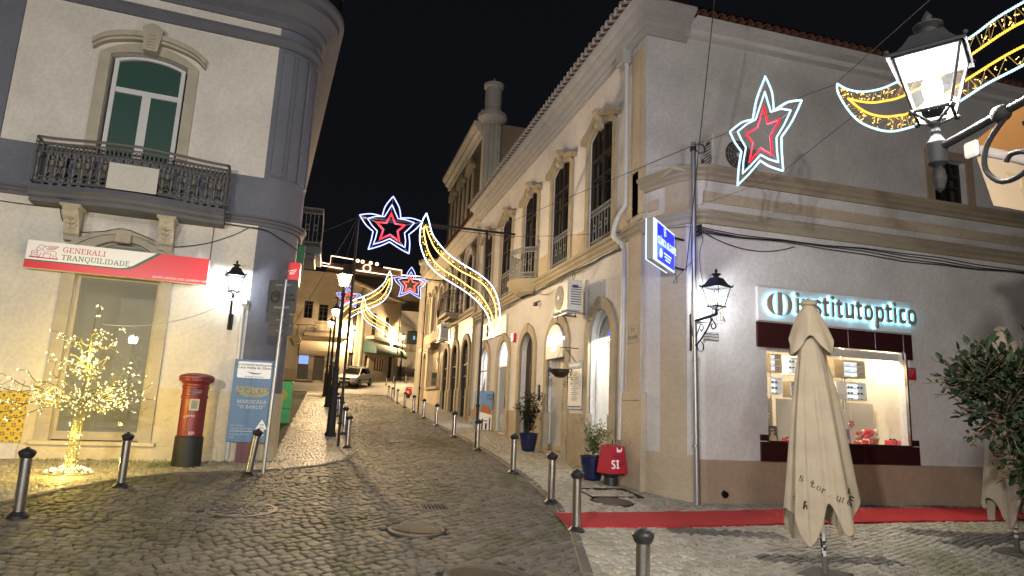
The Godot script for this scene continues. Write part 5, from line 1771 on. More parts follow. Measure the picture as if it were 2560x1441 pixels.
	mb.flat(PackedVector2Array([Vector2(20.3, 0.95), Vector2(21.32, 0.95), Vector2(21.32, 3.03), Vector2(20.3, 3.03)]), FA, -0.020)
	part(mb, "door_leaf", mat("pale_blue_glass", lin(0.30, 0.36, 0.42), 0.15), gd)
	mb = MB.new()
	mb.flat(door_path(20.3, 21.32, 3.08, 3.38, 0.40), FA, -0.020)
	part(mb, "lit_fanlight", M.lit_cool, gd)
	text("Zentro", 0.06, "Droid Sans", M.print_navy, gd, Transform3D(tb, FA * Vector3(20.75, 3.14, -0.015)), 0.003)
	lamp(gd, FA * Vector3(20.81, 3.4, 0.060), Color(0.75, 0.85, 1.0), 0.1, 0.15)
	mb = MB.new()
	mb.bbox(FA * Vector3(20.42, 1.95, 0.010), Vector3(0.04, 0.5, 0.04), 0.01, FA.basis)
	part(mb, "handle", M.steel, gd)
	mb = MB.new()
	mb.bbox(FA * Vector3(20.81, 0.83, 0.0), Vector3(1.4, 0.14, 0.3), 0.015, FA.basis)
	part(mb, "step", M.stone, root)
	# last lit display window
	mb = MB.new()
	mb.flat(door_path(22.83, 24.13, 1.6, 3.42, 0.44), FA, -0.140)
	var lw := part(mb, "lit_window", mat("lit_display", Color(1, 1, 1), 0.5, {"emit": Color(0.86, 0.90, 1.0), "e": 0.55}), root)
	mb = MB.new()
	mb.strip(door_path(22.85, 24.11, 1.62, 3.40, 0.42), door_path(22.93, 24.03, 1.70, 3.36, 0.39), FA, -0.040, 0.010)
	mb.box(FA * Vector3(23.48, 3.0, -0.010), Vector3(1.2, 0.05, 0.05), FA.basis)
	part(mb, "window_frame", M.stone, lw)
	mb = MB.new()
	mb.flat(PackedVector2Array([Vector2(23.2, 3.2), Vector2(23.35, 3.1), Vector2(23.5, 3.25), Vector2(23.45, 3.5), Vector2(23.3, 3.6), Vector2(23.2, 3.45)]), FA, -0.120)
	part(mb, "blue_mark", M.sign_glow_blue, lw)
	mb = MB.new()
	mb.flat(PackedVector2Array([Vector2(23.7, 1.62), Vector2(24.1, 1.62), Vector2(24.1, 2.4), Vector2(23.7, 2.9)]), FA, -0.110)
	part(mb, "cream_curtain", M.stone, lw)
	var al2 := AreaLight3D.new()
	al2.name = "window_light"
	al2.area_size = Vector2(1.1, 1.9)
	al2.light_energy = 3.0
	al2.light_color = Color(0.88, 0.92, 1.0)
	al2.shadow_enabled = true
	lw.add_child(al2)
	al2.transform = Transform3D(Basis(Vector3(0, 0, -1), Vector3(0, 1, 0), Vector3(1, 0, 0)), FA * Vector3(23.48, 2.6, -0.100))
	optician(root)

func optician(root: Node3D) -> void:
	var mb := MB.new()
	# dark red tile bands around the display window
	var bands := [[7.17, 7.86, 2.93, 3.37], [7.875, 9.06, 3.05, 3.37], [9.075, 9.66, 3.05, 3.37], [9.675, 10.30, 3.05, 3.37], [10.315, 10.52, 2.9, 3.37], [7.20, 7.355, 1.34, 1.44], [7.20, 8.2, 1.0, 1.32], [8.215, 9.3, 1.0, 1.32], [9.315, 10.54, 1.0, 1.32], [10.345, 10.54, 1.34, 1.44]]
	for b in bands:
		mb = MB.new()
		mb.bbox(FB * Vector3((b[0] + b[1]) / 2, (b[2] + b[3]) / 2, 0.015), Vector3(b[1] - b[0], b[3] - b[2], 0.05), 0.003)
		part(mb, "tile", M.shop_tile, root)
	mb = MB.new()
	mb.box(FB * Vector3(8.85, 1.335, 0.0), Vector3(3.02, 0.02, 0.12))
	mb.box(FB * Vector3(10.345, 2.18, 0.0), Vector3(0.028, 1.69, 0.12))
	mb.box(FB * Vector3(8.85, 3.04, -0.02), Vector3(2.96, 0.02, 0.08))
	var fr := part(mb, "display_frame", M.steel, root)
	mb = MB.new()
	mb.quad(FB * Vector3(7.37, 1.34, -0.06), FB * Vector3(10.33, 1.34, -0.06), FB * Vector3(10.33, 3.03, -0.06), FB * Vector3(7.37, 3.03, -0.06), Vector3(0, 0, 1))
	part(mb, "display_pane", M.pane, fr)
	# room behind the window
	mb = MB.new()
	mb.box(FB * Vector3(8.9, 1.27, -0.55), Vector3(3.6, 0.08, 0.9))
	part(mb, "display_floor", M.sign_white, root)
	mb = MB.new()
	mb.box(FB * Vector3(10.55, 2.1, -1.3), Vector3(0.08, 2.3, 2.4))
	mb.box(FB * Vector3(7.05, 2.1, -1.3), Vector3(0.08, 2.3, 2.4))
	mb.box(FB * Vector3(8.9, 2.0, -2.55), Vector3(3.8, 3.0, 0.08))
	mb.box(FB * Vector3(8.9, 0.6, -1.3), Vector3(3.8, 0.08, 2.5))
	mb.box(FB * Vector3(8.9, 3.22, -1.32), Vector3(3.8, 0.08, 2.4))
	part(mb, "shop_room", mat("shop_wall_paint", lin(0.64, 0.59, 0.50), 0.8, {"tex": "mott", "scale": 0.5}), root)
	mb = MB.new()
	mb.box(FB * Vector3(8.85, 2.95, -0.12), Vector3(2.98, 0.14, 0.05))
	part(mb, "blind_box", M.ac_white, root)
	mb = MB.new()
	mb.box(FB * Vector3(9.3, 1.70, -0.86), Vector3(2.2, 0.78, 0.03))
	mb.box(FB * Vector3(7.6, 1.70, -0.86), Vector3(1.0, 0.78, 0.03))
	part(mb, "grey_partition", mat("partition_grey", lin(0.30, 0.29, 0.27), 0.5), root)
	mb = MB.new()
	mb.box(FB * Vector3(8.0, 2.3, -2.2), Vector3(1.2, 1.2, 0.4))
	for k in 4:
		mb.box(FB * Vector3(8.0, 1.8 + k * 0.28, -1.96), Vector3(1.1, 0.02, 0.1))
	part(mb, "dark_shelving", M.ac_dark, root)
	# display shelves: wooden or white boxes with a lit front
	var boxes := [[7.70, 7.96, 2.54, 2.88, -0.45, true], [7.70, 7.96, 2.14, 2.45, -0.45, false], [8.28, 8.52, 2.54, 2.88, -0.7, false], [8.30, 8.50, 2.12, 2.42, -0.7, true], [9.08, 9.79, 2.53, 2.86, -0.45, true], [9.12, 9.79, 2.12, 2.45, -0.45, false]]
	var wood := mat("shelf_wood", lin(0.58, 0.44, 0.26), 0.5, {"tex": "grain", "scale": 3.0})
	for i in boxes.size():
		var b: Array = boxes[i]
		var w: float = b[1] - b[0]
		var h: float = b[3] - b[2]
		var t := thing("display_shelf", ["wooden display shelf of spectacles at the window edge", "white lit display shelf of sunglasses at the window edge", "white shelf back behind the folded parasol in the shop", "wooden shelf back behind the folded parasol in the shop", "wooden lit display shelf of spectacles in the shop window", "white lit display shelf of sunglasses below the wooden one"][i], "shelf", FB * Vector3((b[0] + b[1]) / 2, b[2], b[4]), 0.0, "display shelves in the shop window")
		mb = MB.new()
		var c := FB * Vector3((b[0] + b[1]) / 2, (b[2] + b[3]) / 2, b[4])
		mb.box(c + Vector3(0, h / 2 - 0.01, 0), Vector3(w, 0.02, 0.2))
		mb.box(c - Vector3(0, h / 2 - 0.01, 0), Vector3(w, 0.02, 0.2))
		mb.box(c + Vector3(w / 2 - 0.01, 0, 0), Vector3(0.02, h - 0.04, 0.2))
		mb.box(c - Vector3(w / 2 - 0.01, 0, 0), Vector3(0.02, h - 0.04, 0.2))
		if w > 0.5:
			mb.box(c - Vector3(w / 2 - 0.11, 0, -0.1), Vector3(0.22, h, 0.02))
		part(mb, "case", wood if b[5] else M.sign_white, t)
		mb = MB.new()
		mb.box(c - Vector3(0, 0, 0.09), Vector3(w - 0.04, h - 0.04, 0.01))
		part(mb, "lit_back", M.lit_panel, t)
		mb = MB.new()
		for k in 2:
			mb.box(c + Vector3(0, h * (0.17 - 0.33 * k), 0), Vector3(w - 0.04, 0.006, 0.16))
		part(mb, "glass_shelf", M.pvc_white, t)
		var x0: float = -w / 2 + (0.27 if w > 0.5 else 0.04)
		var nn := 2 if w > 0.5 else 1
		for r in 3:
			for q in nn:
				mb = MB.new()
				var g := c + Vector3(x0 + 0.09 + q * 0.22, h * (0.22 - 0.33 * r), 0.04)
				for s in [-1, 1]:
					if b[5]:
						ring(mb, Transform3D(Basis(), g), Vector2(s * 0.036, 0), 0.028, 0.02, 0.003, 10)
					else:
						mb.ball(g + Vector3(s * 0.036, 0, 0), Vector3(0.03, 0.022, 0.006), 8, 5)
				mb.tube([g + Vector3(-0.01, 0.008, 0), g + Vector3(0.01, 0.008, 0)], 0.003, 4)
				part(mb, "spectacles", M.print_black, t)
	var pl := thing("display_pole", "thin steel poles carrying the display shelves in the shop", "pole", FB * Vector3(9.4, 1.31, -0.45))
	for x in [9.44, 9.50, 7.86]:
		mb = MB.new()
		mb.tube([FB * Vector3(x, 3.15, -0.56), FB * Vector3(x, 1.95, -0.56)], 0.012, 6)
		part(mb, "rod", M.steel, pl)
	# goods on the window floor
	var red := mat("goods_red", lin(0.60, 0.02, 0.04), 0.4)
	var cy := mat("candy_stripe", Color(1, 1, 1), 0.4, {"vc": true})
	var pic := [[7.83, 1.31, -0.5, "dark framed portrait photograph standing in the shop window", lin(0.03, 0.03, 0.03), lin(0.42, 0.28, 0.2)], [9.34, 1.31, -0.42, "purple poster of a person in sunglasses in the shop window", lin(0.30, 0.12, 0.42), lin(0.62, 0.42, 0.28)]]
	for p in pic:
		var t := thing("picture_card", p[3], "picture", FB * Vector3(p[0], p[1], p[2]))
		mb = MB.new()
		var X := Transform3D(Basis(Vector3.UP, -0.15) * Basis(Vector3.RIGHT, -0.15), FB * Vector3(p[0], p[1], p[2]))
		mb.box(X * Vector3(0, 0.14, 0), Vector3(0.2, 0.28, 0.01), X.basis)
		part(mb, "card", mat("card_print", p[4], 0.4), t)
		mb = MB.new()
		mb.flat(PackedVector2Array([Vector2(-0.07, 0.0), Vector2(0.08, 0.0), Vector2(0.07, 0.09), Vector2(0.02, 0.13), Vector2(0.045, 0.17), Vector2(0.04, 0.22), Vector2(0.0, 0.24), Vector2(-0.04, 0.21), Vector2(-0.03, 0.16), Vector2(-0.02, 0.13), Vector2(-0.06, 0.09)]), X, 0.007)
		part(mb, "portrait_print", mat("skin_print", p[5], 0.5), t)
		mb = MB.new()
		mb.box(X * Vector3(0.0, 0.19, 0.009), Vector3(0.08, 0.022, 0.003), X.basis)
		part(mb, "sunglasses_print", M.print_black, t)
	var bk := thing("candy_basket", "orange basket heaped with red and white sweets in the shop window", "basket", FB * Vector3(9.82, 1.31, -0.42))
	mb = MB.new()
	mb.lathe([Vector2(0.16, 0.0), Vector2(0.20, 0.12), Vector2(0.21, 0.13), Vector2(0.19, 0.13)], 14, Transform3D(Basis(), FB * Vector3(9.82, 1.31, -0.42)))
	part(mb, "basket", mat("wicker", lin(0.5, 0.16, 0.05), 0.6, {"tex": "grain", "scale": 8.0}), bk)
	var rr := RandomNumberGenerator.new()
	rr.seed = 77
	mb = MB.new()
	for k in 26:
		mb.col = Color(0.62, 0.03, 0.04) if k % 3 != 0 else Color(0.7, 0.62, 0.55)
		mb.ball(FB * Vector3(9.82, 1.45, -0.42) + Vector3(rr.randf_range(-0.17, 0.17), rr.randf_range(0, 0.12), rr.randf_range(-0.1, 0.1)), Vector3.ONE * rr.randf_range(0.025, 0.045), 7, 5)
	part(mb, "sweets", cy, bk)
	var gi := [[10.2, -0.22, 0.24, 0.11, 0.16, "red spectacle case with dark glasses on top in the window"], [9.62, -0.24, 0.18, 0.09, 0.14, "red gift box with white ribbon in the shop window"], [9.42, -0.2, 0.14, 0.06, 0.12, "small red parcel beside the gift box in the window"], [8.02, -0.3, 0.22, 0.07, 0.14, "red sunglasses case before the framed portrait in the window"]]
	for g in gi:
		var t := thing("gift_box", g[5], "box", FB * Vector3(g[0], 1.31, g[1]), 0.0, "red boxes in the shop window")
		mb = MB.new()
		mb.bbox(FB * Vector3(g[0], 1.315 + g[3] / 2, g[1]), Vector3(g[2], g[3], g[4]), 0.012)
		part(mb, "box", red, t)
		mb = MB.new()
		mb.box(FB * Vector3(g[0], 1.318 + g[3] / 2, g[1]), Vector3(0.02, g[3] + 0.006, g[4] + 0.006))
		for s in [-1, 1]:
			mb.ball(FB * Vector3(g[0] + s * 0.04, 1.33 + g[3], g[1]), Vector3(0.038, 0.016, 0.012), 8, 5)
		part(mb, "ribbon", M.print_white if g[2] < 0.2 else M.print_black, t)
	for q in [[9.46, 1.68, "round striped sweet hanging above the purple poster"], [7.63, 1.78, "round striped sweet hanging at the edge of the shop window"]]:
		var t := thing("hanging_sweet", q[2], "ornament", FB * Vector3(q[0], q[1], -0.4), 0.0, "striped sweets hung in the window")
		mb = MB.new()
		for k in 10:
			mb.col = Color(0.62, 0.03, 0.04) if k % 2 == 0 else Color(0.75, 0.7, 0.66)
			mb.lathe([Vector2(0.0, -0.02), Vector2(0.065, -0.012), Vector2(0.065, 0.012), Vector2(0.0, 0.02)], 2, Transform3D(Basis(Vector3.RIGHT, PI / 2), FB * Vector3(q[0], q[1], -0.4)), TAU * k / 10, TAU * (k + 1) / 10)
		part(mb, "sweet", cy, t)
		mb = MB.new()
		mb.tube([FB * Vector3(q[0], q[1] + 0.06, -0.4), FB * Vector3(q[0], 3.1, -0.4)], 0.0015, 3)
		part(mb, "thread", M.print_white, t)
	# ceiling lights in the shop window
	for x in [7.8, 9.1, 10.15]:
		mb = MB.new()
		mb.lathe([Vector2(0, 3.165), Vector2(0.05, 3.165), Vector2(0.05, 3.18)], 12, Transform3D(Basis(), Vector3(x, 0, -10.35)))
		var sl := part(mb, "ceiling_spotlight", M.shop_light, root)
		lamp(sl, Vector3(x, 3.13, -10.35), Color(1.0, 0.92, 0.78), 2.2, 0.05)
	# illuminated name above the window
	var sg := thing("optician_sign", "white optician sign board with bronze letters glowing pale blue behind", "sign", FB * Vector3(8.85, 3.38, 0.04))
	mb = MB.new()
	mb.bbox(FB * Vector3(8.845, 3.69, 0.03), Vector3(3.34, 0.60, 0.06), 0.006)
	part(mb, "panel", mat("sign_panel", lin(0.66, 0.66, 0.66), 0.4), sg)
	var L := tex_letters("institutoptico", 0.36, M.letter_bronze, sg, FB * Transform3D(Basis(), Vector3(7.86, 3.43, 0.145)), 2.64, 0.05, "raised_lettering")
	var gl := tex_letters("institutoptico", 0.36, M.halo_led, sg, FB * Transform3D(Basis(), Vector3(7.86, 3.43, 0.085)), 2.64, 0.012, "glowing_led_lettering")
	var ro := PackedVector2Array()
	var bxl := FB * Transform3D(Basis(), Vector3(7.555, 3.69, 0))
	for pass_ in 2:
		mb = MB.new()
		for s in [-1.0, 1.0]:
			var o := PackedVector2Array()
			var q := PackedVector2Array()
			for k in 13:
				var a := lerpf(-PI / 2 + 0.28, PI / 2 - 0.28, k / 12.0)
				o.append(Vector2(s * (0.02 + 0.235 * cos(a)), 0.205 * sin(a)))
				q.append(Vector2(s * (0.06 + 0.10 * cos(a)), 0.19 * sin(a)))
			mb.strip(o, q, bxl, 0.12 if pass_ == 0 else 0.075, 0.17 if pass_ == 0 else 0.09)
		mb.poly(PackedVector2Array([Vector2(-0.05, -0.205), Vector2(0.05, -0.205), Vector2(0.05, 0.205), Vector2(-0.05, 0.205)]), bxl, 0.12 if pass_ == 0 else 0.075, 0.17 if pass_ == 0 else 0.09)
		part(mb, "raised_emblem" if pass_ == 0 else "glowing_led_emblem", M.letter_bronze if pass_ == 0 else M.halo_led, sg)
	lamp(sg, FB * Vector3(9.2, 3.69, 0.11), Color(0.5, 0.85, 1.0), 0.25, 0.04)
	# alarm plate
	var al := thing("alarm_plate", "small alarm box with red notice beside the shop window", "notice", FB * Vector3(10.5, 2.5, 0.02))
	mb = MB.new()
	mb.bbox(FB * Vector3(10.48, 2.82, 0.03), Vector3(0.17, 0.14, 0.06), 0.01)
	part(mb, "box", M.ac_white, al)
	mb = MB.new()
	mb.bbox(FB * Vector3(10.49, 2.64, 0.012), Vector3(0.2, 0.21, 0.02), 0.004)
	part(mb, "red_notice", M.print_red, al)
	for k in 3:
		var o := text(["ALARME", "LIGADO", "24 H"][k], 0.026, "Droid Sans", M.print_grey, al, FB * Transform3D(Basis(), Vector3(10.41, 2.69 - k * 0.05, 0.022)), 0.003)

func house_fixtures() -> void:
	var mb := MB.new()
	# corner pole
	var po := thing("service_pole", "tall grey galvanised pole at the corner of the optician's", "pole", Vector3(5.93, gy(-9.85), -9.82))
	mb.tube([Vector3(5.95, 0.2, -9.82), Vector3(5.91, 3.6, -9.82), Vector3(5.90, 6.45, -9.80)], 0.045, 10)
	part(mb, "tube", M.galvanised, po)
	mb = MB.new()
	for k in 3:
		ring(mb, Transform3D(Basis(), Vector3(6.0, 6.32, -9.74 + 0.012 * k)), Vector2(0, 0), 0.085 + 0.006 * k, 0.085, 0.006, 16)
	mb.lathe([Vector2(0.055, 6.28), Vector2(0.055, 6.36)], 10, Transform3D(Basis(), Vector3(5.90, 0, -9.80)))
	part(mb, "cable_coil", M.cable, po)
	for y in [1.2, 2.6, 4.9, 5.05]:
		mb = MB.new()
		mb.lathe([Vector2(0.056, y), Vector2(0.056, y + 0.03)], 10, Transform3D(Basis(), Vector3(5.92, 0, -9.82)))
		part(mb, "clamp", M.galvanised, po)
	# wires around the corner
	var wi := thing("cable", "black cables sagging along the wall above the optician's", "cable", Vector3(8, 4.9, -9.85))
	mb = MB.new()
	for k in 4:
		var y := 4.93 - 0.035 * k
		var pts := [Vector3(5.93, y, -9.80)]
		for i in range(1, 12):
			pts.append(Vector3(5.93 + i * 0.9, y - 0.02 * (i % 2) - 0.03 * sin(i * 0.9 + k), -9.86 + 0.01 * k))
		mb.tube(smooth(pts, 2), 0.008, 4)
	mb.tube(catenary(Vector3(6.0, 4.9, -9.84), Vector3(8.0, 4.80, -9.86), 0.22), 0.008, 4)
	mb.tube(smooth([Vector3(5.98, 4.95, -9.8), Vector3(6.06, 4.7, -9.78), Vector3(6.0, 4.45, -9.78), Vector3(6.02, 4.1, -9.78), Vector3(6.06, 3.9, -9.78), Vector3(5.98, 3.7, -9.8)], 4), 0.007, 4)
	mb.tube(smooth([Vector3(5.88, 5.0, -9.8), Vector3(5.84, 4.5, -9.78), Vector3(5.86, 4.0, -9.78), Vector3(5.84, 3.4, -9.8), Vector3(5.87, 3.0, -9.8)], 4), 0.008, 4)
	for k in 7:
		mb.box(Vector3(6.0 + rng.randf_range(-0.05, 0.06), 4.75 + k * 0.03, -9.76), Vector3(0.05, 0.035, 0.04))
	part(mb, "wires", M.cable, wi)
	var w2 := thing("cable", "bundle of dark cables under the stone course of the street front", "cable", Vector3(5.5, 4.9, -18))
	mb = MB.new()
	for k in 4:
		var pts := []
		for i in 15:
			pts.append(FA * Vector3(11.9 + i * 0.98, 5.0 - 0.02 * k - 0.03 * sin(i * 1.3 + k) - (0.06 if i % 4 == 2 else 0.0) * k * 0.4, 0.05 + 0.012 * k))
		mb.tube(smooth(pts, 2), 0.012, 4)
	mb.tube(catenary(FA * Vector3(15.0, 4.93, 0.1), FA * Vector3(17.4, 4.96, 0.1), 0.25), 0.009, 4)
	ring(mb, Transform3D(FA.basis, FA * Vector3(14.45, 4.86, 0.08)), Vector2.ZERO, 0.08, 0.09, 0.008, 12)
	part(mb, "wires", M.cable, w2)
	var w3 := thing("cable", "thin wire crossing the street front from the corner to the light garland", "cable", Vector3(5.0, 5.4, -13))
	mb = MB.new()
	mb.tube(catenary(Vector3(5.85, 4.92, -9.85), Vector3(4.4, 6.14, -16.25), 0.05), 0.006, 4)
	part(mb, "wire", M.cable, w3)
	# blue light box sign
	var bs := thing("lightbox_sign", "blue and white lit box sign jutting from the house corner", "sign", Vector3(5.0, 4.0, -9.2))
	var A := Vector3(4.80, 0, -9.2)
	var B := Vector3(5.62, 0, -10.0)
	var ex := (B - A).normalized()
	var nz := Vector3(-ex.z, 0, ex.x) * (1.0 if Vector3(-ex.z, 0, ex.x).z > 0 else -1.0)
	nz = Vector3(-ex.z, 0, ex.x)
	if nz.x < 0:
		nz = -nz
	var W := 1.12
	A = B - ex * W
	var bx := Transform3D(Basis(ex, Vector3.UP, nz), A)
	var y0 := 4.10
	var y1 := 4.78
	mb = MB.new()
	mb.bbox(bx * Vector3(W / 2, (y0 + y1) / 2, -0.05), Vector3(W, y1 - y0, 0.11), 0.01, bx.basis)
	part(mb, "case", mat("case_grey", lin(0.30, 0.30, 0.29), 0.5, {"tex": "mott", "scale": 3.0}), bs)
	for s in [0, 1]:
		mb = MB.new()
		var z0 := 0.008 if s == 0 else -0.108
		var z1 := 0.020 if s == 0 else -0.120
		mb.poly(PackedVector2Array([Vector2(0.0, y0), Vector2(W, y0), Vector2(W, y1), Vector2(0.0, y1)]), bx, z0, z1)
		var fc := part(mb, "lit_face", M.lightbox_white, bs)
		mb = MB.new()
		mb.poly(PackedVector2Array([Vector2(0.16, y0 + 0.03), Vector2(W - 0.02, y0 + 0.03), Vector2(W - 0.02, y1 - 0.03), Vector2(0.16, y1 - 0.03)]), bx, z1, z1 + (0.003 if s == 0 else -0.003))
		part(mb, "blue_field", M.lightbox_blue, fc)
		if s == 0:
			text("CLÍNICA ALGARVE", 0.10, "Droid Serif", M.lightbox_white, bs, bx * Transform3D(Basis.from_scale(Vector3(0.78, 1.25, 1)), Vector3(0.185, y0 + 0.27, 0.024)), 0.003, "lit_lettering", 700)
			text("H", 0.13, "Droid Serif", M.lightbox_white, bs, bx * Transform3D(Basis(Vector3(0, 0, 1), 0.2), Vector3(0.52, y0 + 0.45, 0.024)), 0.003, "lit_emblem")
			mb = MB.new()
			ring(mb, bx * Transform3D(Basis(), Vector3(0, 0, 0.024)), Vector2(0.34, y0 + 0.17), 0.05, 0.065, 0.014, 12)
			mb.box(bx * Vector3(0.34, y0 + 0.17, 0.024), Vector3(0.025, 0.12, 0.006), bx.basis)
			for k in 3:
				mb.box(bx * Vector3(0.72, y0 + 0.21 - 0.05 * k, 0.024), Vector3(0.42 - 0.08 * k, 0.022, 0.004), bx.basis)
			part(mb, "lit_small_print", M.lightbox_white, bs)
	lamp(bs, bx * Vector3(W / 2, (y0 + y1) / 2, 0.2), Color(0.35, 0.5, 1.0), 0.25, 0.2)
	lamp(bs, bx * Vector3(W / 2, (y0 + y1) / 2, -0.40), Color(0.5, 0.65, 1.0), 0.3, 0.2)
	mb = MB.new()
	mb.tube(smooth([bx * Vector3(W, y0 + 0.1, 0), bx * Vector3(W + 0.1, y0 - 0.05, 0.02), bx * Vector3(W + 0.13, y0 - 0.14, 0.02), bx * Vector3(W + 0.06, y0 - 0.12, 0), Vector3(5.88, 4.3, -9.8)], 4), 0.006, 4)
	part(mb, "wire", M.cable, bs)
	for y in [y1 - 0.05, y0 + 0.1]:
		mb = MB.new()
		mb.tube([bx * Vector3(W - 0.1, y, -0.05), Vector3(5.9, y, -10.1)], 0.018, 6)
		part(mb, "bracket", M.iron, bs)
	# wall lantern by the corner pole
	var lt := thing("wall_lantern", "lit black lantern on wrought iron bracket over the blue and white street name", "lantern", Vector3(5.95, 3.0, -9.85), 0.0, "lanterns on wall brackets")
	mb = MB.new()
	var lp := Vector3(6.02, 0, -9.32)
	mb.box(Vector3(5.90, 3.08, -9.88), Vector3(0.06, 0.62, 0.05))
	mb.tube([Vector3(5.90, 3.26, -9.85), Vector3(lp.x, 3.33, lp.z)], 0.024, 7)
	mb.tube(smooth([Vector3(5.90, 2.82, -9.85), Vector3(5.93, 2.92, -9.68), Vector3(5.97, 3.10, -9.52), Vector3(6.0, 3.27, -9.42)], 4), 0.014, 6)
	mb.tube(smooth([Vector3(5.98, 3.30, -9.46), Vector3(6.0, 3.22, -9.38), Vector3(6.02, 3.13, -9.34), Vector3(6.01, 3.10, -9.42), Vector3(6.0, 3.16, -9.45), Vector3(6.0, 3.18, -9.41)], 4), 0.011, 6)
	mb.tube(smooth([Vector3(5.92, 3.0, -9.78), Vector3(5.94, 3.12, -9.72), Vector3(5.94, 3.2, -9.66), Vector3(5.95, 3.14, -9.60), Vector3(5.95, 3.08, -9.66), Vector3(5.95, 3.12, -9.69)], 4), 0.009, 6)
	for k in 3:
		ring(mb, Transform3D(Basis(Vector3.UP, 0.3), Vector3(6.0, 2.84, -9.78)), Vector2(0.0, 0.0), 0.07 + 0.01 * k, 0.085, 0.005, 14)
	part(mb, "bracket", M.lamp_iron, lt)
	lantern(lt, Vector3(lp.x, 3.46, lp.z), 0.92, 0.35, Color(0.95,0.97,1.0), 1.00)
	# street name tiles and notices
	var sn := thing("street_name_tiles", "tiled street name plaque with scrolled border behind the wall lantern", "plaque", FB * Vector3(6.25, 3.28, 0.01))
	for i in 4:
		for j in 3:
			mb = MB.new()
			mb.bbox(FB * Vector3(6.06 + i * 0.128, 3.345 + j * 0.128, 0.008), Vector3(0.126, 0.126, 0.016), 0.003)
			part(mb, "tile", M.sign_white, sn)
	text("RUA", 0.085, "Droid Serif", M.print_navy, sn, FB * Transform3D(Basis(), Vector3(6.17, 3.50, 0.016)), 0.003)
	text("ELIAS", 0.085, "Droid Serif", M.print_navy, sn, FB * Transform3D(Basis(), Vector3(6.14, 3.395, 0.016)), 0.003)
	text("GARCIA", 0.085, "Droid Serif", M.print_navy, sn, FB * Transform3D(Basis(), Vector3(6.12, 3.29, 0.016)), 0.003)
	mb = MB.new()
	var gold := mat("tile_gold", lin(0.45, 0.28, 0.07), 0.3)
	for s in [[6.03, 0], [6.475, 0]]:
		mb.tube(smooth([FB * Vector3(s[0], 3.3, 0.016), FB * Vector3(s[0] + 0.03, 3.38, 0.016), FB * Vector3(s[0] - 0.01, 3.46, 0.016), FB * Vector3(s[0] + 0.025, 3.54, 0.016), FB * Vector3(s[0], 3.64, 0.016)], 4), 0.008, 4)
	mb.tube(smooth([FB * Vector3(6.02, 3.64, 0.016), FB * Vector3(6.12, 3.62, 0.016), FB * Vector3(6.25, 3.655, 0.016), FB * Vector3(6.38, 3.62, 0.016), FB * Vector3(6.48, 3.64, 0.016)], 4), 0.008, 4)
	part(mb, "scroll_border", gold, sn)
	var np := thing("notice_plate", "black lettered no-posters plate below the street name tiles", "notice", FB * Vector3(6.27, 2.98, 0.01))
	mb = MB.new()
	mb.bbox(FB * Vector3(6.275, 3.045, 0.008), Vector3(0.30, 0.155, 0.016), 0.003)
	part(mb, "plate", M.sign_white, np)
	for k in 3:
		mb = MB.new()
		mb.box(FB * Vector3(6.275, 3.095 - k * 0.05, 0.0165), Vector3(0.29, 0.044, 0.003))
		part(mb, "black_stripe", M.print_black, np)
		tex_letters(["É PROIBIDO", "AFIXAR ANÚNCIOS", "NESTA PROPRIEDADE"][k], 0.026, M.print_white, np, FB * Transform3D(Basis(), Vector3(6.14, 3.078 - k * 0.05, 0.018)), 0.27, 0.003, "lettering")
	var tb := Basis(Vector3(0, 0, 1), Vector3.UP, Vector3(-1, 0, 0))
	var s5 := thing("street_plate", "pale street name plate on the beige corner pilaster", "plaque", FA * Vector3(11.3, 3.0, 0.06))
	mb = MB.new()
	mb.bbox(FA * Vector3(11.31, 3.17, 0.055), Vector3(0.42, 0.36, 0.02), 0.003, FA.basis)
	part(mb, "plate", M.pale_stone, s5)
	tex_letters("RUA", 0.07, M.print_black, s5, Transform3D(tb, FA * Vector3(11.38, 3.18, 0.066)), 0.13, 0.003, "lettering")
	tex_letters("5 DE OUTUBRO", 0.07, M.print_black, s5, Transform3D(tb, FA * Vector3(11.49, 3.04, 0.066)), 0.36, 0.003, "lettering")
	# drain outlet with a tuft
	var dr := thing("drain_outlet", "dark round drain outlet low in the brown plinth", "pipe", FB * Vector3(6.48, 0.4, 0.0))
	mb = MB.new()
	mb.tube([FB * Vector3(6.48, 0.47, 0.0), FB * Vector3(6.48, 0.45, 0.07)], 0.055, 10)
	part(mb, "pipe_end", M.iron, dr)
	# air conditioners
	aircon("air_conditioner", "grey white air conditioner on brackets above the shop door", Transform3D(Basis(Vector3(0, 0, -1), Vector3.UP, Vector3(-1, 0, 0)), FA * Vector3(13.82, 3.86, 0.44)), 0.86, 0.68, 0.34, true)
	aircon("air_conditioner", "pale air conditioner standing on the ledge behind the red and white star", Transform3D(Basis(), Vector3(7.0, 6.2, -10.4)), 0.85, 0.72, 0.32, false)
	aircon("air_conditioner", "white air conditioner below the dark balcony of the tiled house", Transform3D(Basis(Vector3(0, 0, -1), Vector3.UP, Vector3(-1, 0, 0)), Vector3(5.3, 4.78, -31.4)), 1.0, 0.78, 0.4, true)
	# poster, sign panels
	var ps := thing("price_poster", "white optician's poster with blue heading between shop door and display window", "poster", FA * Vector3(14.28, 1.77, 0.03))
	mb = MB.new()
	mb.bbox(FA * Vector3(14.28, 2.28, 0.045), Vector3(0.84, 1.06, 0.02), 0.004, FA.basis)
	part(mb, "panel", M.sign_white, ps)
	mb = MB.new()
	mb.box(FA * Vector3(14.28, 2.73, 0.058), Vector3(0.84, 0.17, 0.008), FA.basis)
	mb.box(FA * Vector3(14.28, 1.80, 0.058), Vector3(0.82, 0.03, 0.008), FA.basis)
	part(mb, "blue_heading", M.board_blue, ps)
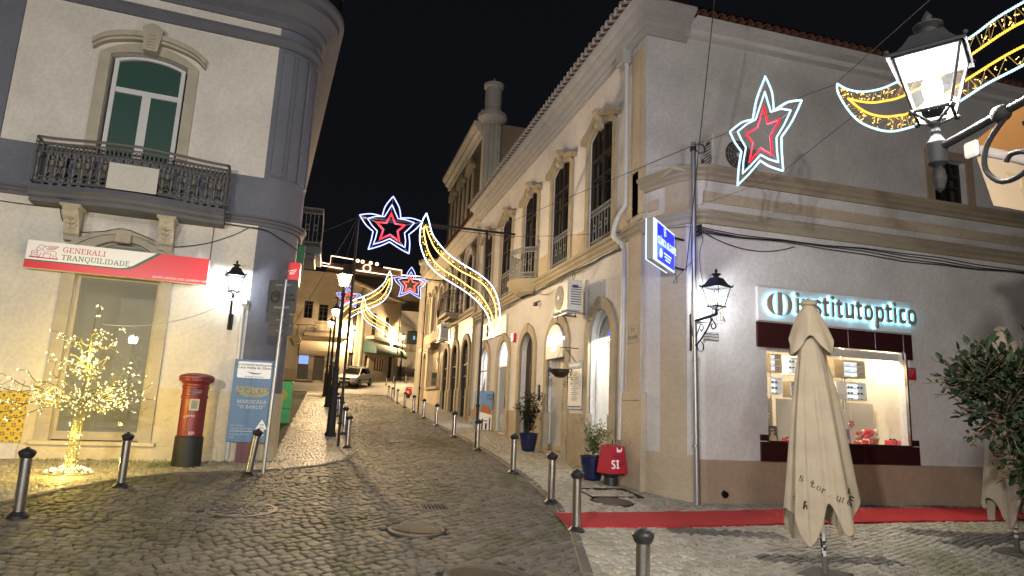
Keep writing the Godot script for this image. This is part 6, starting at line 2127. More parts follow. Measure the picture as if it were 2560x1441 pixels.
	tex_letters("institutoptico", 0.08, M.print_white, ps, Transform3D(tb, FA * Vector3(14.62, 2.68, 0.062)), 0.66, 0.003, "lettering")
	mb = MB.new()
	for k in 16:
		mb.box(FA * Vector3(14.28, 2.58 - k * 0.042, 0.058), Vector3(0.3 + 0.14 * sin(k * 2.3), 0.014, 0.006), FA.basis)
	part(mb, "small_print", M.board_blue, ps)
	var op := thing("shop_fascia", "white sign fascia with dark blue letters above the farther arched doors", "sign", FA * Vector3(22.3, 4.1, 0.03))
	mb = MB.new()
	mb.bbox(FA * Vector3(22.3, 4.42, 0.03), Vector3(3.5, 0.62, 0.05), 0.006, FA.basis)
	part(mb, "panel", M.ac_white, op)
	text("óptika", 0.34, "Droid Sans", M.print_navy, op, Transform3D(tb, FA * Vector3(22.5, 4.22, 0.056)), 0.004, "lettering", 700)
	mb = MB.new()
	mb.ball(FA * Vector3(23.1, 4.42, 0.05), Vector3(0.02, 0.24, 0.2), 10, 8)
	part(mb, "blue_drop", M.print_navy, op)
	var cm := thing("security_camera", "small security camera on the wall under the cables", "camera", FA * Vector3(17.2, 4.5, 0.1))
	mb = MB.new()
	mb.tube([FA * Vector3(17.2, 4.66, 0.0), FA * Vector3(17.2, 4.62, 0.12)], 0.02, 6)
	mb.bbox(FA * Vector3(17.2, 4.56, 0.14), Vector3(0.14, 0.10, 0.12), 0.02, FA.basis)
	part(mb, "body", M.ac_dark, cm)
	var bl := thing("alarm_bell", "small red alarm box by the dark wooden door", "alarm", FA * Vector3(19.5, 3.75, 0.05))
	mb = MB.new()
	mb.bbox(FA * Vector3(19.55, 3.86, 0.06), Vector3(0.22, 0.26, 0.1), 0.02, FA.basis)
	part(mb, "body", M.sign_red, bl)
	var lb := thing("letter_box", "narrow dark letter box in the wall beside the wooden door", "letter box", FA * Vector3(17.0, 1.9, 0.02))
	mb = MB.new()
	mb.bbox(FA * Vector3(17.0, 2.15, 0.02), Vector3(0.12, 0.42, 0.04), 0.008, FA.basis)
	part(mb, "body", M.iron, lb)
	mb = MB.new()
	mb.bbox(FA * Vector3(17.0, 2.15, 0.042), Vector3(0.07, 0.34, 0.01), 0.004, FA.basis)
	part(mb, "flap", M.stone, lb)
	# hanging basket
	var hb := thing("hanging_basket", "hanging basket with trailing green plants by the shop door", "basket", FA * Vector3(14.2, 2.5, 0.42))
	mb = MB.new()
	var hc := FA * Vector3(14.25, 2.56, 0.42)
	mb.lathe([Vector2(0.0, -0.14), Vector2(0.12, -0.11), Vector2(0.2, -0.02), Vector2(0.22, 0.06)], 12, Transform3D(Basis(), hc))
	part(mb, "bowl", M.dark_wood, hb)
	mb = MB.new()
	mb.tube([FA * Vector3(14.25, 3.12, 0.0), FA * Vector3(14.25, 3.12, 0.44)], 0.01, 5)
	mb.tube([FA * Vector3(14.25, 2.75, 0.0), FA * Vector3(14.25, 3.10, 0.30)], 0.01, 5)
	for k in 3:
		mb.tube([hc + Vector3(0.2 * cos(k * 2.1), 0.05, 0.2 * sin(k * 2.1)), FA * Vector3(14.25, 3.11, 0.42)], 0.003, 3)
	part(mb, "hanger", M.iron, hb)
	mb = MB.new()
	var r0 := RandomNumberGenerator.new()
	r0.seed = 19
	for k in 26:
		var a := r0.randf() * TAU
		var L := r0.randf_range(0.1, 0.55) if absf(cos(a * 0.5)) > 0.5 else r0.randf_range(0.05, 0.2)
		var p0 := hc + Vector3(cos(a) * 0.2, 0.06, sin(a) * 0.2)
		for j in 9:
			var p := p0 + Vector3(cos(a) * 0.06, -L * j / 9.0, sin(a) * 0.06)
			mb.col = Color(1, 1, 1) * r0.randf_range(0.6, 1.2)
			for s in 2:
				var d := Vector3(r0.randf_range(-1, 1), r0.randf_range(-0.3, 0.5), r0.randf_range(-1, 1)).normalized() * 0.045
				var w := d.cross(Vector3.UP).normalized() * 0.014
				mb.quad(p, p + d * 0.5 + w, p + d, p + d * 0.5 - w, d.cross(w).normalized())
	part(mb, "foliage", M.leaf, hb)

func aircon(called: String, label: String, xf: Transform3D, w: float, h: float, d: float, bracket: bool) -> void:
	var t := thing(called, label, "air conditioner", xf.origin)
	var mb := MB.new()
	mb.bbox(xf * Vector3(0, h / 2, 0), Vector3(w, h, d), 0.02, xf.basis)
	part(mb, "casing", M.ac_white, t)
	mb = MB.new()
	var gx := xf * Transform3D(Basis(), Vector3(w * 0.14, h / 2, d / 2 + 0.004))
	var disc := PackedVector2Array()
	for k in 24:
		disc.append(Vector2.from_angle(TAU * k / 24.0) * h * 0.40)
	mb.poly(disc, gx, 0.0, 0.004)
	part(mb, "fan_opening", M.ac_dark, t)
	mb = MB.new()
	for k in 5:
		ring(mb, gx * Transform3D(Basis(), Vector3(0, 0, 0.012)), Vector2.ZERO, h * (0.08 + 0.08 * k), h * (0.08 + 0.08 * k), 0.003, 20)
	for k in 12:
		var a := TAU * k / 12
		mb.tube([gx * Vector3(cos(a) * h * 0.06, sin(a) * h * 0.06, 0.012), gx * Vector3(cos(a) * h * 0.40, sin(a) * h * 0.40, 0.012)], 0.003, 3)
	part(mb, "fan_grille", M.ac_white, t)
	mb = MB.new()
	var hub := PackedVector2Array()
	for k in 12:
		hub.append(Vector2.from_angle(TAU * k / 12.0) * h * 0.06)
	mb.poly(hub, gx, 0.012, 0.02)
	part(mb, "fan_hub", M.sign_white, t)
	mb = MB.new()
	for k in 8:
		mb.box(xf * Vector3(-w / 2 - 0.002, h * 0.2 + k * h * 0.08, -0.02), Vector3(0.006, 0.02, d * 0.7), xf.basis)
	mb.box(xf * Vector3(-w / 2 - 0.004, h * 0.78, 0.0), Vector3(0.01, 0.07, d * 0.4), xf.basis)
	part(mb, "side_vent", M.ac_dark, t)
	if bracket:
		mb = MB.new()
		for s in [-1, 1]:
			mb.box(xf * Vector3(s * w * 0.32, -0.03, -0.02), Vector3(0.04, 0.04, d + 0.25), xf.basis)
			mb.box(xf * Vector3(s * w * 0.32, 0.2, -d / 2 - 0.11), Vector3(0.04, 0.5, 0.03), xf.basis)
		mb.box(xf * Vector3(0, -0.065, d / 2), Vector3(w, 0.03, 0.03), xf.basis)
		mb.box(xf * Vector3(-w / 2 - 0.0, 0.35, -d / 2 - 0.09), Vector3(0.03, 0.7, 0.05), xf.basis)
		part(mb, "bracket", M.galvanised, t)

func upper_street() -> void:
	var mb := MB.new()
	# tiled house after the corner house
	var FT := Transform3D(FA.basis, Vector3(5.74, 0, 0))
	var root := thing("tiled_house", "dark tiled house with arched doors and a dark iron balcony beyond the corner house", "building", Vector3(5.8, gy(-30), -30))
	var low := [[27.05, 28.45, 1.3, 4.05, 0.5], [29.45, 30.8, 1.4, 4.05, 0.48], [31.75, 33.1, 1.5, 4.05, 0.48]]
	var up := []
	for c in [27.75, 30.1, 32.45]:
		up.append([c - 0.6, c + 0.6, 5.9, 8.0, 0.3])
	wall(mb, FT, 25.6, 34.3, 0.8, 5.6, low, 0.12)
	wall(mb, FT, 25.6, 34.3, 5.6, 8.95, up, 0.1)
	part(mb, "wall", M.facade_tile, root)
	# glazed tiles near the doors, laid in courses
	for h in low:
		mb = MB.new()
		surround(mb, FT, h[0], h[1], 1.0, h[3], h[4], 0.26, -0.02, 0.06)
		var o := part(mb, "stone_surround", M.stone, root)
		for s in [h[0] - 0.13, h[1] + 0.13]:
			mb = MB.new()
			mb.bbox(FT * Vector3(s, 1.8, 0.02), Vector3(0.3, 1.3, 0.16), 0.015, FT.basis)
			part(mb, "jamb_base", M.stone, o)
		dark_window(root, FT, h[0], h[1], h[2], h[3], h[4], 0.11, "arched_door")
	for r in [[25.62, 26.75], [28.75, 29.15], [31.1, 31.45], [33.4, 34.3]]:
		mb = MB.new()
		mb.bbox(FT * Vector3((r[0] + r[1]) / 2, 1.75, 0.0), Vector3(r[1] - r[0], 1.5, 0.08), 0.01, FT.basis)
		part(mb, "plinth_slab", M.plinth_stone, root)
	for w in up:
		mb = MB.new()
		surround(mb, FT, w[0], w[1], 5.8, w[3], w[4], 0.22, 0.0, 0.07)
		var o := part(mb, "stone_surround", M.pale_stone, root)
		mb = MB.new()
		var c: float = (w[0] + w[1]) / 2
		mb.strip(arch(c - 0.95, c + 0.95, 8.1, 0.55, 10), arch(c - 0.9, c + 0.9, 8.02, 0.48, 10), FT, 0.0, 0.16)
		mb.bbox(FT * Vector3(c, 8.62, 0.08), Vector3(0.2, 0.22, 0.2), 0.02, FT.basis)
		part(mb, "hood_mould", M.pale_stone, o)
		dark_window(root, FT, w[0], w[1], 5.9, 8.0, 0.3, 0.09)
	mb = MB.new()
	mb.sweep([[Vector3(5.74, 0, -25.6), Vector3.LEFT], [Vector3(5.74, 0, -34.3), Vector3.LEFT]], PackedVector2Array([Vector2(-0.02, 5.5), Vector2(0.06, 5.5), Vector2(0.08, 5.6), Vector2(0.16, 5.66), Vector2(0.16, 5.76), Vector2(-0.02, 5.78)]))
	part(mb, "string_course", M.stone, root)
	mb = MB.new()
	mb.sweep([[Vector3(5.74, 0, -25.6), Vector3.LEFT], [Vector3(5.74, 0, -34.3), Vector3.LEFT]], PackedVector2Array([Vector2(-0.02, 8.85), Vector2(0.04, 8.85), Vector2(0.06, 8.98), Vector2(0.14, 9.04), Vector2(0.16, 9.14), Vector2(0.28, 9.22), Vector2(0.30, 9.34), Vector2(0.42, 9.42), Vector2(0.42, 9.52), Vector2(-0.02, 9.56)]))
	part(mb, "cornice", M.pale_stone, root)
	mb = MB.new()
	mb.quad(Vector3(5.3, 9.56, -25.6), Vector3(5.3, 9.56, -34.3), Vector3(6.8, 11.4, -34.3), Vector3(6.8, 11.4, -25.6), Vector3(-0.7, 0.7, 0))
	part(mb, "roof", M.roof_tile, root)
	var et := MB.new()
	et.lathe([Vector2(0.09, 0.0), Vector2(0.09, 0.3)], 6, Transform3D(Basis(), Vector3.ZERO), 0.0, PI)
	var em := et.mesh()
	for k in 40:
		var o := part(em, "eave_tile", M.roof_tile, root)
		o.transform = Transform3D(Basis(Vector3(0, 0, 1), Vector3(0.9, 0.43, 0), Vector3(-0.43, 0.9, 0)), Vector3(5.25, 9.54, -25.7 - k * 0.215) - root.position)
	mb = MB.new()
	mb.box(FT * Vector3(30.1, 5.80, 0.38), Vector3(1.9, 0.14, 0.72), FT.basis)
	mb.box(FT * Vector3(30.1, 5.68, 0.28), Vector3(1.6, 0.12, 0.5), FT.basis)
	part(mb, "balcony_slab", M.stone, root)
	mb = MB.new()
	iron_railing(mb, FT * Transform3D(Basis(), Vector3(29.2, 5.88, 0.70)), 1.8, 1.0, 10)
	for s in [29.2, 31.0]:
		iron_railing(mb, FT * Transform3D(Basis(Vector3(0, 0, 1), Vector3.UP, Vector3(-1, 0, 0)), Vector3(s, 5.88, 0.0)), 0.7, 1.0, 4)
	part(mb, "balcony_railing", M.old_rail, root)
	mb = MB.new()
	mb.tube([FT * Vector3(25.85, 9.3, 0.1), FT * Vector3(25.85, 3.0, 0.1), FT * Vector3(26.0, 2.2, 0.1), FT * Vector3(26.05, 1.2, 0.12)], 0.06, 7)
	part(mb, "drainpipe", M.stone, root)
	# plain house farther up with a shop window and small awning
	var FC := Transform3D(FA.basis, Vector3(5.88, 0, 0))
	var rc := thing("shop_house", "narrow pale house with a lit shop window beyond the tiled house", "building", Vector3(5.9, gy(-38), -38))
	mb = MB.new()
	wall(mb, FC, 34.3, 43.0, 1.0, 5.4, [[35.4, 39.2, 2.75, 4.75, 0.0], [40.3, 41.6, 2.0, 4.6, 0.3]], 0.25)
	wall(mb, FC, 34.3, 43.0, 5.4, 9.4, [[35.2, 36.4, 6.0, 8.0, 0.25], [37.6, 38.8, 6.0, 8.0, 0.25], [40.0, 41.2, 6.0, 8.0, 0.25]], 0.25)
	mb.quad(Vector3(5.88, 1.0, -43.0), Vector3(14, 1.0, -43.0), Vector3(14, 9.4, -43.0), Vector3(5.88, 9.4, -43.0), Vector3(0, 0, -1))
	part(mb, "wall", M.beige_wall, rc)
	mb = MB.new()
	surround(mb, FC, 35.4, 39.2, 2.75, 4.75, 0.0, 0.14, 0.0, 0.06)
	mb.box(FC * Vector3(37.3, 2.68, 0.04), Vector3(4.1, 0.14, 0.16), FC.basis)
	part(mb, "stone_surround", M.stone, rc)
	for c in [35.8, 38.2, 40.6]:
		mb = MB.new()
		surround(mb, FC, c - 0.6, c + 0.6, 5.9, 8.0, 0.25, 0.18, 0.0, 0.06)
		mb.strip(arch(c - 0.85, c + 0.85, 8.2, 0.4, 8), arch(c - 0.8, c + 0.8, 8.12, 0.34, 8), FC, 0.0, 0.14)
		part(mb, "stone_surround", M.pale_stone, rc)
		dark_window(rc, FC, c - 0.6, c + 0.6, 6.0, 8.0, 0.25, 0.2)
	mb = MB.new()
	mb.box(FC * Vector3(37.3, 3.4, -1.2), Vector3(4.2, 2.6, 0.06), FC.basis)
	mb.box(FC * Vector3(37.3, 2.6, -0.7), Vector3(4.2, 0.06, 1.0), FC.basis)
	mb.box(FC * Vector3(37.3, 4.85, -0.7), Vector3(4.2, 0.06, 1.0), FC.basis)
	part(mb, "shop_room", M.stone, rc)
	mb = MB.new()
	mb.box(FC * Vector3(37.3, 4.79, -0.7), Vector3(1.6, 0.03, 0.2), FC.basis)
	part(mb, "shop_lamp", M.shop_light, rc)
	lamp(rc, FC * Vector3(37.3, 4.7, -0.6), Color(1.0, 0.82, 0.6), 1.2, 0.15)
	mb = MB.new()
	mb.quad(FC * Vector3(35.4, 2.75, -0.1), FC * Vector3(39.2, 2.75, -0.1), FC * Vector3(39.2, 4.75, -0.1), FC * Vector3(35.4, 4.75, -0.1), FC.basis.z)
	part(mb, "window_pane", M.pane, rc)
	mb = MB.new()
	for q in [[36.1, 2.95, 0.5], [37.0, 3.1, 0.8], [38.3, 3.0, 0.6]]:
		mb.bbox(FC * Vector3(q[0], q[1], -0.6), Vector3(q[2], 0.7, 0.3), 0.03, FC.basis)
	part(mb, "goods", M.ac_dark, rc)
	mb = MB.new()
	mb.flat(PackedVector2Array([Vector2(40.3, 2.0), Vector2(41.6, 2.0), Vector2(41.6, 4.7), Vector2(40.3, 4.7)]), FC, -0.22)
	part(mb, "door", M.dark_wood, rc)
	mb = MB.new()
	mb.sweep([[Vector3(5.88, 0, -34.3), Vector3.LEFT], [Vector3(5.88, 0, -43.0), Vector3.LEFT]], PackedVector2Array([Vector2(-0.02, 9.3), Vector2(0.08, 9.3), Vector2(0.12, 9.42), Vector2(0.26, 9.5), Vector2(0.26, 9.6), Vector2(0.38, 9.68), Vector2(0.38, 9.78), Vector2(-0.02, 9.82)]))
	part(mb, "cornice", M.pale_stone, rc)
	mb = MB.new()
	mb.bbox(FC * Vector3(42.85, 5.2, 0.02), Vector3(0.4, 8.0, 0.1), 0.02, FC.basis)
	part(mb, "pilaster", M.pale_stone, rc)
	var aw := thing("awning", "small half-rolled awning over the lit shop window beyond the tiled house", "awning", FC * Vector3(37.5, 4.9, 0.3))
	mb = MB.new()
	mb.quad(FC * Vector3(35.2, 5.35, 0.06), FC * Vector3(39.8, 5.35, 0.06), FC * Vector3(39.8, 5.0, 0.55), FC * Vector3(35.2, 5.0, 0.55), Vector3(-0.6, 0.8, 0))
	mb.quad(FC * Vector3(35.2, 5.0, 0.55), FC * Vector3(39.8, 5.0, 0.55), FC * Vector3(39.8, 4.78, 0.56), FC * Vector3(35.2, 4.78, 0.56), Vector3(-1, 0, 0))
	part(mb, "canopy", M.awning_cream, aw)
	mb = MB.new()
	for s in [35.2, 39.8]:
		mb.tube([FC * Vector3(s, 5.35, 0.05), FC * Vector3(s, 5.0, 0.55), FC * Vector3(s, 4.9, 0.05)], 0.02, 5)
	part(mb, "arm", M.iron, aw)
	var co := thing("cable_coil", "big coil of black cable hung on the wall above the shop awning", "cable", FC * Vector3(34.9, 6.0, 0.1))
	mb = MB.new()
	for k in 5:
		ring(mb, Transform3D(FC.basis, FC * Vector3(35.3, 6.9, 0.08 + 0.02 * k)), Vector2(0.02 * k, 0.015 * k), 0.75, 0.62, 0.022, 20)
	mb.tube(smooth([FC * Vector3(34.5, 6.3, 0.1), FC * Vector3(34.4, 5.6, 0.14), FC * Vector3(34.5, 5.2, 0.1), FC * Vector3(34.45, 4.4, 0.1)], 4), 0.05, 5)
	part(mb, "coil", M.cable, co)
	# tall block with cornice rising behind the roofs
	var tt := thing("tall_house", "tall dark house with corner column and heavy cornice rising above the roofs", "building", Vector3(6.5, 2.0, -34))
	var FX := Transform3D(FA.basis, Vector3(6.5, 0, 0))
	mb = MB.new()
	var tw := []
	for c in [32.6, 35.0, 37.4]:
		tw.append([c - 0.5, c + 0.5, 11.0, 13.6, 0.25])
	wall(mb, FX, 30.0, 39.2, 2.0, 15.5, tw, 0.25)
	part(mb, "wall", M.facade_tile, tt)
	mb = MB.new()
	mb.quad(Vector3(6.5, 2, -30), Vector3(14.0, 2, -30), Vector3(14.0, 15.6, -30), Vector3(6.5, 15.6, -30), Vector3(0, 0, 1))
	part(mb, "side_wall", M.brown_wall, tt)
	mb = MB.new()
	mb.quad(Vector3(6.5, 2, -39.2), Vector3(14.0, 2, -39.2), Vector3(14.0, 15.6, -39.2), Vector3(6.5, 15.6, -39.2), Vector3(0, 0, -1))
	part(mb, "side_wall", M.brown_wall, tt)
	for w in tw:
		mb = MB.new()
		surround(mb, FX, w[0], w[1], 11.0, w[3], w[4], 0.22, 0.0, 0.08)
		mb.strip(arch((w[0] + w[1]) / 2 - 0.85, (w[0] + w[1]) / 2 + 0.85, 14.0, 0.55, 8), arch((w[0] + w[1]) / 2 - 0.75, (w[0] + w[1]) / 2 + 0.75, 13.8, 0.4, 8), FX, 0.0, 0.22)
		part(mb, "stone_surround", M.stone, tt)
		dark_window(tt, FX, w[0], w[1], 11.0, w[3], w[4], 0.2)
	mb = MB.new()
	mb.bbox(Vector3(6.86, 12.6, -29.92), Vector3(0.86, 6.4, 0.5), 0.05)
	for s in [-0.22, 0.0, 0.22]:
		mb.bbox(Vector3(6.86 + s, 12.6, -29.66), Vector3(0.12, 5.6, 0.06), 0.02)
	mb.lathe([Vector2(0.48, 15.35), Vector2(0.52, 15.5), Vector2(0.62, 15.62), Vector2(0.74, 15.72), Vector2(0.74, 15.92), Vector2(0.42, 15.98), Vector2(0.42, 16.2), Vector2(0.45, 16.22), Vector2(0.42, 16.3), Vector2(0.42, 17.3), Vector2(0.50, 17.4), Vector2(0.52, 17.55), Vector2(0.3, 17.62), Vector2(0.06, 17.66), Vector2(0.04, 17.9), Vector2(0, 18.0)], 16, Transform3D(Basis(), Vector3(6.86, 0, -29.95)))
	part(mb, "corner_column", M.old_white_wall, tt)
	mb = MB.new()
	mb.sweep([[Vector3(6.5, 0, -30.2), Vector3.LEFT], [Vector3(6.5, 0, -39.2), Vector3.LEFT]], PackedVector2Array([Vector2(-0.02, 14.9), Vector2(0.1, 14.9), Vector2(0.14, 15.1), Vector2(0.3, 15.2), Vector2(0.32, 15.34), Vector2(0.5, 15.5), Vector2(0.5, 15.66), Vector2(-0.02, 15.7)]))
	mb.sweep([[Vector3(6.5, 0, -30.4), Vector3.LEFT], [Vector3(6.5, 0, -39.2), Vector3.LEFT]], PackedVector2Array([Vector2(0.0, 16.25), Vector2(0.12, 16.25), Vector2(0.12, 16.4), Vector2(0.0, 16.4)]))
	part(mb, "cornice", M.old_white_wall, tt)
	var bal := MB.new()
	bal.lathe([Vector2(0.05, 0), Vector2(0.10, 0.06), Vector2(0.11, 0.16), Vector2(0.05, 0.32), Vector2(0.07, 0.42), Vector2(0.09, 0.58)], 8)
	var bmesh := bal.mesh()
	for k in 34:
		var o := part(bmesh, "baluster", M.old_white_wall, tt)
		o.position = Vector3(6.44, 15.68, -30.7 - k * 0.25) - tt.position
	mb = MB.new()
	mb.box(Vector3(6.2, 10.55, -34.0), Vector3(0.06, 0.9, 10.4), Basis(Vector3(0, 0, 1), 0.1))
	part(mb, "terrace_screen", M.dark_green, tt)
	mb = MB.new()
	mb.box(Vector3(6.5, 11.0, -29.2), Vector3(1.2, 0.05, 0.05))
	mb.box(Vector3(6.1, 10.4, -29.2), Vector3(0.05, 1.2, 0.05))
	mb.box(Vector3(7.0, 10.4, -29.2), Vector3(0.05, 1.2, 0.05))
	part(mb, "terrace_rail", M.iron, tt)
	mb = MB.new()
	mb.tube([Vector3(7.6, 15.6, -37), Vector3(7.6, 18.5, -37)], 0.02, 4)
	part(mb, "antenna", M.iron, tt)
	# round turret beyond
	var tu := thing("turret", "pale round turret top peeping over the roof behind the light garland", "tower", Vector3(6.6, 2.2, -46))
	mb = MB.new()
	mb.lathe([Vector2(0.9, 2.0), Vector2(0.9, 11.4), Vector2(1.15, 11.6), Vector2(1.15, 11.8), Vector2(0.0, 12.0)], 18, Transform3D(Basis(), Vector3(6.9, 0, -46)))
	for k in 14:
		mb.bbox(Vector3(6.9 + cos(k * TAU / 14) * 0.95, 11.2, -46 + sin(k * TAU / 14) * 0.95), Vector3(0.12, 0.5, 0.12), 0.02)
	part(mb, "drum", M.old_white_wall, tu)

func far_end() -> void:
	var mb := MB.new()
	# house facing down the street
	var X1 := Transform3D(Basis(), Vector3(0, 0, -58))
	var f1 := thing("far_house", "cream house at the top of the street with a round cream awning", "building", Vector3(-2, gy(-58), -58))
	var up := [[-2.1, -1.4, 8.55, 10.0, 0.0], [-0.9, -0.15, 8.4, 9.8, 0.0]]
	var low := [[-2.15, -1.3, 3.45, 5.4, 0.0], [-0.9, -0.05, 3.4, 5.4, 0.0], [0.4, 1.1, 3.4, 5.6, 0.0]]
	wall(mb, X1, -9, 1.7, 2.5, 7.0, low, 0.25)
	wall(mb, X1, -9, 1.7, 7.0, 12.4, up, 0.25)
	part(mb, "wall", M.beige_wall, f1)
	for q in [[-3.6, 2.8], [-1.1, 0.4], [0.18, 0.4]]:
		mb = MB.new()
		mb.box(Vector3(q[0], 3.75, -57.97), Vector3(q[1], 1.0, 0.08))
		part(mb, "plinth", M.plinth_stone, f1)
	mb = MB.new()
	mb.box(Vector3(-3.6, 12.45, -57.9), Vector3(10.8, 0.2, 0.5))
	mb.box(Vector3(-3.6, 12.3, -57.95), Vector3(10.8, 0.12, 0.25))
	part(mb, "eave", M.beige_wall, f1)
	mb = MB.new()
	mb.quad(Vector3(-9, 12.5, -57.7), Vector3(1.8, 12.5, -57.7), Vector3(1.8, 12.9, -62), Vector3(-9, 12.9, -62), Vector3(0, 0.9, 0.4))
	part(mb, "roof", M.roof_tile, f1)
	for w in up:
		dark_window(f1, X1, w[0], w[1], w[2], w[3], 0.0, 0.12)
	mb = MB.new()
	mb.bbox(Vector3(-1.725, 4.1, -58.12), Vector3(0.85, 1.3, 0.06), 0.02)
	var dr := part(mb, "shop_door", M.dark_wood, f1)
	mb = MB.new()
	mb.box(Vector3(-1.725, 5.05, -58.1), Vector3(0.78, 0.7, 0.04))
	part(mb, "lit_door_glass", M.screen_blue, dr)
	mb = MB.new()
	mb.bbox(Vector3(-0.475, 4.4, -58.12), Vector3(0.85, 2.0, 0.06), 0.02)
	part(mb, "dark_door", M.dark_wood, f1)
	mb = MB.new()
	mb.bbox(Vector3(0.75, 4.5, -58.12), Vector3(0.7, 2.2, 0.06), 0.02)
	part(mb, "dark_door", M.dark_wood, f1)
	mb = MB.new()
	mb.bbox(Vector3(-0.1, 7.15, -57.6), Vector3(3.6, 0.3, 0.8), 0.03)
	part(mb, "balcony_slab", M.beige_wall, f1)
	mb = MB.new()
	iron_railing(mb, Transform3D(Basis(), Vector3(-1.2, 7.3, -57.25)), 3.0, 0.9, 20)
	part(mb, "balcony_railing", M.old_rail, f1)
	# round awning
	var aw := thing("awning", "rounded cream awning with scalloped edge over the far shop door", "awning", Vector3(-0.6, 5.4, -57.4), 0.0, "awnings at the top of the street")
	mb = MB.new()
	var prof := []
	for k in 9:
		var a := PI / 2 * k / 8.0
		prof.append(Vector2(sin(a) * 1.25, 5.55 + 1.15 * cos(a)))
	for k in 8:
		var p: Vector2 = prof[k]
		var q: Vector2 = prof[k + 1]
		mb.quad(Vector3(-2.1, p.y, -57.95 + p.x), Vector3(0.85, p.y, -57.95 + p.x), Vector3(0.85, q.y, -57.95 + q.x), Vector3(-2.1, q.y, -57.95 + q.x), Vector3(0, cos(PI / 2 * k / 8.0), sin(PI / 2 * k / 8.0)))
	for s in [-2.1, 0.85]:
		var fan := PackedVector2Array([Vector2(0, 5.55)])
		for p in prof:
			fan.append(p)
		mb.flat(fan, Transform3D(Basis(Vector3(0, 0, 1), Vector3.UP, Vector3(signf(s), 0, 0)), Vector3(s, 0, -57.95)), 0.0)
	part(mb, "canopy", M.awning_cream, aw)
	mb = MB.new()
	for k in 14:
		var x0 := -2.1 + k * 0.21
		mb.poly(PackedVector2Array([Vector2(x0, 5.56), Vector2(x0 + 0.2, 5.56), Vector2(x0 + 0.2, 5.42), Vector2(x0 + 0.1, 5.34), Vector2(x0, 5.42)]), Transform3D(Basis(), Vector3(0, 0, -56.70)), 0.0, 0.01)
	part(mb, "scalloped_edge", M.awning_cream, aw)
	mb = MB.new()
	for k in 6:
		var a := PI / 2 * k / 5.0
		mb.tube([Vector3(-2.12, 5.55, -57.93), Vector3(-2.12, 5.55 + 1.16 * cos(a), -57.93 + 1.26 * sin(a))], 0.015, 4)
	part(mb, "rib", M.old_rail, aw)
	tex_letters("Pastelaria", 0.16, M.print_grey, aw, Transform3D(Basis(), Vector3(-1.9, 5.6, -56.68)), 1.2, 0.01, "lettering")
	var pn := thing("door_panel", "pale framed notice panel standing between the far doors", "panel", Vector3(0.4, gy(-57), -57.3))
	mb = MB.new()
	mb.bbox(Vector3(0.38, 5.4, -57.2), Vector3(0.9, 0.86, 0.06), 0.02)
	mb.tube([Vector3(0.38, gy(-57.2), -57.2), Vector3(0.38, 5.0, -57.2)], 0.04, 6)
	part(mb, "panel", mat("pale_teal", lin(0.40, 0.46, 0.40), 0.5), pn)
	var ds := thing("satellite_dish", "small satellite dish on the far cream house", "dish", Vector3(-1.2, 7.2, -57.7))
	mb = MB.new()
	mb.lathe([Vector2(0, 0), Vector2(0.2, 0.03), Vector2(0.38, 0.12), Vector2(0.36, 0.13), Vector2(0.0, 0.02)], 14, Transform3D(Basis(Vector3.RIGHT, 1.2) * Basis(Vector3(0, 0, 1), 0.3), Vector3(-1.2, 7.4, -57.5)))
	mb.tube([Vector3(-1.2, 7.4, -57.5), Vector3(-1.5, 7.1, -57.95)], 0.03, 5)
	part(mb, "reflector", M.old_white_wall, ds)
	var hs := thing("hanging_sign", "tilted square hanging sign on an iron arm beside the round awning", "sign", Vector3(-2.4, 6.4, -57))
	mb = MB.new()
	mb.bbox(Vector3(-2.4, 6.55, -57), Vector3(0.66, 0.66, 0.25), 0.02, Basis(Vector3(0, 0, 1), 0.5))
	part(mb, "box", M.stone, hs)
	mb = MB.new()
	mb.tube([Vector3(-2.6, 7.9, -57.9), Vector3(-0.9, 7.9, -57.0)], 0.03, 4)
	mb.tube([Vector3(-2.4, 6.8, -57), Vector3(-2.4, 7.9, -57.4)], 0.02, 4)
	mb.tube([Vector3(-1.6, 7.9, -57.2), Vector3(-2.0, 7.0, -57.9)], 0.02, 4)
	part(mb, "arm", M.iron, hs)
	# second house turning away to the right
	var U := Vector3(0.493, 0, -0.87)
	var X2 := Transform3D(Basis(U, Vector3.UP, Vector3(0.87, 0, 0.493)), Vector3(1.7, 0, -58))
	X2.basis.z = Vector3(0.87, 0, 0.493)
	if X2.basis.z.z < 0:
		X2.basis.z = -X2.basis.z
	var f2 := thing("far_house", "pale house with a green barrel awning and railed balcony at the street top", "building", X2 * Vector3(5, 3.4, 0))
	mb = MB.new()
	var low2 := [[0.35, 1.4, 3.5, 5.95, 0.0], [3.45, 4.3, 3.6, 5.95, 0.0], [5.4, 7.6, 4.75, 5.95, 0.0], [8.6, 9.8, 4.2, 6.3, 0.0]]
	var up2 := [[0.6, 1.5, 8.3, 10.2, 0.0], [4.4, 5.3, 7.9, 10.0, 0.0], [7.2, 8.2, 7.9, 10.0, 0.0]]
	wall(mb, X2, -0.1, 10.8, 2.5, 7.2, low2, 0.25)
	wall(mb, X2, -0.1, 10.8, 7.2, 11.9, up2, 0.25)
	part(mb, "wall", M.beige_wall, f2)
	for w in up2:
		dark_window(f2, X2, w[0], w[1], w[2], w[3], 0.0, 0.15)
	for w in [low2[0], low2[1], low2[3]]:
		mb = MB.new()
		mb.flat(PackedVector2Array([Vector2(w[0], w[2]), Vector2(w[1], w[2]), Vector2(w[1], w[3]), Vector2(w[0], w[3])]), X2, -0.2)
		part(mb, "dark_door", M.dark_wood, f2)
	mb = MB.new()
	mb.flat(PackedVector2Array([Vector2(5.4, 4.75), Vector2(7.6, 4.75), Vector2(7.6, 5.95), Vector2(5.4, 5.95)]), X2, -0.22)
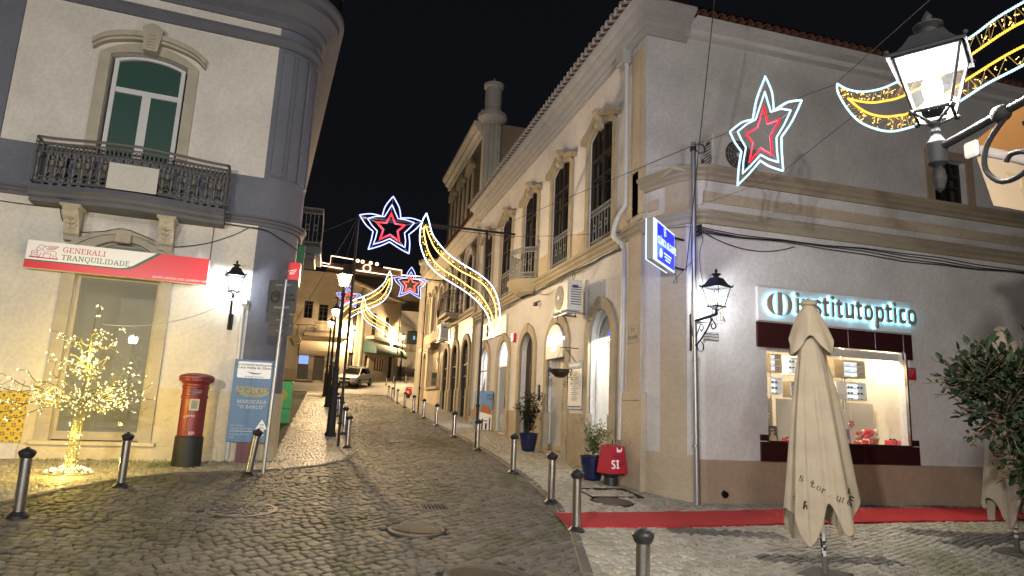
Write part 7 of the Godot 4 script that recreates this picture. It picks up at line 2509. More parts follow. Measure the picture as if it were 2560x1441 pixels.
	var lw := part(mb, "lit_window", mat("dim_shop", lin(0.4, 0.3, 0.2), 0.6, {"emit": Color(1.0, 0.75, 0.45), "e": 0.10}), f2)
	mb = MB.new()
	for x in [5.45, 5.95, 6.5, 7.05, 7.55]:
		mb.box(X2 * Vector3(x, 5.35, -0.15), Vector3(0.12, 1.2, 0.06), X2.basis)
	mb.box(X2 * Vector3(6.5, 4.8, -0.15), Vector3(2.2, 0.12, 0.06), X2.basis)
	part(mb, "frame", M.dark_wood, lw)
	mb = MB.new()
	mb.box(X2 * Vector3(7.0, 7.55, 0.4), Vector3(7.4, 0.22, 0.8), X2.basis)
	part(mb, "balcony_slab", M.beige_wall, f2)
	mb = MB.new()
	iron_railing(mb, X2 * Transform3D(Basis(), Vector3(3.4, 7.66, 0.75)), 7.2, 1.0, 40)
	part(mb, "balcony_railing", M.old_rail, f2)
	mb = MB.new()
	mb.box(X2 * Vector3(5.3, 11.95, 0.15), Vector3(11.2, 0.18, 0.6), X2.basis)
	part(mb, "eave", M.beige_wall, f2)
	mb = MB.new()
	mb.bbox(X2 * Vector3(2.35, 7.2, 0.05), Vector3(0.35, 9.4, 0.14), 0.02, X2.basis)
	part(mb, "pilaster", M.pale_stone, f2)
	var a2 := thing("awning", "green barrel awning on the pale house beside the parked car", "awning", X2 * Vector3(6.5, 6.2, 0.7), 0.0, "awnings at the top of the street")
	mb = MB.new()
	for k in 8:
		var a0 := PI / 2 * k / 8.0
		var a1 := PI / 2 * (k + 1) / 8.0
		mb.quad(X2 * Vector3(3.0, 6.4 + 0.85 * cos(a0), 1.3 * sin(a0)), X2 * Vector3(10.0, 6.4 + 0.85 * cos(a0), 1.3 * sin(a0)), X2 * Vector3(10.0, 6.4 + 0.85 * cos(a1), 1.3 * sin(a1)), X2 * Vector3(3.0, 6.4 + 0.85 * cos(a1), 1.3 * sin(a1)), X2.basis * Vector3(0, cos(a0), sin(a0)))
	mb.quad(X2 * Vector3(3.0, 6.4, 1.3), X2 * Vector3(10.0, 6.4, 1.3), X2 * Vector3(10.0, 6.15, 1.3), X2 * Vector3(3.0, 6.15, 1.3), X2.basis.z)
	part(mb, "canopy", M.awning_green, a2)
	mb = MB.new()
	var fan2 := PackedVector2Array([Vector2(0, 6.2)])
	for k in 9:
		fan2.append(Vector2(1.3 * sin(PI / 2 * k / 8.0), 6.4 + 0.85 * cos(PI / 2 * k / 8.0)))
	fan2.append(Vector2(1.3, 6.15))
	mb.flat(fan2, Transform3D(Basis(X2.basis.z, Vector3.UP, -X2.basis.x), X2 * Vector3(2.99, 0, 0)), 0.0)
	part(mb, "end_panel", M.dark_green, a2)
	# white building beyond
	var f3 := thing("far_house", "white building with a big pale gate beyond the green awning", "building", Vector3(9, gy(-74), -74))
	mb = MB.new()
	mb.box(Vector3(12.5, 8.0, -76.05), Vector3(10.6, 8.2, 4.0))
	part(mb, "wall", M.old_white_wall, f3)
	mb = MB.new()
	mb.bbox(Vector3(9.05, 6.1, -74.0), Vector3(1.35, 2.4, 0.1), 0.02)
	part(mb, "pale_gate", M.old_white_wall, f3)
	mb = MB.new()
	mb.bbox(Vector3(9.4, 5.0, -73.98), Vector3(2.4, 0.6, 0.12), 0.02)
	part(mb, "plinth", M.brown_wall, f3)
	mb = MB.new()
	mb.bbox(Vector3(8.35, 10.4, -74.0), Vector3(0.6, 1.1, 0.1), 0.02)
	part(mb, "shutter", M.old_white_wall, f3)
	mb = MB.new()
	mb.box(Vector3(12, 7.75, -73.9), Vector3(9.0, 0.3, 0.4))
	part(mb, "cornice", M.beige_wall, f3)
	mb = MB.new()
	iron_railing(mb, Transform3D(Basis(), Vector3(7.4, 12.1, -74.0)), 4.0, 0.9, 24)
	part(mb, "roof_railing", M.old_rail, f3)
	var gs := thing("pharmacy_sign", "dark green square sign on the white building at the street top", "sign", Vector3(9.0, 8.4, -73.6))
	mb = MB.new()
	mb.bbox(Vector3(9.05, 9.1, -73.6), Vector3(1.1, 1.4, 0.3), 0.03)
	part(mb, "panel", M.dark_green, gs)
	mb = MB.new()
	mb.box(Vector3(9.25, 9.1, -73.43), Vector3(0.2, 0.4, 0.02))
	part(mb, "lit_cross", M.screen_blue, gs)
	# dark hill houses behind, and the lit parapet of the town hall
	var th := thing("town_hall", "dark parapet of a large building outlined with warm lights behind the roofs", "building", Vector3(3, gy(-80), -80))
	mb = MB.new()
	mb.box(Vector3(3.5, 10.5, -82.0), Vector3(30.0, 11.6, 8.0))
	mb.box(Vector3(3.6, 16.85, -78.2), Vector3(8.6, 1.4, 0.4))
	mb.lathe([Vector2(1.6, 17.2), Vector2(1.6, 18.4), Vector2(1.2, 18.9), Vector2(0, 19.1)], 12, Transform3D(Basis(), Vector3(3.6, 0, -82)))
	part(mb, "parapet", M.brown_wall, th)
	car()

func car() -> void:
	var at := Vector3(2.45, gy(-55.2), -55.2)
	var t := thing("parked_car", "white estate car with dark windows parked at the top of the street", "car", at, 0.0, "", false)
	t.rotation = Vector3(0.08, -0.38, 0)
	# local: +z front, x width; built about its base
	var mb := MB.new()
	var side := [Vector2(2.25, 0.35), Vector2(2.28, 0.55), Vector2(2.2, 0.72), Vector2(1.9, 0.80), Vector2(1.15, 0.93), Vector2(-1.9, 0.98), Vector2(-2.22, 0.90), Vector2(-2.27, 0.55), Vector2(-2.2, 0.32), Vector2(-1.72, 0.26), Vector2(1.7, 0.26)]
	var sp := PackedVector2Array(side)
	var sx := Transform3D(Basis(Vector3(0, 0, 1), Vector3.UP, Vector3(1, 0, 0)), Vector3.ZERO)
	mb.poly(sp, sx, -0.84, 0.84)
	for k in side.size():
		var a: Vector2 = side[k]
		var b: Vector2 = side[(k + 1) % side.size()]
		for s in [-1, 1]:
			mb.quad(Vector3(0.84 * s, a.y, a.x), Vector3(0.84 * s, b.y, b.x), Vector3(0.885 * s, lerpf(b.y, 0.6, 0.12), b.x * 0.97), Vector3(0.885 * s, lerpf(a.y, 0.6, 0.12), a.x * 0.97), Vector3(s, 0.5, 0).normalized())
	var roof := [Vector2(1.15, 0.93), Vector2(0.25, 1.42), Vector2(-0.2, 1.47), Vector2(-1.5, 1.45), Vector2(-2.05, 1.05), Vector2(-1.95, 0.97)]
	var ib := []
	for s in [-1, 1]:
		var w := [0.76, 0.60, 0.59, 0.58, 0.68, 0.76]
		for k in 4:
			mb.quad(Vector3(s * w[k], roof[k].y, roof[k].x), Vector3(s * w[k + 1], roof[k + 1].y, roof[k + 1].x), Vector3(0, roof[k + 1].y + 0.03, roof[k + 1].x), Vector3(0, roof[k].y + (0.02 if k > 0 else 0.0), roof[k].x), Vector3(0, 1, 0.3 - 0.3 * k).normalized())
	for s in [-1, 1]:
		mb.quad(Vector3(s * 0.76, 0.95, 1.1), Vector3(s * 0.60, 1.42, 0.22), Vector3(s * 0.58, 1.45, -1.5), Vector3(s * 0.76, 0.97, -2.0), Vector3(s, 0.3, 0).normalized())
	part(mb, "body", M.car_paint, t)
	mb = MB.new()
	mb.quad(Vector3(-0.68, 1.0, 1.13), Vector3(0.68, 1.0, 1.13), Vector3(0.55, 1.45, 0.31), Vector3(-0.55, 1.45, 0.31), Vector3(0, 0.88, 0.48))
	part(mb, "windscreen", M.dark_glass, t)
	for s in [-1, 1]:
		for q in [[0.95, 0.2, 0.12], [0.10, 0.10, -0.78], [-0.88, -0.9, -1.75]]:
			mb = MB.new()
			mb.quad(Vector3(s * 0.775, 0.99, q[0]), Vector3(s * 0.775, 0.99, q[2]), Vector3(s * 0.61, 1.40, q[2] + (0.3 if q[2] < -1.5 else 0.0)), Vector3(s * 0.61, 1.40, q[1] if q[0] > 0.5 else q[0]), Vector3(s, 0.3, 0).normalized())
			part(mb, "side_window", M.dark_glass, t)
		mb = MB.new()
		mb.bbox(Vector3(s * 0.63, 0.70, 2.14), Vector3(0.36, 0.16, 0.16), 0.03, Basis(Vector3.UP, s * 0.3))
		part(mb, "headlight", M.galvanised, t)
		mb = MB.new()
		mb.bbox(Vector3(s * 0.95, 1.0, 0.75), Vector3(0.2, 0.13, 0.1), 0.03)
		part(mb, "door_mirror", M.car_paint, t)
		for z in [1.36, -1.30]:
			var w := MB.new()
			w.lathe([Vector2(0.0, -0.09), Vector2(0.20, -0.09), Vector2(0.31, -0.10), Vector2(0.32, 0.0), Vector2(0.31, 0.10), Vector2(0.2, 0.09), Vector2(0, 0.09)], 18, Transform3D(Basis(Vector3(0, 0, 1), PI / 2), Vector3(s * 0.82, 0.32, z)))
			var wh := part(w, "wheel", M.black_plastic, t)
			w = MB.new()
			w.lathe([Vector2(0.0, 0.0), Vector2(0.05, 0.012), Vector2(0.2, 0.0)], 10, Transform3D(Basis(Vector3(0, 0, 1), -s * PI / 2), Vector3(s * 0.92, 0.32, z)))
			part(w, "rim", M.galvanised, wh)
		mb = MB.new()
		mb.box(Vector3(s * 0.89, 0.55, 0.0), Vector3(0.012, 0.06, 2.2))
		part(mb, "side_strip", M.black_plastic, t)
	mb = MB.new()
	mb.bbox(Vector3(0, 0.66, 2.25), Vector3(0.8, 0.16, 0.08), 0.02)
	part(mb, "grille", M.black_plastic, t)
	mb = MB.new()
	mb.bbox(Vector3(0, 0.40, 2.26), Vector3(0.9, 0.14, 0.06), 0.02)
	for s in [-1, 1]:
		mb.bbox(Vector3(s * 0.66, 0.40, 2.22), Vector3(0.26, 0.10, 0.08), 0.02)
	part(mb, "air_intake", M.black_plastic, t)
	mb = MB.new()
	mb.bbox(Vector3(0, 0.54, 2.29), Vector3(0.5, 0.1, 0.02), 0.004)
	part(mb, "number_plate", M.sign_white, t)
	mb = MB.new()
	for s in [-1, 1]:
		mb.tube([Vector3(s * 0.55, 1.46, 0.1), Vector3(s * 0.55, 1.53, 0.0), Vector3(s * 0.55, 1.53, -1.3), Vector3(s * 0.55, 1.46, -1.4)], 0.018, 5)
	mb.bbox(Vector3(0.0, 1.58, -0.3), Vector3(0.9, 0.08, 0.5), 0.02)
	part(mb, "roof_rack", mat("teal_rack", lin(0.25, 0.36, 0.31), 0.5), t)

func plaza_side() -> void:
	var mb := MB.new()
	# building beside the viewer that carries the near lantern and the awning
	var nb := thing("cafe_building", "plain cream building beside the viewer carrying the near lantern and awning", "building", Vector3(8, gy(0.5), 0.0))
	mb.box(Vector3(8.6, 3.4, 0.65), Vector3(12.0, 7.2, 3.0))
	part(mb, "wall", M.cream_wall, nb)
	# near lantern on a long scrolled bracket
	var lt := thing("bracket_lantern", "large bright lantern on a scrolled iron bracket above the folded parasol", "lantern", Vector3(2.98, 3.1, -0.86), 0.0, "lanterns on wall brackets")
	mb = MB.new()
	var bx := 2.99
	mb.tube(smooth([Vector3(bx, 3.10, -2.57), Vector3(bx, 3.12, -2.40), Vector3(bx, 3.16, -2.1), Vector3(bx, 3.22, -1.5), Vector3(bx, 3.26, -0.85)], 3), 0.021, 10)
	mb.ball(Vector3(bx, 3.145, -2.22), Vector3(0.042, 0.042, 0.05), 10, 8)
	mb.lathe([Vector2(0.0, 2.86), Vector2(0.022, 2.88), Vector2(0.036, 2.93), Vector2(0.03, 2.98), Vector2(0.018, 3.0), Vector2(0.048, 3.02), Vector2(0.05, 3.13), Vector2(0.036, 3.15), Vector2(0.02, 3.18), Vector2(0.018, 3.22)], 12, Transform3D(Basis(), Vector3(bx, 0, -2.57)))
	mb.box(Vector3(bx, 3.0, -0.87), Vector3(0.10, 0.8, 0.04))
	part(mb, "bracket_arm", M.lamp_iron, lt)
	mb = MB.new()
	mb.tube(smooth([Vector3(bx, 3.12, -2.20), Vector3(bx, 3.02, -2.30), Vector3(bx, 2.90, -2.32), Vector3(bx, 2.81, -2.24), Vector3(bx, 2.83, -2.13), Vector3(bx, 2.91, -2.12), Vector3(bx, 2.93, -2.19), Vector3(bx, 2.90, -2.22)], 4), 0.013, 7)
	mb.tube(smooth([Vector3(bx, 2.88, -2.12), Vector3(bx, 2.99, -1.98), Vector3(bx, 3.08, -1.86), Vector3(bx, 3.13, -1.74), Vector3(bx, 3.09, -1.64), Vector3(bx, 3.02, -1.66), Vector3(bx, 3.03, -1.75), Vector3(bx, 3.08, -1.72)], 4), 0.012, 7)
	mb.tube(smooth([Vector3(bx, 3.05, -2.12), Vector3(bx, 3.06, -1.9), Vector3(bx, 2.98, -1.5), Vector3(bx, 2.8, -1.1), Vector3(bx, 2.68, -0.88)], 4), 0.014, 7)
	part(mb, "scrollwork", M.lamp_iron, lt)
	lantern(lt, Vector3(bx, 3.30, -2.57), 0.88, 0.60, Color(1.0,0.97,0.94), 13.00, false, "near_lamp_glass", 0.055)
	lt.get_node("lamp_light").light_size = 0.14
	# awning of the cafe
	var aw := thing("awning", "cream cafe awning with faded number on its hanging front", "awning", Vector3(7.5, 3.7, -4.3))
	var oc := mat("awning_orange", lin(0.58, 0.30, 0.10), 0.85, {"tex": "weave", "scale": 5.0, "back": Color(0.35, 0.2, 0.08)})
	mb = MB.new()
	mb.quad(Vector3(5.46, 4.22, -4.34), Vector3(10.5, 4.22, -4.55), Vector3(10.5, 5.4, -0.86), Vector3(5.46, 5.4, -0.86), Vector3(0, 0.95, -0.3))
	part(mb, "canopy", oc, aw)
	mb = MB.new()
	var pv := []
	for i in 25:
		var x := 5.52 + 5.0 * i / 24.0
		pv.append([x, -4.36 - 0.21 * (x - 5.5) / 5.0 + 0.012 * sin(i * 1.1)])
	for i in 24:
		mb.quad(Vector3(pv[i][0], 4.12, pv[i][1]), Vector3(pv[i + 1][0], 4.12, pv[i + 1][1]), Vector3(pv[i + 1][0], 3.65, pv[i + 1][1] + 0.03), Vector3(pv[i][0] + (0.12 if i == 0 else 0.0), 3.65, pv[i][1] + 0.03), Vector3(0, 0, 1))
	part(mb, "valance", M.awning_cream, aw)
	mb = MB.new()
	mb.tube([Vector3(5.48, 4.17, -4.34), Vector3(10.5, 4.17, -4.55)], 0.045, 10)
	part(mb, "front_bar", M.pvc_white, aw)
	mb = MB.new()
	mb.bbox(Vector3(5.45, 4.16, -4.34), Vector3(0.05, 0.15, 0.14), 0.02)
	part(mb, "end_cap", M.pvc_white, aw)
	text("47", 0.22, "Droid Sans", mat("faded_print", lin(0.42, 0.33, 0.22), 0.85), aw, Transform3D(Basis(Vector3(-1, 0, 0), Vector3(0, 1, 0), Vector3(0, 0, -1)), Vector3(6.18, 3.72, -4.372)), 0.03, "faded_lettering", 700)
	parasols()
	bush()

func fabric_pt(th: float, t: float, ph: float) -> Vector3: # folded parasol cloth, t 0 at the top
	var R := 0.08 + 0.265 * pow(t, 0.85)
	var k := smoothstep(0.05, 0.5, t)
	var q := k * (1.0 - 0.70 * exp(-pow((th - 2.25) / 0.45, 2.0)))
	var f := 1.0 + q * (0.20 * sin(5.0 * th + ph + 0.7 * t) + 0.17 * (absf(sin(4.5 * th - ph + 0.9 * t)) - 0.6) + 0.05 * sin(17.0 * th + 3.0 * t)) + k * (0.012 * sin(31.0 * th + 5.0 * t) + 0.012 * sin(13.0 * th + 9.0 * t))
	var hem := 0.54 + 0.13 * sin(4.0 * th + 0.6) + 0.10 * sin(7.0 * th + ph) + 0.04 * sin(11.0 * th)
	var y := lerpf(2.72, hem, t)
	return Vector3(cos(th) * R * f, y, sin(th) * R * f * 0.85)

func cloth_at(th: float, y: float, ph: float) -> Vector3:
	return fabric_pt(th, (2.72 - y) / (2.72 - fabric_pt(th, 1.0, ph).y), ph)

func parasol(at: Vector3, label: String, ph: float, letters: bool) -> void:
	var t := thing("folded_parasol", label, "parasol", at, 0.0, "folded parasols on the square", false)
	t.rotation = Vector3(0, ph, 0.03)
	var mb := MB.new()
	var nu := 120
	var nv := 26
	var P := []
	for j in nv + 1:
		var row := []
		for i in nu:
			row.append(fabric_pt(TAU * i / nu, float(j) / nv, ph))
		P.append(row)
	var N := []
	for j in nv + 1:
		var row := []
		for i in nu:
			var du: Vector3 = P[j][(i + 1) % nu] - P[j][(i - 1 + nu) % nu]
			var dv: Vector3 = P[mini(j + 1, nv)][i] - P[maxi(j - 1, 0)][i]
			var nn := du.cross(dv).normalized()
			if nn.dot(Vector3(P[j][i].x, 0, P[j][i].z)) < 0:
				nn = -nn
			row.append(nn)
		N.append(row)
	for j in nv:
		for i in nu:
			var k := (i + 1) % nu
			mb.quads(P[j][i], P[j][k], P[j + 1][k], P[j + 1][i], N[j][i], N[j][k], N[j + 1][k], N[j + 1][i])
	part(mb, "cloth", M.canvas, t)
	mb = MB.new()
	var vs := []
	for j in 7:
		var row := []
		for i in 64:
			var a := TAU * i / 64
			var tt := j / 6.0
			var R := 0.05 + 0.20 * pow(tt, 0.8) * (1.0 + 0.16 * cos(4.0 * a + 0.6) * tt + 0.07 * sin(9 * a) * tt)
			var y := lerpf(2.86, 2.40 - 0.10 * cos(4.0 * a + 0.6), tt)
			row.append(Vector3(cos(a) * R, y, sin(a) * R * 0.9))
		vs.append(row)
	for j in 6:
		for i in 64:
			var k := (i + 1) % 64
			var nn: Vector3 = (vs[j][k] - vs[j][i]).cross(vs[j + 1][i] - vs[j][i]).normalized()
			if nn.dot(vs[j][i] - Vector3(0, vs[j][i].y, 0)) < 0:
				nn = -nn
			mb.quad(vs[j][i], vs[j][k], vs[j + 1][k], vs[j + 1][i], nn)
	part(mb, "vent_flap", M.canvas, t)
	mb = MB.new()
	mb.lathe([Vector2(0.05, 2.84), Vector2(0.09, 2.86), Vector2(0.10, 2.88), Vector2(0.06, 2.91), Vector2(0, 2.915)], 16)
	part(mb, "top_cap", M.canvas, t)
	mb = MB.new()
	mb.tube([Vector3(0, 0.0, 0), Vector3(0, 2.84, 0)], 0.024, 10)
	part(mb, "pole", M.pvc_white, t)
	mb = MB.new()
	var rp := RandomNumberGenerator.new()
	rp.seed = 5
	if letters: # peeling dark paint on the lower pole
		for k in 44:
			var a := rp.randf() * TAU
			var y := rp.randf_range(0.03, 0.42)
			mb.box(Vector3(cos(a) * 0.0236, y, sin(a) * 0.0236), Vector3(0.004, rp.randf_range(0.01, 0.05), rp.randf_range(0.01, 0.025)), Basis(Vector3.UP, -a))
	else:
		for k in 4:
			mb.lathe([Vector2(0.0255, 0.12 + k * 0.06), Vector2(0.0255, 0.145 + k * 0.06)], 10)
	part(mb, "peeling_paint", M.maroon if not letters else M.black_paint, t).set_meta("kind", "stuff")
	mb = MB.new()
	mb.bbox(Vector3(0, 0.02, 0), Vector3(0.42, 0.03, 0.42), 0.006, Basis(Vector3.UP, 0.5))
	mb.tube([Vector3(0, 0.0, 0), Vector3(0, 0.2, 0)], 0.032, 10)
	part(mb, "base_plate", M.granite_kerb, t)
	# printed words around the hem
	var words := [["Sabor Autên", 2.85, 0.96, 0.062, "Droid Serif", true], ["Autê", 1.45, 0.86, 0.060, "Droid Serif", true], ["ER", 3.05, 0.72, 0.085, "Droid Sans", false], ["ER", 1.20, 0.74, 0.085, "Droid Sans", false], ["ênti", 3.5, 0.84, 0.060, "Droid Serif", true]]
	if not letters:
		words = [["Sabor", 2.6, 0.9, 0.060, "Droid Serif", true]]
	for w in words:
		var th: float = w[1]
		for ch in w[0]:
			var yy: float = w[2] - 0.16 * (w[1] - th)
			var q := cloth_at(th, yy, ph)
			var qa := cloth_at(th - 0.05, yy - 0.008, ph)
			var qb := cloth_at(th, yy - 0.06, ph)
			var ex := (qa - q).normalized()
			var ey := (q - qb).normalized()
			var ez := ex.cross(ey).normalized()
			ey = ez.cross(ex).normalized()
			if ch != " ":
				text(ch, w[3], w[4], M.print_black, t, Transform3D(Basis(ex, ey, ez), q + ez * 0.004), 0.004, "printed_letter", 700 if not w[5] else 400, w[5])
			var adv: float = w[3] * (1.05 if not w[5] else (0.95 if ch in "Smn" else (0.45 if ch in "tic " else 0.72)))
			th -= adv / maxf(0.15, Vector2(q.x, q.z).length())

func parasols() -> void:
	parasol(Vector3(5.22, gy(-6.14) + 0.01, -6.14), "folded cream parasol with black script standing before the shop window", 0.0, true)
	parasol(Vector3(8.72, gy(-6.8) + 0.01, -6.8), "folded cream parasol with striped pole half hidden by the dark bush", 1.3, false)

func leaf_quad(mb: MB, p: Vector3, d: Vector3, up: Vector3, L: float, w: float) -> void:
	var s := d.cross(up).normalized() * w
	var nn := s.cross(d).normalized()
	if nn.y < 0:
		nn = -nn
	var m1 := p + d * L * 0.35 + nn * L * 0.05
	var m2 := p + d * L * 0.75 + nn * L * 0.03
	mb.quad(p, m1 + s, m1 + s * 0.0 + nn * -L * 0.04, p, nn)
	mb.tri(p, m1 + s, m1 - nn * L * 0.05, nn, (nn + s.normalized() * 0.4).normalized(), nn)
	mb.tri(p, m1 - nn * L * 0.05, m1 - s, nn, nn, (nn - s.normalized() * 0.4).normalized())
	mb.quad(m1 + s, m2 + s * 0.8, m2 - nn * L * 0.04, m1 - nn * L * 0.05, (nn + s.normalized() * 0.4).normalized())
	mb.quad(m1 - s, m2 - s * 0.8, m2 - nn * L * 0.04, m1 - nn * L * 0.05, (nn - s.normalized() * 0.4).normalized())
	mb.tri(m2 + s * 0.8, p + d * L, m2 - nn * L * 0.04, nn, nn, nn)
	mb.tri(m2 - s * 0.8, p + d * L, m2 - nn * L * 0.04, nn, nn, nn)

func bush() -> void:
	var base := Vector3(6.9, gy(-4.4), -4.4)
	var t := thing("leafy_bush", "dark glossy leafy bush standing before the farther folded parasol", "bush", base)
	var r := RandomNumberGenerator.new()
	r.seed = 23
	var mb := MB.new()
	mb.tube([base, base + Vector3(-0.05, 0.6, 0.0), Vector3(6.7, 1.2, -4.45), Vector3(6.5, 1.8, -4.5)], [0.06, 0.05, 0.04, 0.02], 7)
	part(mb, "trunk", M.stem, t)
	mb = MB.new()
	mb.lathe([Vector2(0.0, 0.0), Vector2(0.3, 0.0), Vector2(0.4, 0.5), Vector2(0.43, 0.52), Vector2(0.36, 0.5), Vector2(0.0, 0.46)], 20, Transform3D(Basis(), base))
	part(mb, "pot", M.brown_wall, t)
	var clumps := [[5.78, 2.10, -4.72, 0.36], [6.05, 2.12, -4.6, 0.44], [6.5, 2.10, -4.5, 0.5], [6.95, 2.1, -4.4, 0.6], [5.95, 1.82, -4.65, 0.36], [6.3, 1.75, -4.55, 0.46], [6.8, 1.6, -4.4, 0.6], [6.25, 1.42, -4.6, 0.34], [6.55, 1.25, -4.5, 0.42], [6.9, 1.1, -4.4, 0.5], [6.5, 0.98, -4.6, 0.28], [7.3, 1.7, -4.3, 0.7]]
	var tw := MB.new()
	var leaves := []
	for c in clumps:
		var ctr := Vector3(c[0], c[1], c[2])
		var nt := int(84 * c[3] / 0.4)
		for k in nt:
			var d := Vector3(r.randfn(), r.randfn() * 0.9 + 0.1, r.randfn()).normalized()
			var a: Vector3 = ctr + d * c[3] * r.randf_range(0.2, 0.5)
			var b: Vector3 = ctr + d * c[3] * r.randf_range(0.75, 1.15)
			tw.tube([ctr.lerp(a, 0.6), a, b], 0.005, 3)
			var m := r.randi_range(5, 9)
			for j in m:
				var p := a.lerp(b, (j + 0.4) / m)
				var ld := (d * 0.6 + Vector3(r.randfn(), r.randfn() + 0.2, r.randfn()) * 0.6).normalized()
				leaves.append([p, ld, r.randf_range(0.045, 0.11), r.randf_range(0.5, 1.3)])
	part(tw, "twigs", M.stem, t)
	leaves.sort_custom(func(a, b): return a[0].x + a[0].z < b[0].x + b[0].z)
	var mass := MB.new()
	var lm := MB.new()
	leaf_quad(lm, Vector3.ZERO, Vector3(0, 0, 1), Vector3.UP, 1.0, 0.26)
	var lmesh := lm.mesh()
	for i in leaves.size():
		var l: Array = leaves[i]
		if i % 16 == 0 and i < 4600:
			var o := part(lmesh, "leaf", M.leaf, t)
			var z: Vector3 = l[1]
			var x := z.cross(Vector3(0.2, 1, 0.1)).normalized()
			o.transform = Transform3D(Basis(x, z.cross(x), z).scaled_local(Vector3.ONE * l[2]), l[0] - base)
		else:
			mass.col = Color(1, 1, 1) * l[3]
			leaf_quad(mass, l[0], l[1], Vector3(r.randfn() * 0.3, 1, r.randfn() * 0.3), l[2], l[2] * 0.26)
	var o2 := part(mass, "foliage", M.leaf, t)
	o2.set_meta("kind", "stuff")

func bollard_mesh_parts(t: Node3D) -> void:
	var mb := MB.new()
	mb.lathe([Vector2(0.056, 0.04), Vector2(0.056, 0.655)], 20)
	part(mb, "steel_tube", M.steel, t)
	mb = MB.new()
	mb.lathe([Vector2(0.058, 0.635), Vector2(0.07, 0.645), Vector2(0.086, 0.685), Vector2(0.088, 0.70), Vector2(0.078, 0.715), Vector2(0.05, 0.735), Vector2(0.022, 0.745), Vector2(0.018, 0.755), Vector2(0, 0.757)], 20)
	part(mb, "cap", M.black_plastic, t)
	mb = MB.new()
	mb.lathe([Vector2(0.105, -0.03), Vector2(0.105, 0.012), Vector2(0.09, 0.03), Vector2(0.064, 0.06), Vector2(0.056, 0.06)], 20)
	part(mb, "foot", M.black_plastic, t)

func lamppost(at: Vector3, label: String, e: float, warm: bool, col: Color) -> void:
	var t := thing("lamp_post", label, "street lamp", at, 0.0, "street lamps up the left of the road" if at.z > -45 else "street lamps at the top of the street", false)
	var mb := MB.new()
	var b := [[0.155, 0.0], [0.155, 0.09], [0.135, 0.11], [0.125, 0.14], [0.10, 1.22], [0.115, 1.25], [0.115, 1.31], [0.09, 1.34], [0.085, 1.40], [0.075, 1.72], [0.09, 1.75], [0.09, 1.80], [0.06, 1.84]]
	for k in b.size() - 1:
		for i in 8:
			var a0 := TAU * (i + 0.5) / 8
			var a1 := TAU * (i + 1.5) / 8
			var A := Vector3(cos(a0) * b[k][0], b[k][1], sin(a0) * b[k][0])
			var B := Vector3(cos(a1) * b[k][0], b[k][1], sin(a1) * b[k][0])
			var C := Vector3(cos(a1) * b[k + 1][0], b[k + 1][1], sin(a1) * b[k + 1][0])
			var D := Vector3(cos(a0) * b[k + 1][0], b[k + 1][1], sin(a0) * b[k + 1][0])
			var nn := (D - A).cross(B - A).normalized()
			if nn.dot(Vector3(A.x + C.x, 0.2 if b[k + 1][0] < b[k][0] else -0.2, A.z + C.z)) < 0:
				nn = -nn
			mb.quad(A, B, C, D, nn)
	part(mb, "pedestal", M.lamp_iron, t)
	mb = MB.new()
	mb.lathe([Vector2(0.058, 1.82), Vector2(0.045, 3.75), Vector2(0.06, 3.78), Vector2(0.06, 3.84), Vector2(0.035, 3.88), Vector2(0.03, 3.95)], 12)
	part(mb, "pole", M.lamp_iron, t)
	lantern(t, Vector3(0, 4.04, 0), 0.92, 0.4, col, e, warm)
	if at.z > 0.0:
		t.get_node("lamp_light").light_size = 0.16

func pot_plant(at: Vector3, label: String, h: float, spread: float, n: int, big: bool, seed_: int) -> void:
	var pt := thing("plant_pot", "dark blue glazed pot %s" % label, "pot", at, 0.0, "blue plant pots", false)
	var mb := MB.new()
	mb.lathe([Vector2(0.0, 0.0), Vector2(0.15, 0.0), Vector2(0.17, 0.03), Vector2(0.225, 0.30), Vector2(0.235, 0.42), Vector2(0.245, 0.43), Vector2(0.245, 0.45), Vector2(0.215, 0.45), Vector2(0.21, 0.40)], 24)
	part(mb, "pot", M.blue_pot, pt)
	mb = MB.new()
	mb.lathe([Vector2(0.212, 0.40), Vector2(0.0, 0.41)], 20)
	part(mb, "soil", M.soil, pt)
	var pl := thing("potted_plant", ("slender green shrub in the pot beside the red bin" if not big else "bushy dark green shrub in the pot by the wooden door"), "plant", at + Vector3(0, 0.41, 0), 0.0, "", false)
	var r := RandomNumberGenerator.new()
	r.seed = seed_
	var st := MB.new()
	var lf := MB.new()
	for k in n:
		var a := TAU * k / n + r.randf_range(-0.4, 0.4)
		var top := Vector3(cos(a) * spread * r.randf_range(0.3, 1.0), h * r.randf_range(0.55, 1.0), sin(a) * spread * r.randf_range(0.3, 1.0))
		var mid := top * Vector3(0.35, 0.5, 0.35) + Vector3(r.randf_range(-0.03, 0.03), 0, r.randf_range(-0.03, 0.03))
		var path := smooth([Vector3(0, 0, 0), mid, top], 5)
		st.tube(path, 0.006, 4)
		var m := 90 if big else 60
		for j in m:
			var f := lerpf(0.25, 1.0, float(j) / m)
			var p: Vector3 = path[mini(int(f * (path.size() - 1)), path.size() - 1)] + Vector3(r.randfn(), r.randfn(), r.randfn()) * 0.05
			var d := Vector3(cos(a) + r.randfn() * 0.8, r.randfn() * 0.5 + 0.2, sin(a) + r.randfn() * 0.8).normalized()
			lf.col = Color(1, 1, 1) * r.randf_range(0.5, 1.3)
			leaf_quad(lf, p, d, Vector3.UP, r.randf_range(0.06, 0.10), 0.019 if not big else 0.024)
	part(st, "stems", M.stem, pl)
	var o := part(lf, "foliage", M.bright_leaf if not big else M.leaf, pl)

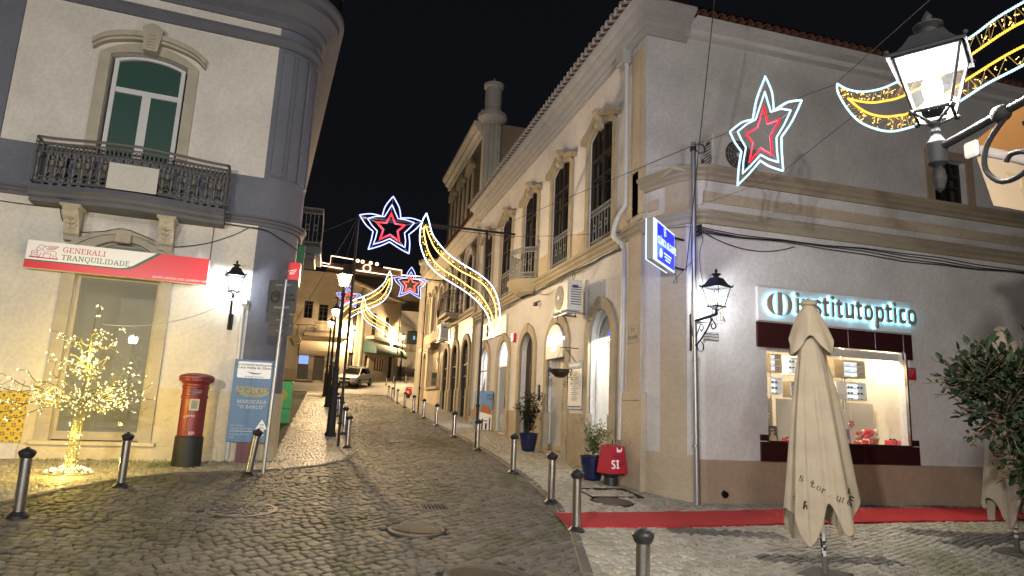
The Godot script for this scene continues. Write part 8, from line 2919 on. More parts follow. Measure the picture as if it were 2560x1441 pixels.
func street_things() -> void:
	var mb := MB.new()
	# bollards
	var B := [
		[2.54, 4.99, "steel bollard with black cap standing alone on the white paving before the folded parasol"], [3.21, 8.11, "steel bollard with black cap at the end of the red carpet"], [3.48, 9.86, "steel bollard with black cap opposite the red bin, above the carpet end"],
		[3.71, 12.78, "steel bollard with black cap opposite the blue pot of the wooden door"], [3.79, 16.3, "steel bollard with black cap at the foot of the garland pole"], [3.75, 19.2, "steel bollard with black cap beside the pale patch of window light"], [3.86, 23.0, "steel bollard with black cap on the edge of the lit patch of pavement"],
		[3.88, 26.2, "steel bollard with black cap before the first arched door of the tiled house"], [3.91, 29.5, "steel bollard with black cap below the dark balcony of the tiled house"], [3.9, 32.8, "steel bollard with black cap before the last arched door of the tiled house"], [3.95, 36.6, "steel bollard with black cap before the lit shop window of the pale house"], [3.96, 39.7, "steel bollard with black cap near the farthest garland pole"], [4.02, 42.6, "steel bollard with black cap next to the small far litter bin"],
		[-3.12, 8.88, "steel bollard with black cap in front of the yellow tile panel"], [-2.60, 10.77, "steel bollard with black cap between the light tree and the red postbox"], [-1.04, 11.97, "leaning steel bollard with black cap before the blue restaurant board"],
		[0.67, 16.0, "steel bollard with black cap beside the slim garland pole"], [0.67, 19.0, "steel bollard with black cap behind the garland pole near the lamp post"], [0.65, 22.2, "steel bollard with black cap between the two nearest lamp posts"], [0.64, 25.2, "steel bollard with black cap below the middle garland, lamp post side"], [0.62, 28.3, ""], [0.6, 33.0, "steel bollard with black cap past the second lamp post"], [0.6, 38.0, "steel bollard with black cap by the third lamp post"],
		[5.2, 58.0, ""], [6.1, 61.0, ""], [7.4, 62.5, ""]]
	var proto: Node3D
	for i in B.size():
		var b: Array = B[i]
		var at := Vector3(b[0], gy(-b[1]) + 0.01, -b[1])
		var lb: String = b[2]
		if lb == "":
			lb = "distant steel bollard with black cap edging the upper street"
		if proto == null:
			proto = thing("bollard", lb, "bollard", at, 0.0, "steel bollards along the pavement edges", false)
			bollard_mesh_parts(proto)
		else:
			var c := copy(proto, "bollard", at, 0.0, lb)
			if i == 15:
				c.rotation = Vector3(0.02, 0, -0.11)
			elif i % 3 == 1:
				c.rotation = Vector3(0.012, 0, 0.014)
	# lamp posts
	lamppost(Vector3(0.31, gy(-18.47), -18.47), "black lamp post with square pedestal beside the bollard row", 20.0, true, Color(1.0,0.85,0.64))
	lamppost(Vector3(0.27, gy(-30.7), -30.7), "black lamp post behind the nearest one, partly hidden by its pedestal", 20.0, true, Color(1.0,0.85,0.64))
	lamppost(Vector3(0.15, gy(-40.0), -40.0), "third black lamp post up the street behind the white light wave", 75.00, true, Color(1.0,0.85,0.64))
	lamppost(Vector3(2.15, gy(-57.0), -57.0), "slim lamp post just behind the parked white car", 75.00, true, Color(1.0,0.85,0.64))
	lamppost(Vector3(7.1, gy(-65.0), -65.0), "slim lamp post beyond the green awning near the pale gate", 75.00, true, Color(1.0,0.85,0.64))
	lamppost(Vector3(-4.6, gy(3.2), 3.2), "black lamp post on the square behind the viewer near the yellow tiles", 95.00, false, Color(1.0,0.97,0.94))
	lamppost(Vector3(0.8, gy(6.0), 6.0), "black lamp post on the square behind the viewer near the cafe", 95.00, false, Color(1.0,0.97,0.94))
	postbox()
	signs()
	light_tree()
	pot_plant(Vector3(5.06, gy(-12.05) + 0.012, -12.05), "beside the red bin", 0.75, 0.32, 9, false, 5)
	pot_plant(Vector3(5.13, gy(-16.4) + 0.012, -16.4), "by the dark wooden door", 1.15, 0.36, 14, true, 6)
	red_bin(Vector3(5.20, gy(-11.5) + 0.012, -11.5), "red plastic litter bin with white SI letters on a black foot", 0.25)
	red_bin(Vector3(5.35, gy(-43.5), -43.5), "small red litter bin far up beside the pale house", 0.1)
	# painted cabinet by the arched doors
	var cb := thing("painted_cabinet", "blue electrical cabinet painted with an orange-roofed house", "cabinet", Vector3(5.3, gy(-22.3), -22.3))
	mb = MB.new()
	var gb := gy(-22.3)
	mb.bbox(Vector3(5.32, gb + 0.64, -22.3), Vector3(0.44, 1.28, 0.9), 0.015)
	part(mb, "body", M.cabinet_blue, cb)
	mb = MB.new()
	mb.box(Vector3(5.32, gb + 0.30, -21.846), Vector3(0.44, 0.6, 0.006))
	part(mb, "white_wall_print", M.sign_white, cb)
	mb = MB.new()
	mb.poly(PackedVector2Array([Vector2(5.11, gb + 0.58), Vector2(5.53, gb + 0.50), Vector2(5.40, gb + 0.78), Vector2(5.18, gb + 0.86)]), Transform3D(Basis(), Vector3(0, 0, -21.842)), 0.0, 0.004)
	mb.box(Vector3(5.094, gb + 0.6, -22.3), Vector3(0.004, 0.25, 0.8))
	part(mb, "orange_roof_print", M.orange_print, cb)
	mb = MB.new()
	for q in [[5.2, 0.18, 0.05, 0.36], [5.3, 0.3, 0.12, 0.03], [5.45, 0.2, 0.04, 0.4], [5.33, 0.12, 0.06, 0.2]]:
		mb.box(Vector3(q[0], gb + q[1], -21.84), Vector3(q[2], q[3], 0.004))
	part(mb, "figure_print", M.dark_wood, cb)
	text("0813", 0.07, "Droid Sans Mono", M.print_black, cb, Transform3D(Basis(), Vector3(5.32, gb + 1.08, -21.848)), 0.006, "lettering", 700)
	text("1352", 0.07, "Droid Sans Mono", M.print_black, cb, Transform3D(Basis(), Vector3(5.32, gb + 0.97, -21.848)), 0.006, "lettering", 700)
	# green cabinet
	var gc := thing("utility_cabinet", "green utility cabinet with a yellow paint smear behind the building corner", "cabinet", Vector3(-1.08, gy(-21.9), -21.9))
	mb = MB.new()
	var gg := gy(-21.9)
	mb.bbox(Vector3(-1.08, gg + 0.86, -21.9), Vector3(0.38, 0.82, 0.34), 0.012)
	part(mb, "body", M.cabinet_green, gc)
	mb = MB.new()
	mb.bbox(Vector3(-1.08, gg + 0.22, -21.9), Vector3(0.36, 0.44, 0.32), 0.01)
	part(mb, "base", M.cabinet_green, gc)
	mb = MB.new()
	mb.poly(PackedVector2Array([Vector2(-1.26, gg + 0.72), Vector2(-1.16, gg + 0.62), Vector2(-1.06, gg + 0.72), Vector2(-1.0, gg + 0.86), Vector2(-1.06, gg + 1.0), Vector2(-1.16, gg + 1.04), Vector2(-1.26, gg + 0.98)]), Transform3D(Basis(), Vector3(0, 0, -21.73)), 0.0, 0.003)
	part(mb, "yellow_smear", mat("yellow_paint", lin(0.30, 0.42, 0.06), 0.5, {"tex": "grain", "scale": 3.0}), gc)
	# small weeds at the foot of the left wall
	mb = MB.new()
	var r := RandomNumberGenerator.new()
	r.seed = 90
	for k in 420:
		var u := r.randf_range(-2.3, 1.9)
		var near := r.randf() < 0.55
		var p := FL * Vector3(u, 0, r.randf_range(0.05, 0.14) if near else r.randf_range(0.3, 1.0))
		if not near:
			p = FL * Vector3(r.randf_range(-0.25, 0.1) if r.randf() < 0.6 else r.randf_range(-2.2, 0.8), 0, r.randf_range(0.35, 0.9))
		p.y = gy(p.z) + 0.012
		mb.col = Color(1, 1, 1) * r.randf_range(0.6, 1.4)
		leaf_quad(mb, p, Vector3(r.randfn() * 0.6, 1.0, r.randfn() * 0.6).normalized(), Vector3(r.randfn(), 0.1, r.randfn()), r.randf_range(0.02, 0.06), 0.006)
	for k in 260:
		var i := r.randi_range(4, 14)
		var side: PackedVector2Array = road_right if r.randf() < 0.6 else road_left
		i = mini(i, side.size() - 2)
		var q := side[i].lerp(side[i + 1], r.randf())
		var p := Vector3(q.x + r.randf_range(-0.10, 0.10), gy(-q.y) + 0.01, -q.y)
		mb.col = Color(1, 1, 1) * r.randf_range(0.5, 1.2)
		leaf_quad(mb, p, Vector3(r.randfn() * 0.7, 0.8, r.randfn() * 0.7).normalized(), Vector3(r.randfn(), 0.1, r.randfn()), r.randf_range(0.015, 0.045), 0.006)
	var wd := part_top(mb, "weeds", M.bright_leaf, "short green weeds along the foot of the walls and kerbs", "weeds")
	wd.set_meta("kind", "stuff")

func part_top(mb: MB, called: String, m: Material, label: String, category: String) -> MeshInstance3D:
	var o := MeshInstance3D.new()
	o.mesh = mb.mesh()
	o.material_override = m
	o.name = numbered(called)
	o.set_meta("label", label)
	o.set_meta("category", category)
	add_child(o)
	return o

func red_bin(at: Vector3, label: String, turn: float) -> void:
	var t := thing("litter_bin", label, "bin", at, turn, "red litter bins", false)
	var mb := MB.new()
	var lo := [[-0.20, 0.22], [0.20, 0.22], [0.20, -0.17], [-0.20, -0.17]]
	var hi := [[-0.135, 0.17], [0.155, 0.17], [0.155, -0.14], [-0.135, -0.14]]
	for i in 4:
		var k := (i + 1) % 4
		var A := Vector3(lo[i][0], 0.22, lo[i][1])
		var Bq := Vector3(lo[k][0], 0.22, lo[k][1])
		var C := Vector3(hi[k][0], 0.70, hi[k][1])
		var D := Vector3(hi[i][0], 0.70, hi[i][1])
		var nn := (Bq - A).cross(D - A).normalized()
		if nn.dot(Vector3(A.x + Bq.x, 0, A.z + Bq.z - 0.05)) < 0:
			nn = -nn
		mb.quad(A, Bq, C, D, nn)
	mb.quad(Vector3(-0.135, 0.70, 0.17), Vector3(0.155, 0.70, 0.17), Vector3(0.155, 0.73, -0.14), Vector3(-0.135, 0.73, -0.14), Vector3.UP)
	mb.quad(Vector3(-0.2, 0.22, 0.22), Vector3(0.2, 0.22, 0.22), Vector3(0.2, 0.22, -0.17), Vector3(-0.2, 0.22, -0.17), Vector3.DOWN)
	part(mb, "hood", M.bin_red, t)
	mb = MB.new()
	mb.lathe([Vector2(0.13, 0.0), Vector2(0.13, 0.14), Vector2(0.19, 0.22)], 8)
	mb.bbox(Vector3(0, 0.205, 0.02), Vector3(0.34, 0.03, 0.34), 0.01)
	part(mb, "foot", M.black_plastic, t)
	mb = MB.new()
	mb.tube([Vector3(0.06, 0.7, -0.05), Vector3(0.06, 0.80, -0.05)], 0.012, 5)
	part(mb, "rod", M.black_plastic, t)
	var tilt := Basis(Vector3.RIGHT, -0.104)
	var bs := Basis(Vector3(0, 1, 0), -0.0) * tilt
	text("SI", 0.15, "Droid Sans", M.print_white, t, Transform3D(bs, Vector3(-0.165, 0.26, 0.218)), 0.004, "lettering", 700)
	mb = MB.new()
	mb.poly(PackedVector2Array([Vector2(-0.02, 0.58), Vector2(0.07, 0.58), Vector2(0.10, 0.62), Vector2(0.10, 0.67), Vector2(0.06, 0.62), Vector2(0.02, 0.62), Vector2(-0.02, 0.67)]), Transform3D(Basis(), Vector3(0, 0, 0)) * Transform3D(tilt, Vector3(0, 0.02, 0.246)), -0.005, 0.001)
	part(mb, "white_sticker", M.print_white, t)
	mb = MB.new()
	var r := RandomNumberGenerator.new()
	r.seed = 2
	for q in [[0.02, 0.50], [0.07, 0.40], [-0.06, 0.52]]:
		var p := []
		for k in 9:
			var yy: float = q[1] + r.randf_range(-0.05, 0.05)
			p.append(Vector3(q[0] + k * 0.010 - 0.02 + r.randf_range(-0.02, 0.02), yy, 0.222 - (yy - 0.22) * 0.104))
		mb.tube(smooth(p, 3), 0.0035, 4)
	part(mb, "scribble", M.dark_wood, t)

func postbox() -> void:
	var c := FL * Vector3(0.31, 0, 0.60)
	c.y = gy(c.z)
	var t := thing("postbox", "red cylindrical postbox with black base and fluted cap on the corner pavement", "postbox", c, 0.12, "", false)
	var mb := MB.new()
	mb.lathe([Vector2(0.235, -0.02), Vector2(0.235, 0.05), Vector2(0.228, 0.5), Vector2(0.21, 0.52)], 32)
	part(mb, "black_base", M.black_paint, t)
	mb = MB.new()
	mb.lathe([Vector2(0.205, 0.50), Vector2(0.205, 1.15), Vector2(0.22, 1.165), Vector2(0.222, 1.19), Vector2(0.208, 1.205), Vector2(0.208, 1.32), Vector2(0.222, 1.335), Vector2(0.224, 1.36), Vector2(0.212, 1.375), Vector2(0.212, 1.40), Vector2(0.25, 1.44)], 36)
	part(mb, "body", M.postbox_red, t)
	mb = MB.new()
	mb.lathe([Vector2(0.25, 1.435), Vector2(0.27, 1.45), Vector2(0.272, 1.50), Vector2(0.288, 1.505), Vector2(0.288, 1.53), Vector2(0.25, 1.56), Vector2(0.14, 1.59), Vector2(0, 1.60)], 36)
	for k in 40:
		var a := TAU * k / 40
		mb.bbox(Vector3(cos(a) * 0.276, 1.475, sin(a) * 0.276), Vector3(0.016, 0.045, 0.022), 0.004, Basis(Vector3.UP, -a))
	part(mb, "fluted_cap", M.postbox_red, t)
	mb = MB.new()
	mb.bbox(Vector3(0.02, 1.265, 0.20), Vector3(0.19, 0.035, 0.03), 0.004)
	part(mb, "slot", M.window_black, t)
	mb = MB.new()
	mb.bbox(Vector3(0.02, 1.295, 0.212), Vector3(0.22, 0.016, 0.03), 0.004)
	mb.bbox(Vector3(0.02, 1.235, 0.212), Vector3(0.22, 0.014, 0.03), 0.004)
	part(mb, "slot_lip", M.postbox_red, t)
	mb = MB.new()
	mb.bbox(Vector3(0.02, 1.05, 0.20), Vector3(0.155, 0.20, 0.03), 0.004)
	var pf := part(mb, "notice_frame", M.pale_stone, t)
	mb = MB.new()
	mb.box(Vector3(0.02, 1.05, 0.216), Vector3(0.105, 0.15, 0.004))
	part(mb, "notice", mat("notice_print", lin(0.28, 0.30, 0.22), 0.4, {"tex": "grain", "scale": 9.0}), pf)
	mb = MB.new()
	for k in 5:
		mb.box(Vector3(0.02, 1.10 - k * 0.024, 0.219), Vector3(0.07, 0.007, 0.002))
	part(mb, "notice_lines", M.print_black, pf)
	var w := "CORREIO"
	for i in w.length():
		var a := -0.52 + 1.04 * i / (w.length() - 1)
		var yy := 0.79 + 0.045 * cos(a * 2.2)
		text(w[i], 0.034, "Droid Sans", M.print_grey, t, Transform3D(Basis(Vector3.UP, a) * Basis(Vector3(0, 0, 1), -a * 0.5), Vector3(sin(a) * 0.2055 - 0.012, yy, cos(a) * 0.2055)), 0.006, "raised_letter", 700, false)
	for i in 3:
		var a := -0.10 + 0.16 * i
		text("225"[i], 0.045, "Droid Sans", M.print_grey, t, Transform3D(Basis(Vector3.UP, a), Vector3(sin(a) * 0.2055, 0.535, cos(a) * 0.2055)), 0.006, "raised_letter", 700)
	mb = MB.new()
	mb.tube([Vector3(-0.19, 0.55, 0.09), Vector3(-0.19, 1.14, 0.09)], 0.004, 4)
	mb.bbox(Vector3(0.15, 0.95, 0.145), Vector3(0.02, 0.03, 0.02), 0.004)
	part(mb, "door_seam", M.black_paint, t)

func signs() -> void:
	var mb := MB.new()
	# back of a traffic sign on a post
	var at := Vector3(-0.82, gy(-12.12) + 0.01, -12.12)
	var t := thing("traffic_sign", "grey back of a square traffic sign on a post beside the blue board", "traffic sign", at)
	mb.tube([at, Vector3(-0.80, 2.2, -12.14), Vector3(-0.79, 3.74, -12.16)], 0.03, 10)
	part(mb, "post", M.galvanised, t)
	var yaw := -0.45
	var X := Transform3D(Basis(Vector3.UP, yaw) * Basis(Vector3(0, 0, 1), 0.015), Vector3(-0.83, 3.45, -12.22))
	mb = MB.new()
	var rr := PackedVector2Array()
	for q in [[0.23, 0.26, 0], [-0.23, 0.26, 1], [-0.23, -0.26, 2], [0.23, -0.26, 3]]:
		for k in 5:
			rr.append(Vector2(q[0], q[1]) + Vector2.from_angle(PI / 2 * q[2] + PI / 2 * k / 4.0) * 0.04)
	mb.poly(rr, X, -0.02, 0.0)
	part(mb, "plate", M.sign_back, t)
	mb = MB.new()
	mb.strip(rr, PackedVector2Array(Array(rr).map(func(p): return p * 0.965)), X, 0.0, 0.012)
	part(mb, "plate_edge", M.sign_back, t)
	mb = MB.new()
	for y in [0.2, -0.2]:
		mb = MB.new()
		mb.box(X * Vector3(0.02, y, 0.02), Vector3(0.3, 0.04, 0.02), X.basis)
		part(mb, "bracket", M.galvanised, t)
	mb = MB.new()
	ring(mb, X * Transform3D(Basis(), Vector3(0, 0, 0.001)), Vector2(-0.13, -0.01), 0.075, 0.085, 0.012, 24)
	ring(mb, X * Transform3D(Basis(), Vector3(0, 0, 0.001)), Vector2(-0.13, -0.01), 0.10, 0.112, 0.005, 24)
	part(mb, "round_mark", M.print_black, t)
	text("96", 0.075, "Droid Sans", M.print_black, t, X * Transform3D(Basis(), Vector3(-0.175, -0.05, 0.0)), 0.004, "lettering", 700)
	text("CMS\nUOM", 0.05, "Droid Sans", M.print_black, t, X * Transform3D(Basis(), Vector3(0.09, -0.10, 0.0)), 0.004, "lettering", 700)
	mb = MB.new()
	for k in 2:
		mb.bbox(X * Vector3(0.02, -0.42 - 0.19 * k, -0.01), Vector3(0.46, 0.175, 0.02), 0.006, X.basis)
	part(mb, "lower_plate", M.sign_back, t)
	mb = MB.new()
	for k in 2:
		mb.box(X * Vector3(0.02, -0.42 - 0.19 * k, 0.02), Vector3(0.14, 0.02, 0.03), X.basis)
	part(mb, "clamp", M.galvanised, t)
	# red projecting sign and green strip on the rounded corner
	var rs := thing("projecting_sign", "red box sign with white wing mark jutting from the rounded corner", "sign", Vector3(-0.9, 4.0, -14.0))
	var RX := Transform3D(Basis(Vector3.UP, -0.12), Vector3(-0.83, 4.16, -13.95))
	mb = MB.new()
	mb.bbox(RX.origin, Vector3(0.36, 0.50, 0.16), 0.006, RX.basis)
	part(mb, "box", M.sign_red, rs)
	mb = MB.new()
	bars(mb, RX * Transform3D(Basis(), Vector3(0, 0, 0.082)), [[Vector2(-0.04, 0.06), Vector2(0.12, 0.10)], [Vector2(-0.02, 0.03), Vector2(0.11, 0.06)], [Vector2(-0.02, 0.0), Vector2(0.09, 0.02)], [Vector2(-0.06, 0.03), Vector2(-0.12, 0.05)], [Vector2(-0.12, 0.05), Vector2(-0.13, -0.02)]], 0.012, 0.006)
	part(mb, "wing_mark", M.print_white, rs)
	mb = MB.new()
	mb.tube([RX * Vector3(0, 0.1, -0.05), Vector3(-1.1, 4.26, -14.2)], 0.02, 6)
	part(mb, "bracket", M.iron, rs)
	var gs := thing("green_sign", "narrow green sign on the side wall above the red box sign", "sign", Vector3(-0.72, 4.4, -15.0))
	mb = MB.new()
	mb.bbox(Vector3(-0.74, 4.72, -15.0), Vector3(0.16, 0.62, 0.06), 0.006)
	part(mb, "panel", M.sign_green, gs)
	mb = MB.new()
	mb.box(Vector3(-0.655, 4.72, -15.0), Vector3(0.012, 0.62, 0.07))
	part(mb, "edge", M.stone, gs)
	# balcony on the side street wall
	var sb := thing("side_balcony", "small iron balcony on the side wall above the red box sign", "balcony", Vector3(-0.6, 5.0, -16.4))
	mb = MB.new()
	mb.bbox(Vector3(-0.62, 5.12, -16.6), Vector3(0.6, 0.14, 1.6), 0.02)
	mb.bbox(Vector3(-0.68, 5.0, -16.6), Vector3(0.45, 0.12, 1.3), 0.02)
	part(mb, "slab", M.grey_stone, sb)
	mb = MB.new()
	iron_railing(mb, Transform3D(Basis(), Vector3(-0.92, 5.2, -15.84)), 0.56, 0.95, 6)
	iron_railing(mb, Transform3D(Basis(Vector3(0, 0, -1), Vector3.UP, Vector3(1, 0, 0)), Vector3(-0.36, 5.2, -15.84)), 1.5, 0.95, 12)
	part(mb, "railing", M.rusty_railing, sb)

func light_tree() -> void:
	var base := Vector3(-3.546, gy(-11.70) + 0.012, -11.70)
	var t := thing("light_tree", "glowing wire tree with warm fairy lights before the insurance office window", "light tree", base, 0.0, "", false)
	var r := RandomNumberGenerator.new()
	r.seed = 41
	var led := MB.new()
	var put := func(p: Vector3, s: float) -> void:
		var a := Basis.from_euler(Vector3(r.randf() * TAU, r.randf() * TAU, r.randf() * TAU))
		for k in 4:
			var d: Vector3 = a * Vector3(cos(k * 1.57), 0.45, sin(k * 1.57))
			var w: Vector3 = a * Vector3(-sin(k * 1.57), 0, cos(k * 1.57)) * 0.30
			var nn := d.cross(w).normalized()
			led.tri(p, p + d * s + w * s * 0.5, p + d * s * 1.5, nn, nn, nn)
			led.tri(p, p + d * s - w * s * 0.5, p + d * s * 1.5, nn, nn, nn)
	# trunk: a narrow cone of wire with rungs
	var tr := MB.new()
	for k in 6:
		var a := TAU * k / 6
		var p := []
		for j in 9:
			var y := 0.10 + 1.05 * j / 8.0
			var R := lerpf(0.085, 0.05, j / 8.0)
			p.append(Vector3(cos(a + 0.1 * j) * R + 0.02 * j * 0.15, y, sin(a + 0.1 * j) * R))
		tr.tube(p, 0.006, 4)
	for j in 26:
		var y := 0.12 + j * 0.04
		ring(tr, Transform3D(Basis(Vector3.RIGHT, PI / 2), Vector3(0.003 * j * 0.3, y, 0)), Vector2.ZERO, lerpf(0.085, 0.05, j / 25.0), lerpf(0.085, 0.05, j / 25.0), 0.004, 8)
	tr.tube([Vector3(0.02, 1.1, 0), Vector3(0.03, 1.6, 0.0), Vector3(0.02, 2.1, 0.01), Vector3(0.03, 2.42, 0.0)], [0.03, 0.02, 0.012, 0.008], 5)
	part(tr, "trunk", M.tree_wire, t)
	for k in 60:
		var y := r.randf_range(0.12, 1.15)
		var a := r.randf() * TAU
		put.call(Vector3(cos(a) * 0.09, y, sin(a) * 0.09), 0.012)
	var ft := MB.new()
	for k in 9:
		var a := TAU * k / 9
		ft.tube(smooth([Vector3(cos(a) * 0.07, 0.14, sin(a) * 0.07), Vector3(cos(a) * 0.16, 0.08, sin(a) * 0.16), Vector3(cos(a) * 0.30, 0.02, sin(a) * 0.30)], 3), 0.007, 4)
	ring(ft, Transform3D(Basis(Vector3.RIGHT, PI / 2), Vector3(0, 0.02, 0)), Vector2.ZERO, 0.31, 0.31, 0.007, 20)
	part(ft, "foot_ring", M.tree_wire, t)
	for k in 110:
		var a := r.randf() * TAU
		var R := sqrt(r.randf()) * 0.33
		put.call(Vector3(cos(a) * R, 0.05 + 0.12 * (1.0 - R / 0.33), sin(a) * R), 0.015)
	# branches
	var specs := []
	for k in 15:
		specs.append([r.randf_range(0.95, 1.25), r.randf() * TAU, r.randf_range(0.45, 0.85), r.randf_range(-0.05, 0.22)])
	for k in 9:
		specs.append([r.randf_range(1.25, 1.6), r.randf() * TAU, r.randf_range(0.3, 0.55), r.randf_range(0.05, 0.25)])
	for k in 8:
		specs.append([r.randf_range(1.6, 2.3), r.randf() * TAU, r.randf_range(0.18, 0.42), r.randf_range(-0.02, 0.12)])
	specs.append_array([[1.15, PI + 0.05, 1.12, 0.12], [1.05, PI - 0.05, 1.12, -0.12], [1.2, PI + 0.2, 0.8, 0.3], [1.15, 0.1, 0.85, 0.0], [1.1, -0.05, 0.75, 0.3], [1.15, 0.2, 0.7, 0.1], [1.1, PI, 1.0, 0.32], [1.05, PI - 0.2, 1.05, 0.02], [1.0, PI + 0.2, 0.95, -0.18], [1.1, PI + 0.1, 0.85, 0.15], [1.05, 0.0, 0.75, -0.1], [1.1, 0.15, 0.8, 0.15], [1.15, -0.2, 0.7, 0.35], [1.2, 0.1, 0.6, 0.5], [2.38, 0.9, 0.06, 0.22], [1.1, 0.05, 0.55, 0.25], [1.05, -0.1, 0.6, 0.05], [1.2, 0.3, 0.5, 0.2], [1.9, 3.3, 0.4, 0.18], [2.1, 0.2, 0.4, 0.12]])
	for s in specs:
		var mb := MB.new()
		var d := Vector3(cos(s[1]), 0, -sin(s[1]) * 0.7)
		var a := Vector3(0.02, s[0], 0)
		var pts := []
		for j in 6:
			var f := j / 5.0
			pts.append(a + d * s[2] * f + Vector3(0, s[3] * f * f + 0.05 * sin(f * 9.0 + s[1]), 0) + Vector3(r.randfn(), r.randfn(), r.randfn()) * 0.018)
		var sm := smooth(pts, 3)
		mb.tube(sm, 0.007, 4)
		for j in range(2, sm.size()):
			if r.randf() < 0.45:
				put.call(sm[j] + Vector3(r.randfn(), r.randfn(), r.randfn()) * 0.012, r.randf_range(0.011, 0.015))
			if r.randf() < 0.35 and s[2] > 0.2:
				var e: Vector3 = sm[j] + (d * r.randf_range(0.0, 0.8) + Vector3(r.randfn() * 0.6, r.randf_range(-0.3, 1.0), r.randfn() * 0.6)).normalized() * r.randf_range(0.08, 0.22)
				var mid: Vector3 = (sm[j] + e) / 2 + Vector3(r.randfn(), r.randfn(), r.randfn()) * 0.02
				mb.tube([sm[j], mid, e], 0.005, 3)
				put.call(e, 0.015)
		put.call(sm[sm.size() - 1], 0.021)
		part(mb, "branch", M.tree_wire, t)
	var o := part(led, "fairy_lights", M.tree_led, t)
	o.set_meta("kind", "stuff")
	for q in [Vector3(-0.45, 1.12, -0.1), Vector3(0.4, 1.2, -0.1), Vector3(0.02, 1.75, 0.12), Vector3(0.0, 0.62, 0.14), Vector3(0.0, 0.20, 0.2)]:
		lamp(t, q, Color(1.0, 0.84, 0.38), 1.10 * (0.35 if q.y < 0.7 else 1.0), 0.03, "tree_glow_light")

var STAR_OUT := [Vector2(0.0, 0.82), Vector2(-0.17, 0.54), Vector2(-0.23, 0.27), Vector2(-0.50, 0.30), Vector2(-0.78, 0.24), Vector2(-0.61, 0.01), Vector2(-0.42, -0.14), Vector2(-0.45, -0.38), Vector2(-0.50, -0.61), Vector2(-0.20, -0.48), Vector2(0.0, -0.36), Vector2(0.25, -0.50), Vector2(0.50, -0.61), Vector2(0.50, -0.35), Vector2(0.46, -0.12), Vector2(0.62, 0.04), Vector2(0.78, 0.25), Vector2(0.50, 0.31), Vector2(0.23, 0.28), Vector2(0.17, 0.55)]
var STAR_MID := [Vector2(-0.01, 0.60), Vector2(-0.17, 0.27), Vector2(-0.38, 0.25), Vector2(-0.58, 0.17), Vector2(-0.46, 0.01), Vector2(-0.32, -0.12), Vector2(-0.35, -0.32), Vector2(-0.39, -0.47), Vector2(-0.18, -0.38), Vector2(0.0, -0.28), Vector2(0.2, -0.38), Vector2(0.39, -0.46), Vector2(0.39, -0.28), Vector2(0.35, -0.09), Vector2(0.46, 0.04), Vector2(0.58, 0.20), Vector2(0.36, 0.25), Vector2(0.16, 0.26)]
var STAR_IN := [Vector2(-0.01, 0.39), Vector2(-0.12, 0.12), Vector2(-0.37, 0.11), Vector2(-0.19, -0.07), Vector2(-0.25, -0.34), Vector2(0.0, -0.19), Vector2(0.25, -0.33), Vector2(0.19, -0.07), Vector2(0.36, 0.11), Vector2(0.11, 0.13)]
var W_LO := [Vector2(0.00, 0.00), Vector2(-0.09, -0.21), Vector2(-0.13, -0.47), Vector2(-0.11, -0.79), Vector2(-0.00, -1.09), Vector2(0.15, -1.33), Vector2(0.41, -1.55), Vector2(0.71, -1.71), Vector2(1.03, -1.87), Vector2(1.29, -2.03), Vector2(1.53, -2.23), Vector2(1.70, -2.44), Vector2(1.80, -2.68), Vector2(1.90, -3.03)]
var W_RO := [Vector2(0.00, 0.00), Vector2(0.08, -0.22), Vector2(0.19, -0.53), Vector2(0.40, -0.79), Vector2(0.66, -1.02), Vector2(0.99, -1.21), Vector2(1.32, -1.37), Vector2(1.58, -1.52), Vector2(1.79, -1.70), Vector2(1.95, -1.98), Vector2(2.03, -2.29), Vector2(2.04, -2.57), Vector2(1.97, -2.82), Vector2(1.90, -3.03)]
var W_LI := [Vector2(-0.02, -0.34), Vector2(-0.03, -0.50), Vector2(0.03, -0.75), Vector2(0.13, -1.01), Vector2(0.30, -1.25), Vector2(0.56, -1.44), Vector2(0.89, -1.60), Vector2(1.21, -1.79), Vector2(1.48, -1.95), Vector2(1.68, -2.19), Vector2(1.83, -2.46), Vector2(1.92, -2.82)]
var W_RI := [Vector2(0.01, -0.34), Vector2(0.05, -0.46), Vector2(0.14, -0.66), Vector2(0.31, -0.93), Vector2(0.61, -1.18), Vector2(0.94, -1.39), Vector2(1.26, -1.52), Vector2(1.56, -1.68), Vector2(1.76, -1.90), Vector2(1.89, -2.14), Vector2(1.95, -2.45), Vector2(1.93, -2.82)]

func rope(mb: MB, pts2: Array, xf: Transform3D, r: float, closed: bool, step: float, bead: float, sharp := true) -> void:
	# rope light along a polyline: beads by pulsing radius
	var pl := []
	var src: Array = pts2 if sharp else smooth(pts2, 5, closed)
	var m := src.size()
	for i in (m if closed else m - 1):
		var a: Vector2 = src[i]
		var b: Vector2 = src[(i + 1) % m]
		var k := maxi(1, int(round(a.distance_to(b) / step)))
		for j in k:
			pl.append(a.lerp(b, float(j) / k))
	if not closed:
		pl.append(src[m - 1])
	var p := []
	var rr := []
	for i in pl.size():
		p.append(xf * Vector3(pl[i].x, pl[i].y, 0))
		rr.append(r if i % 2 == 0 else r * bead)
	mb.tube(p, rr, 5, closed)

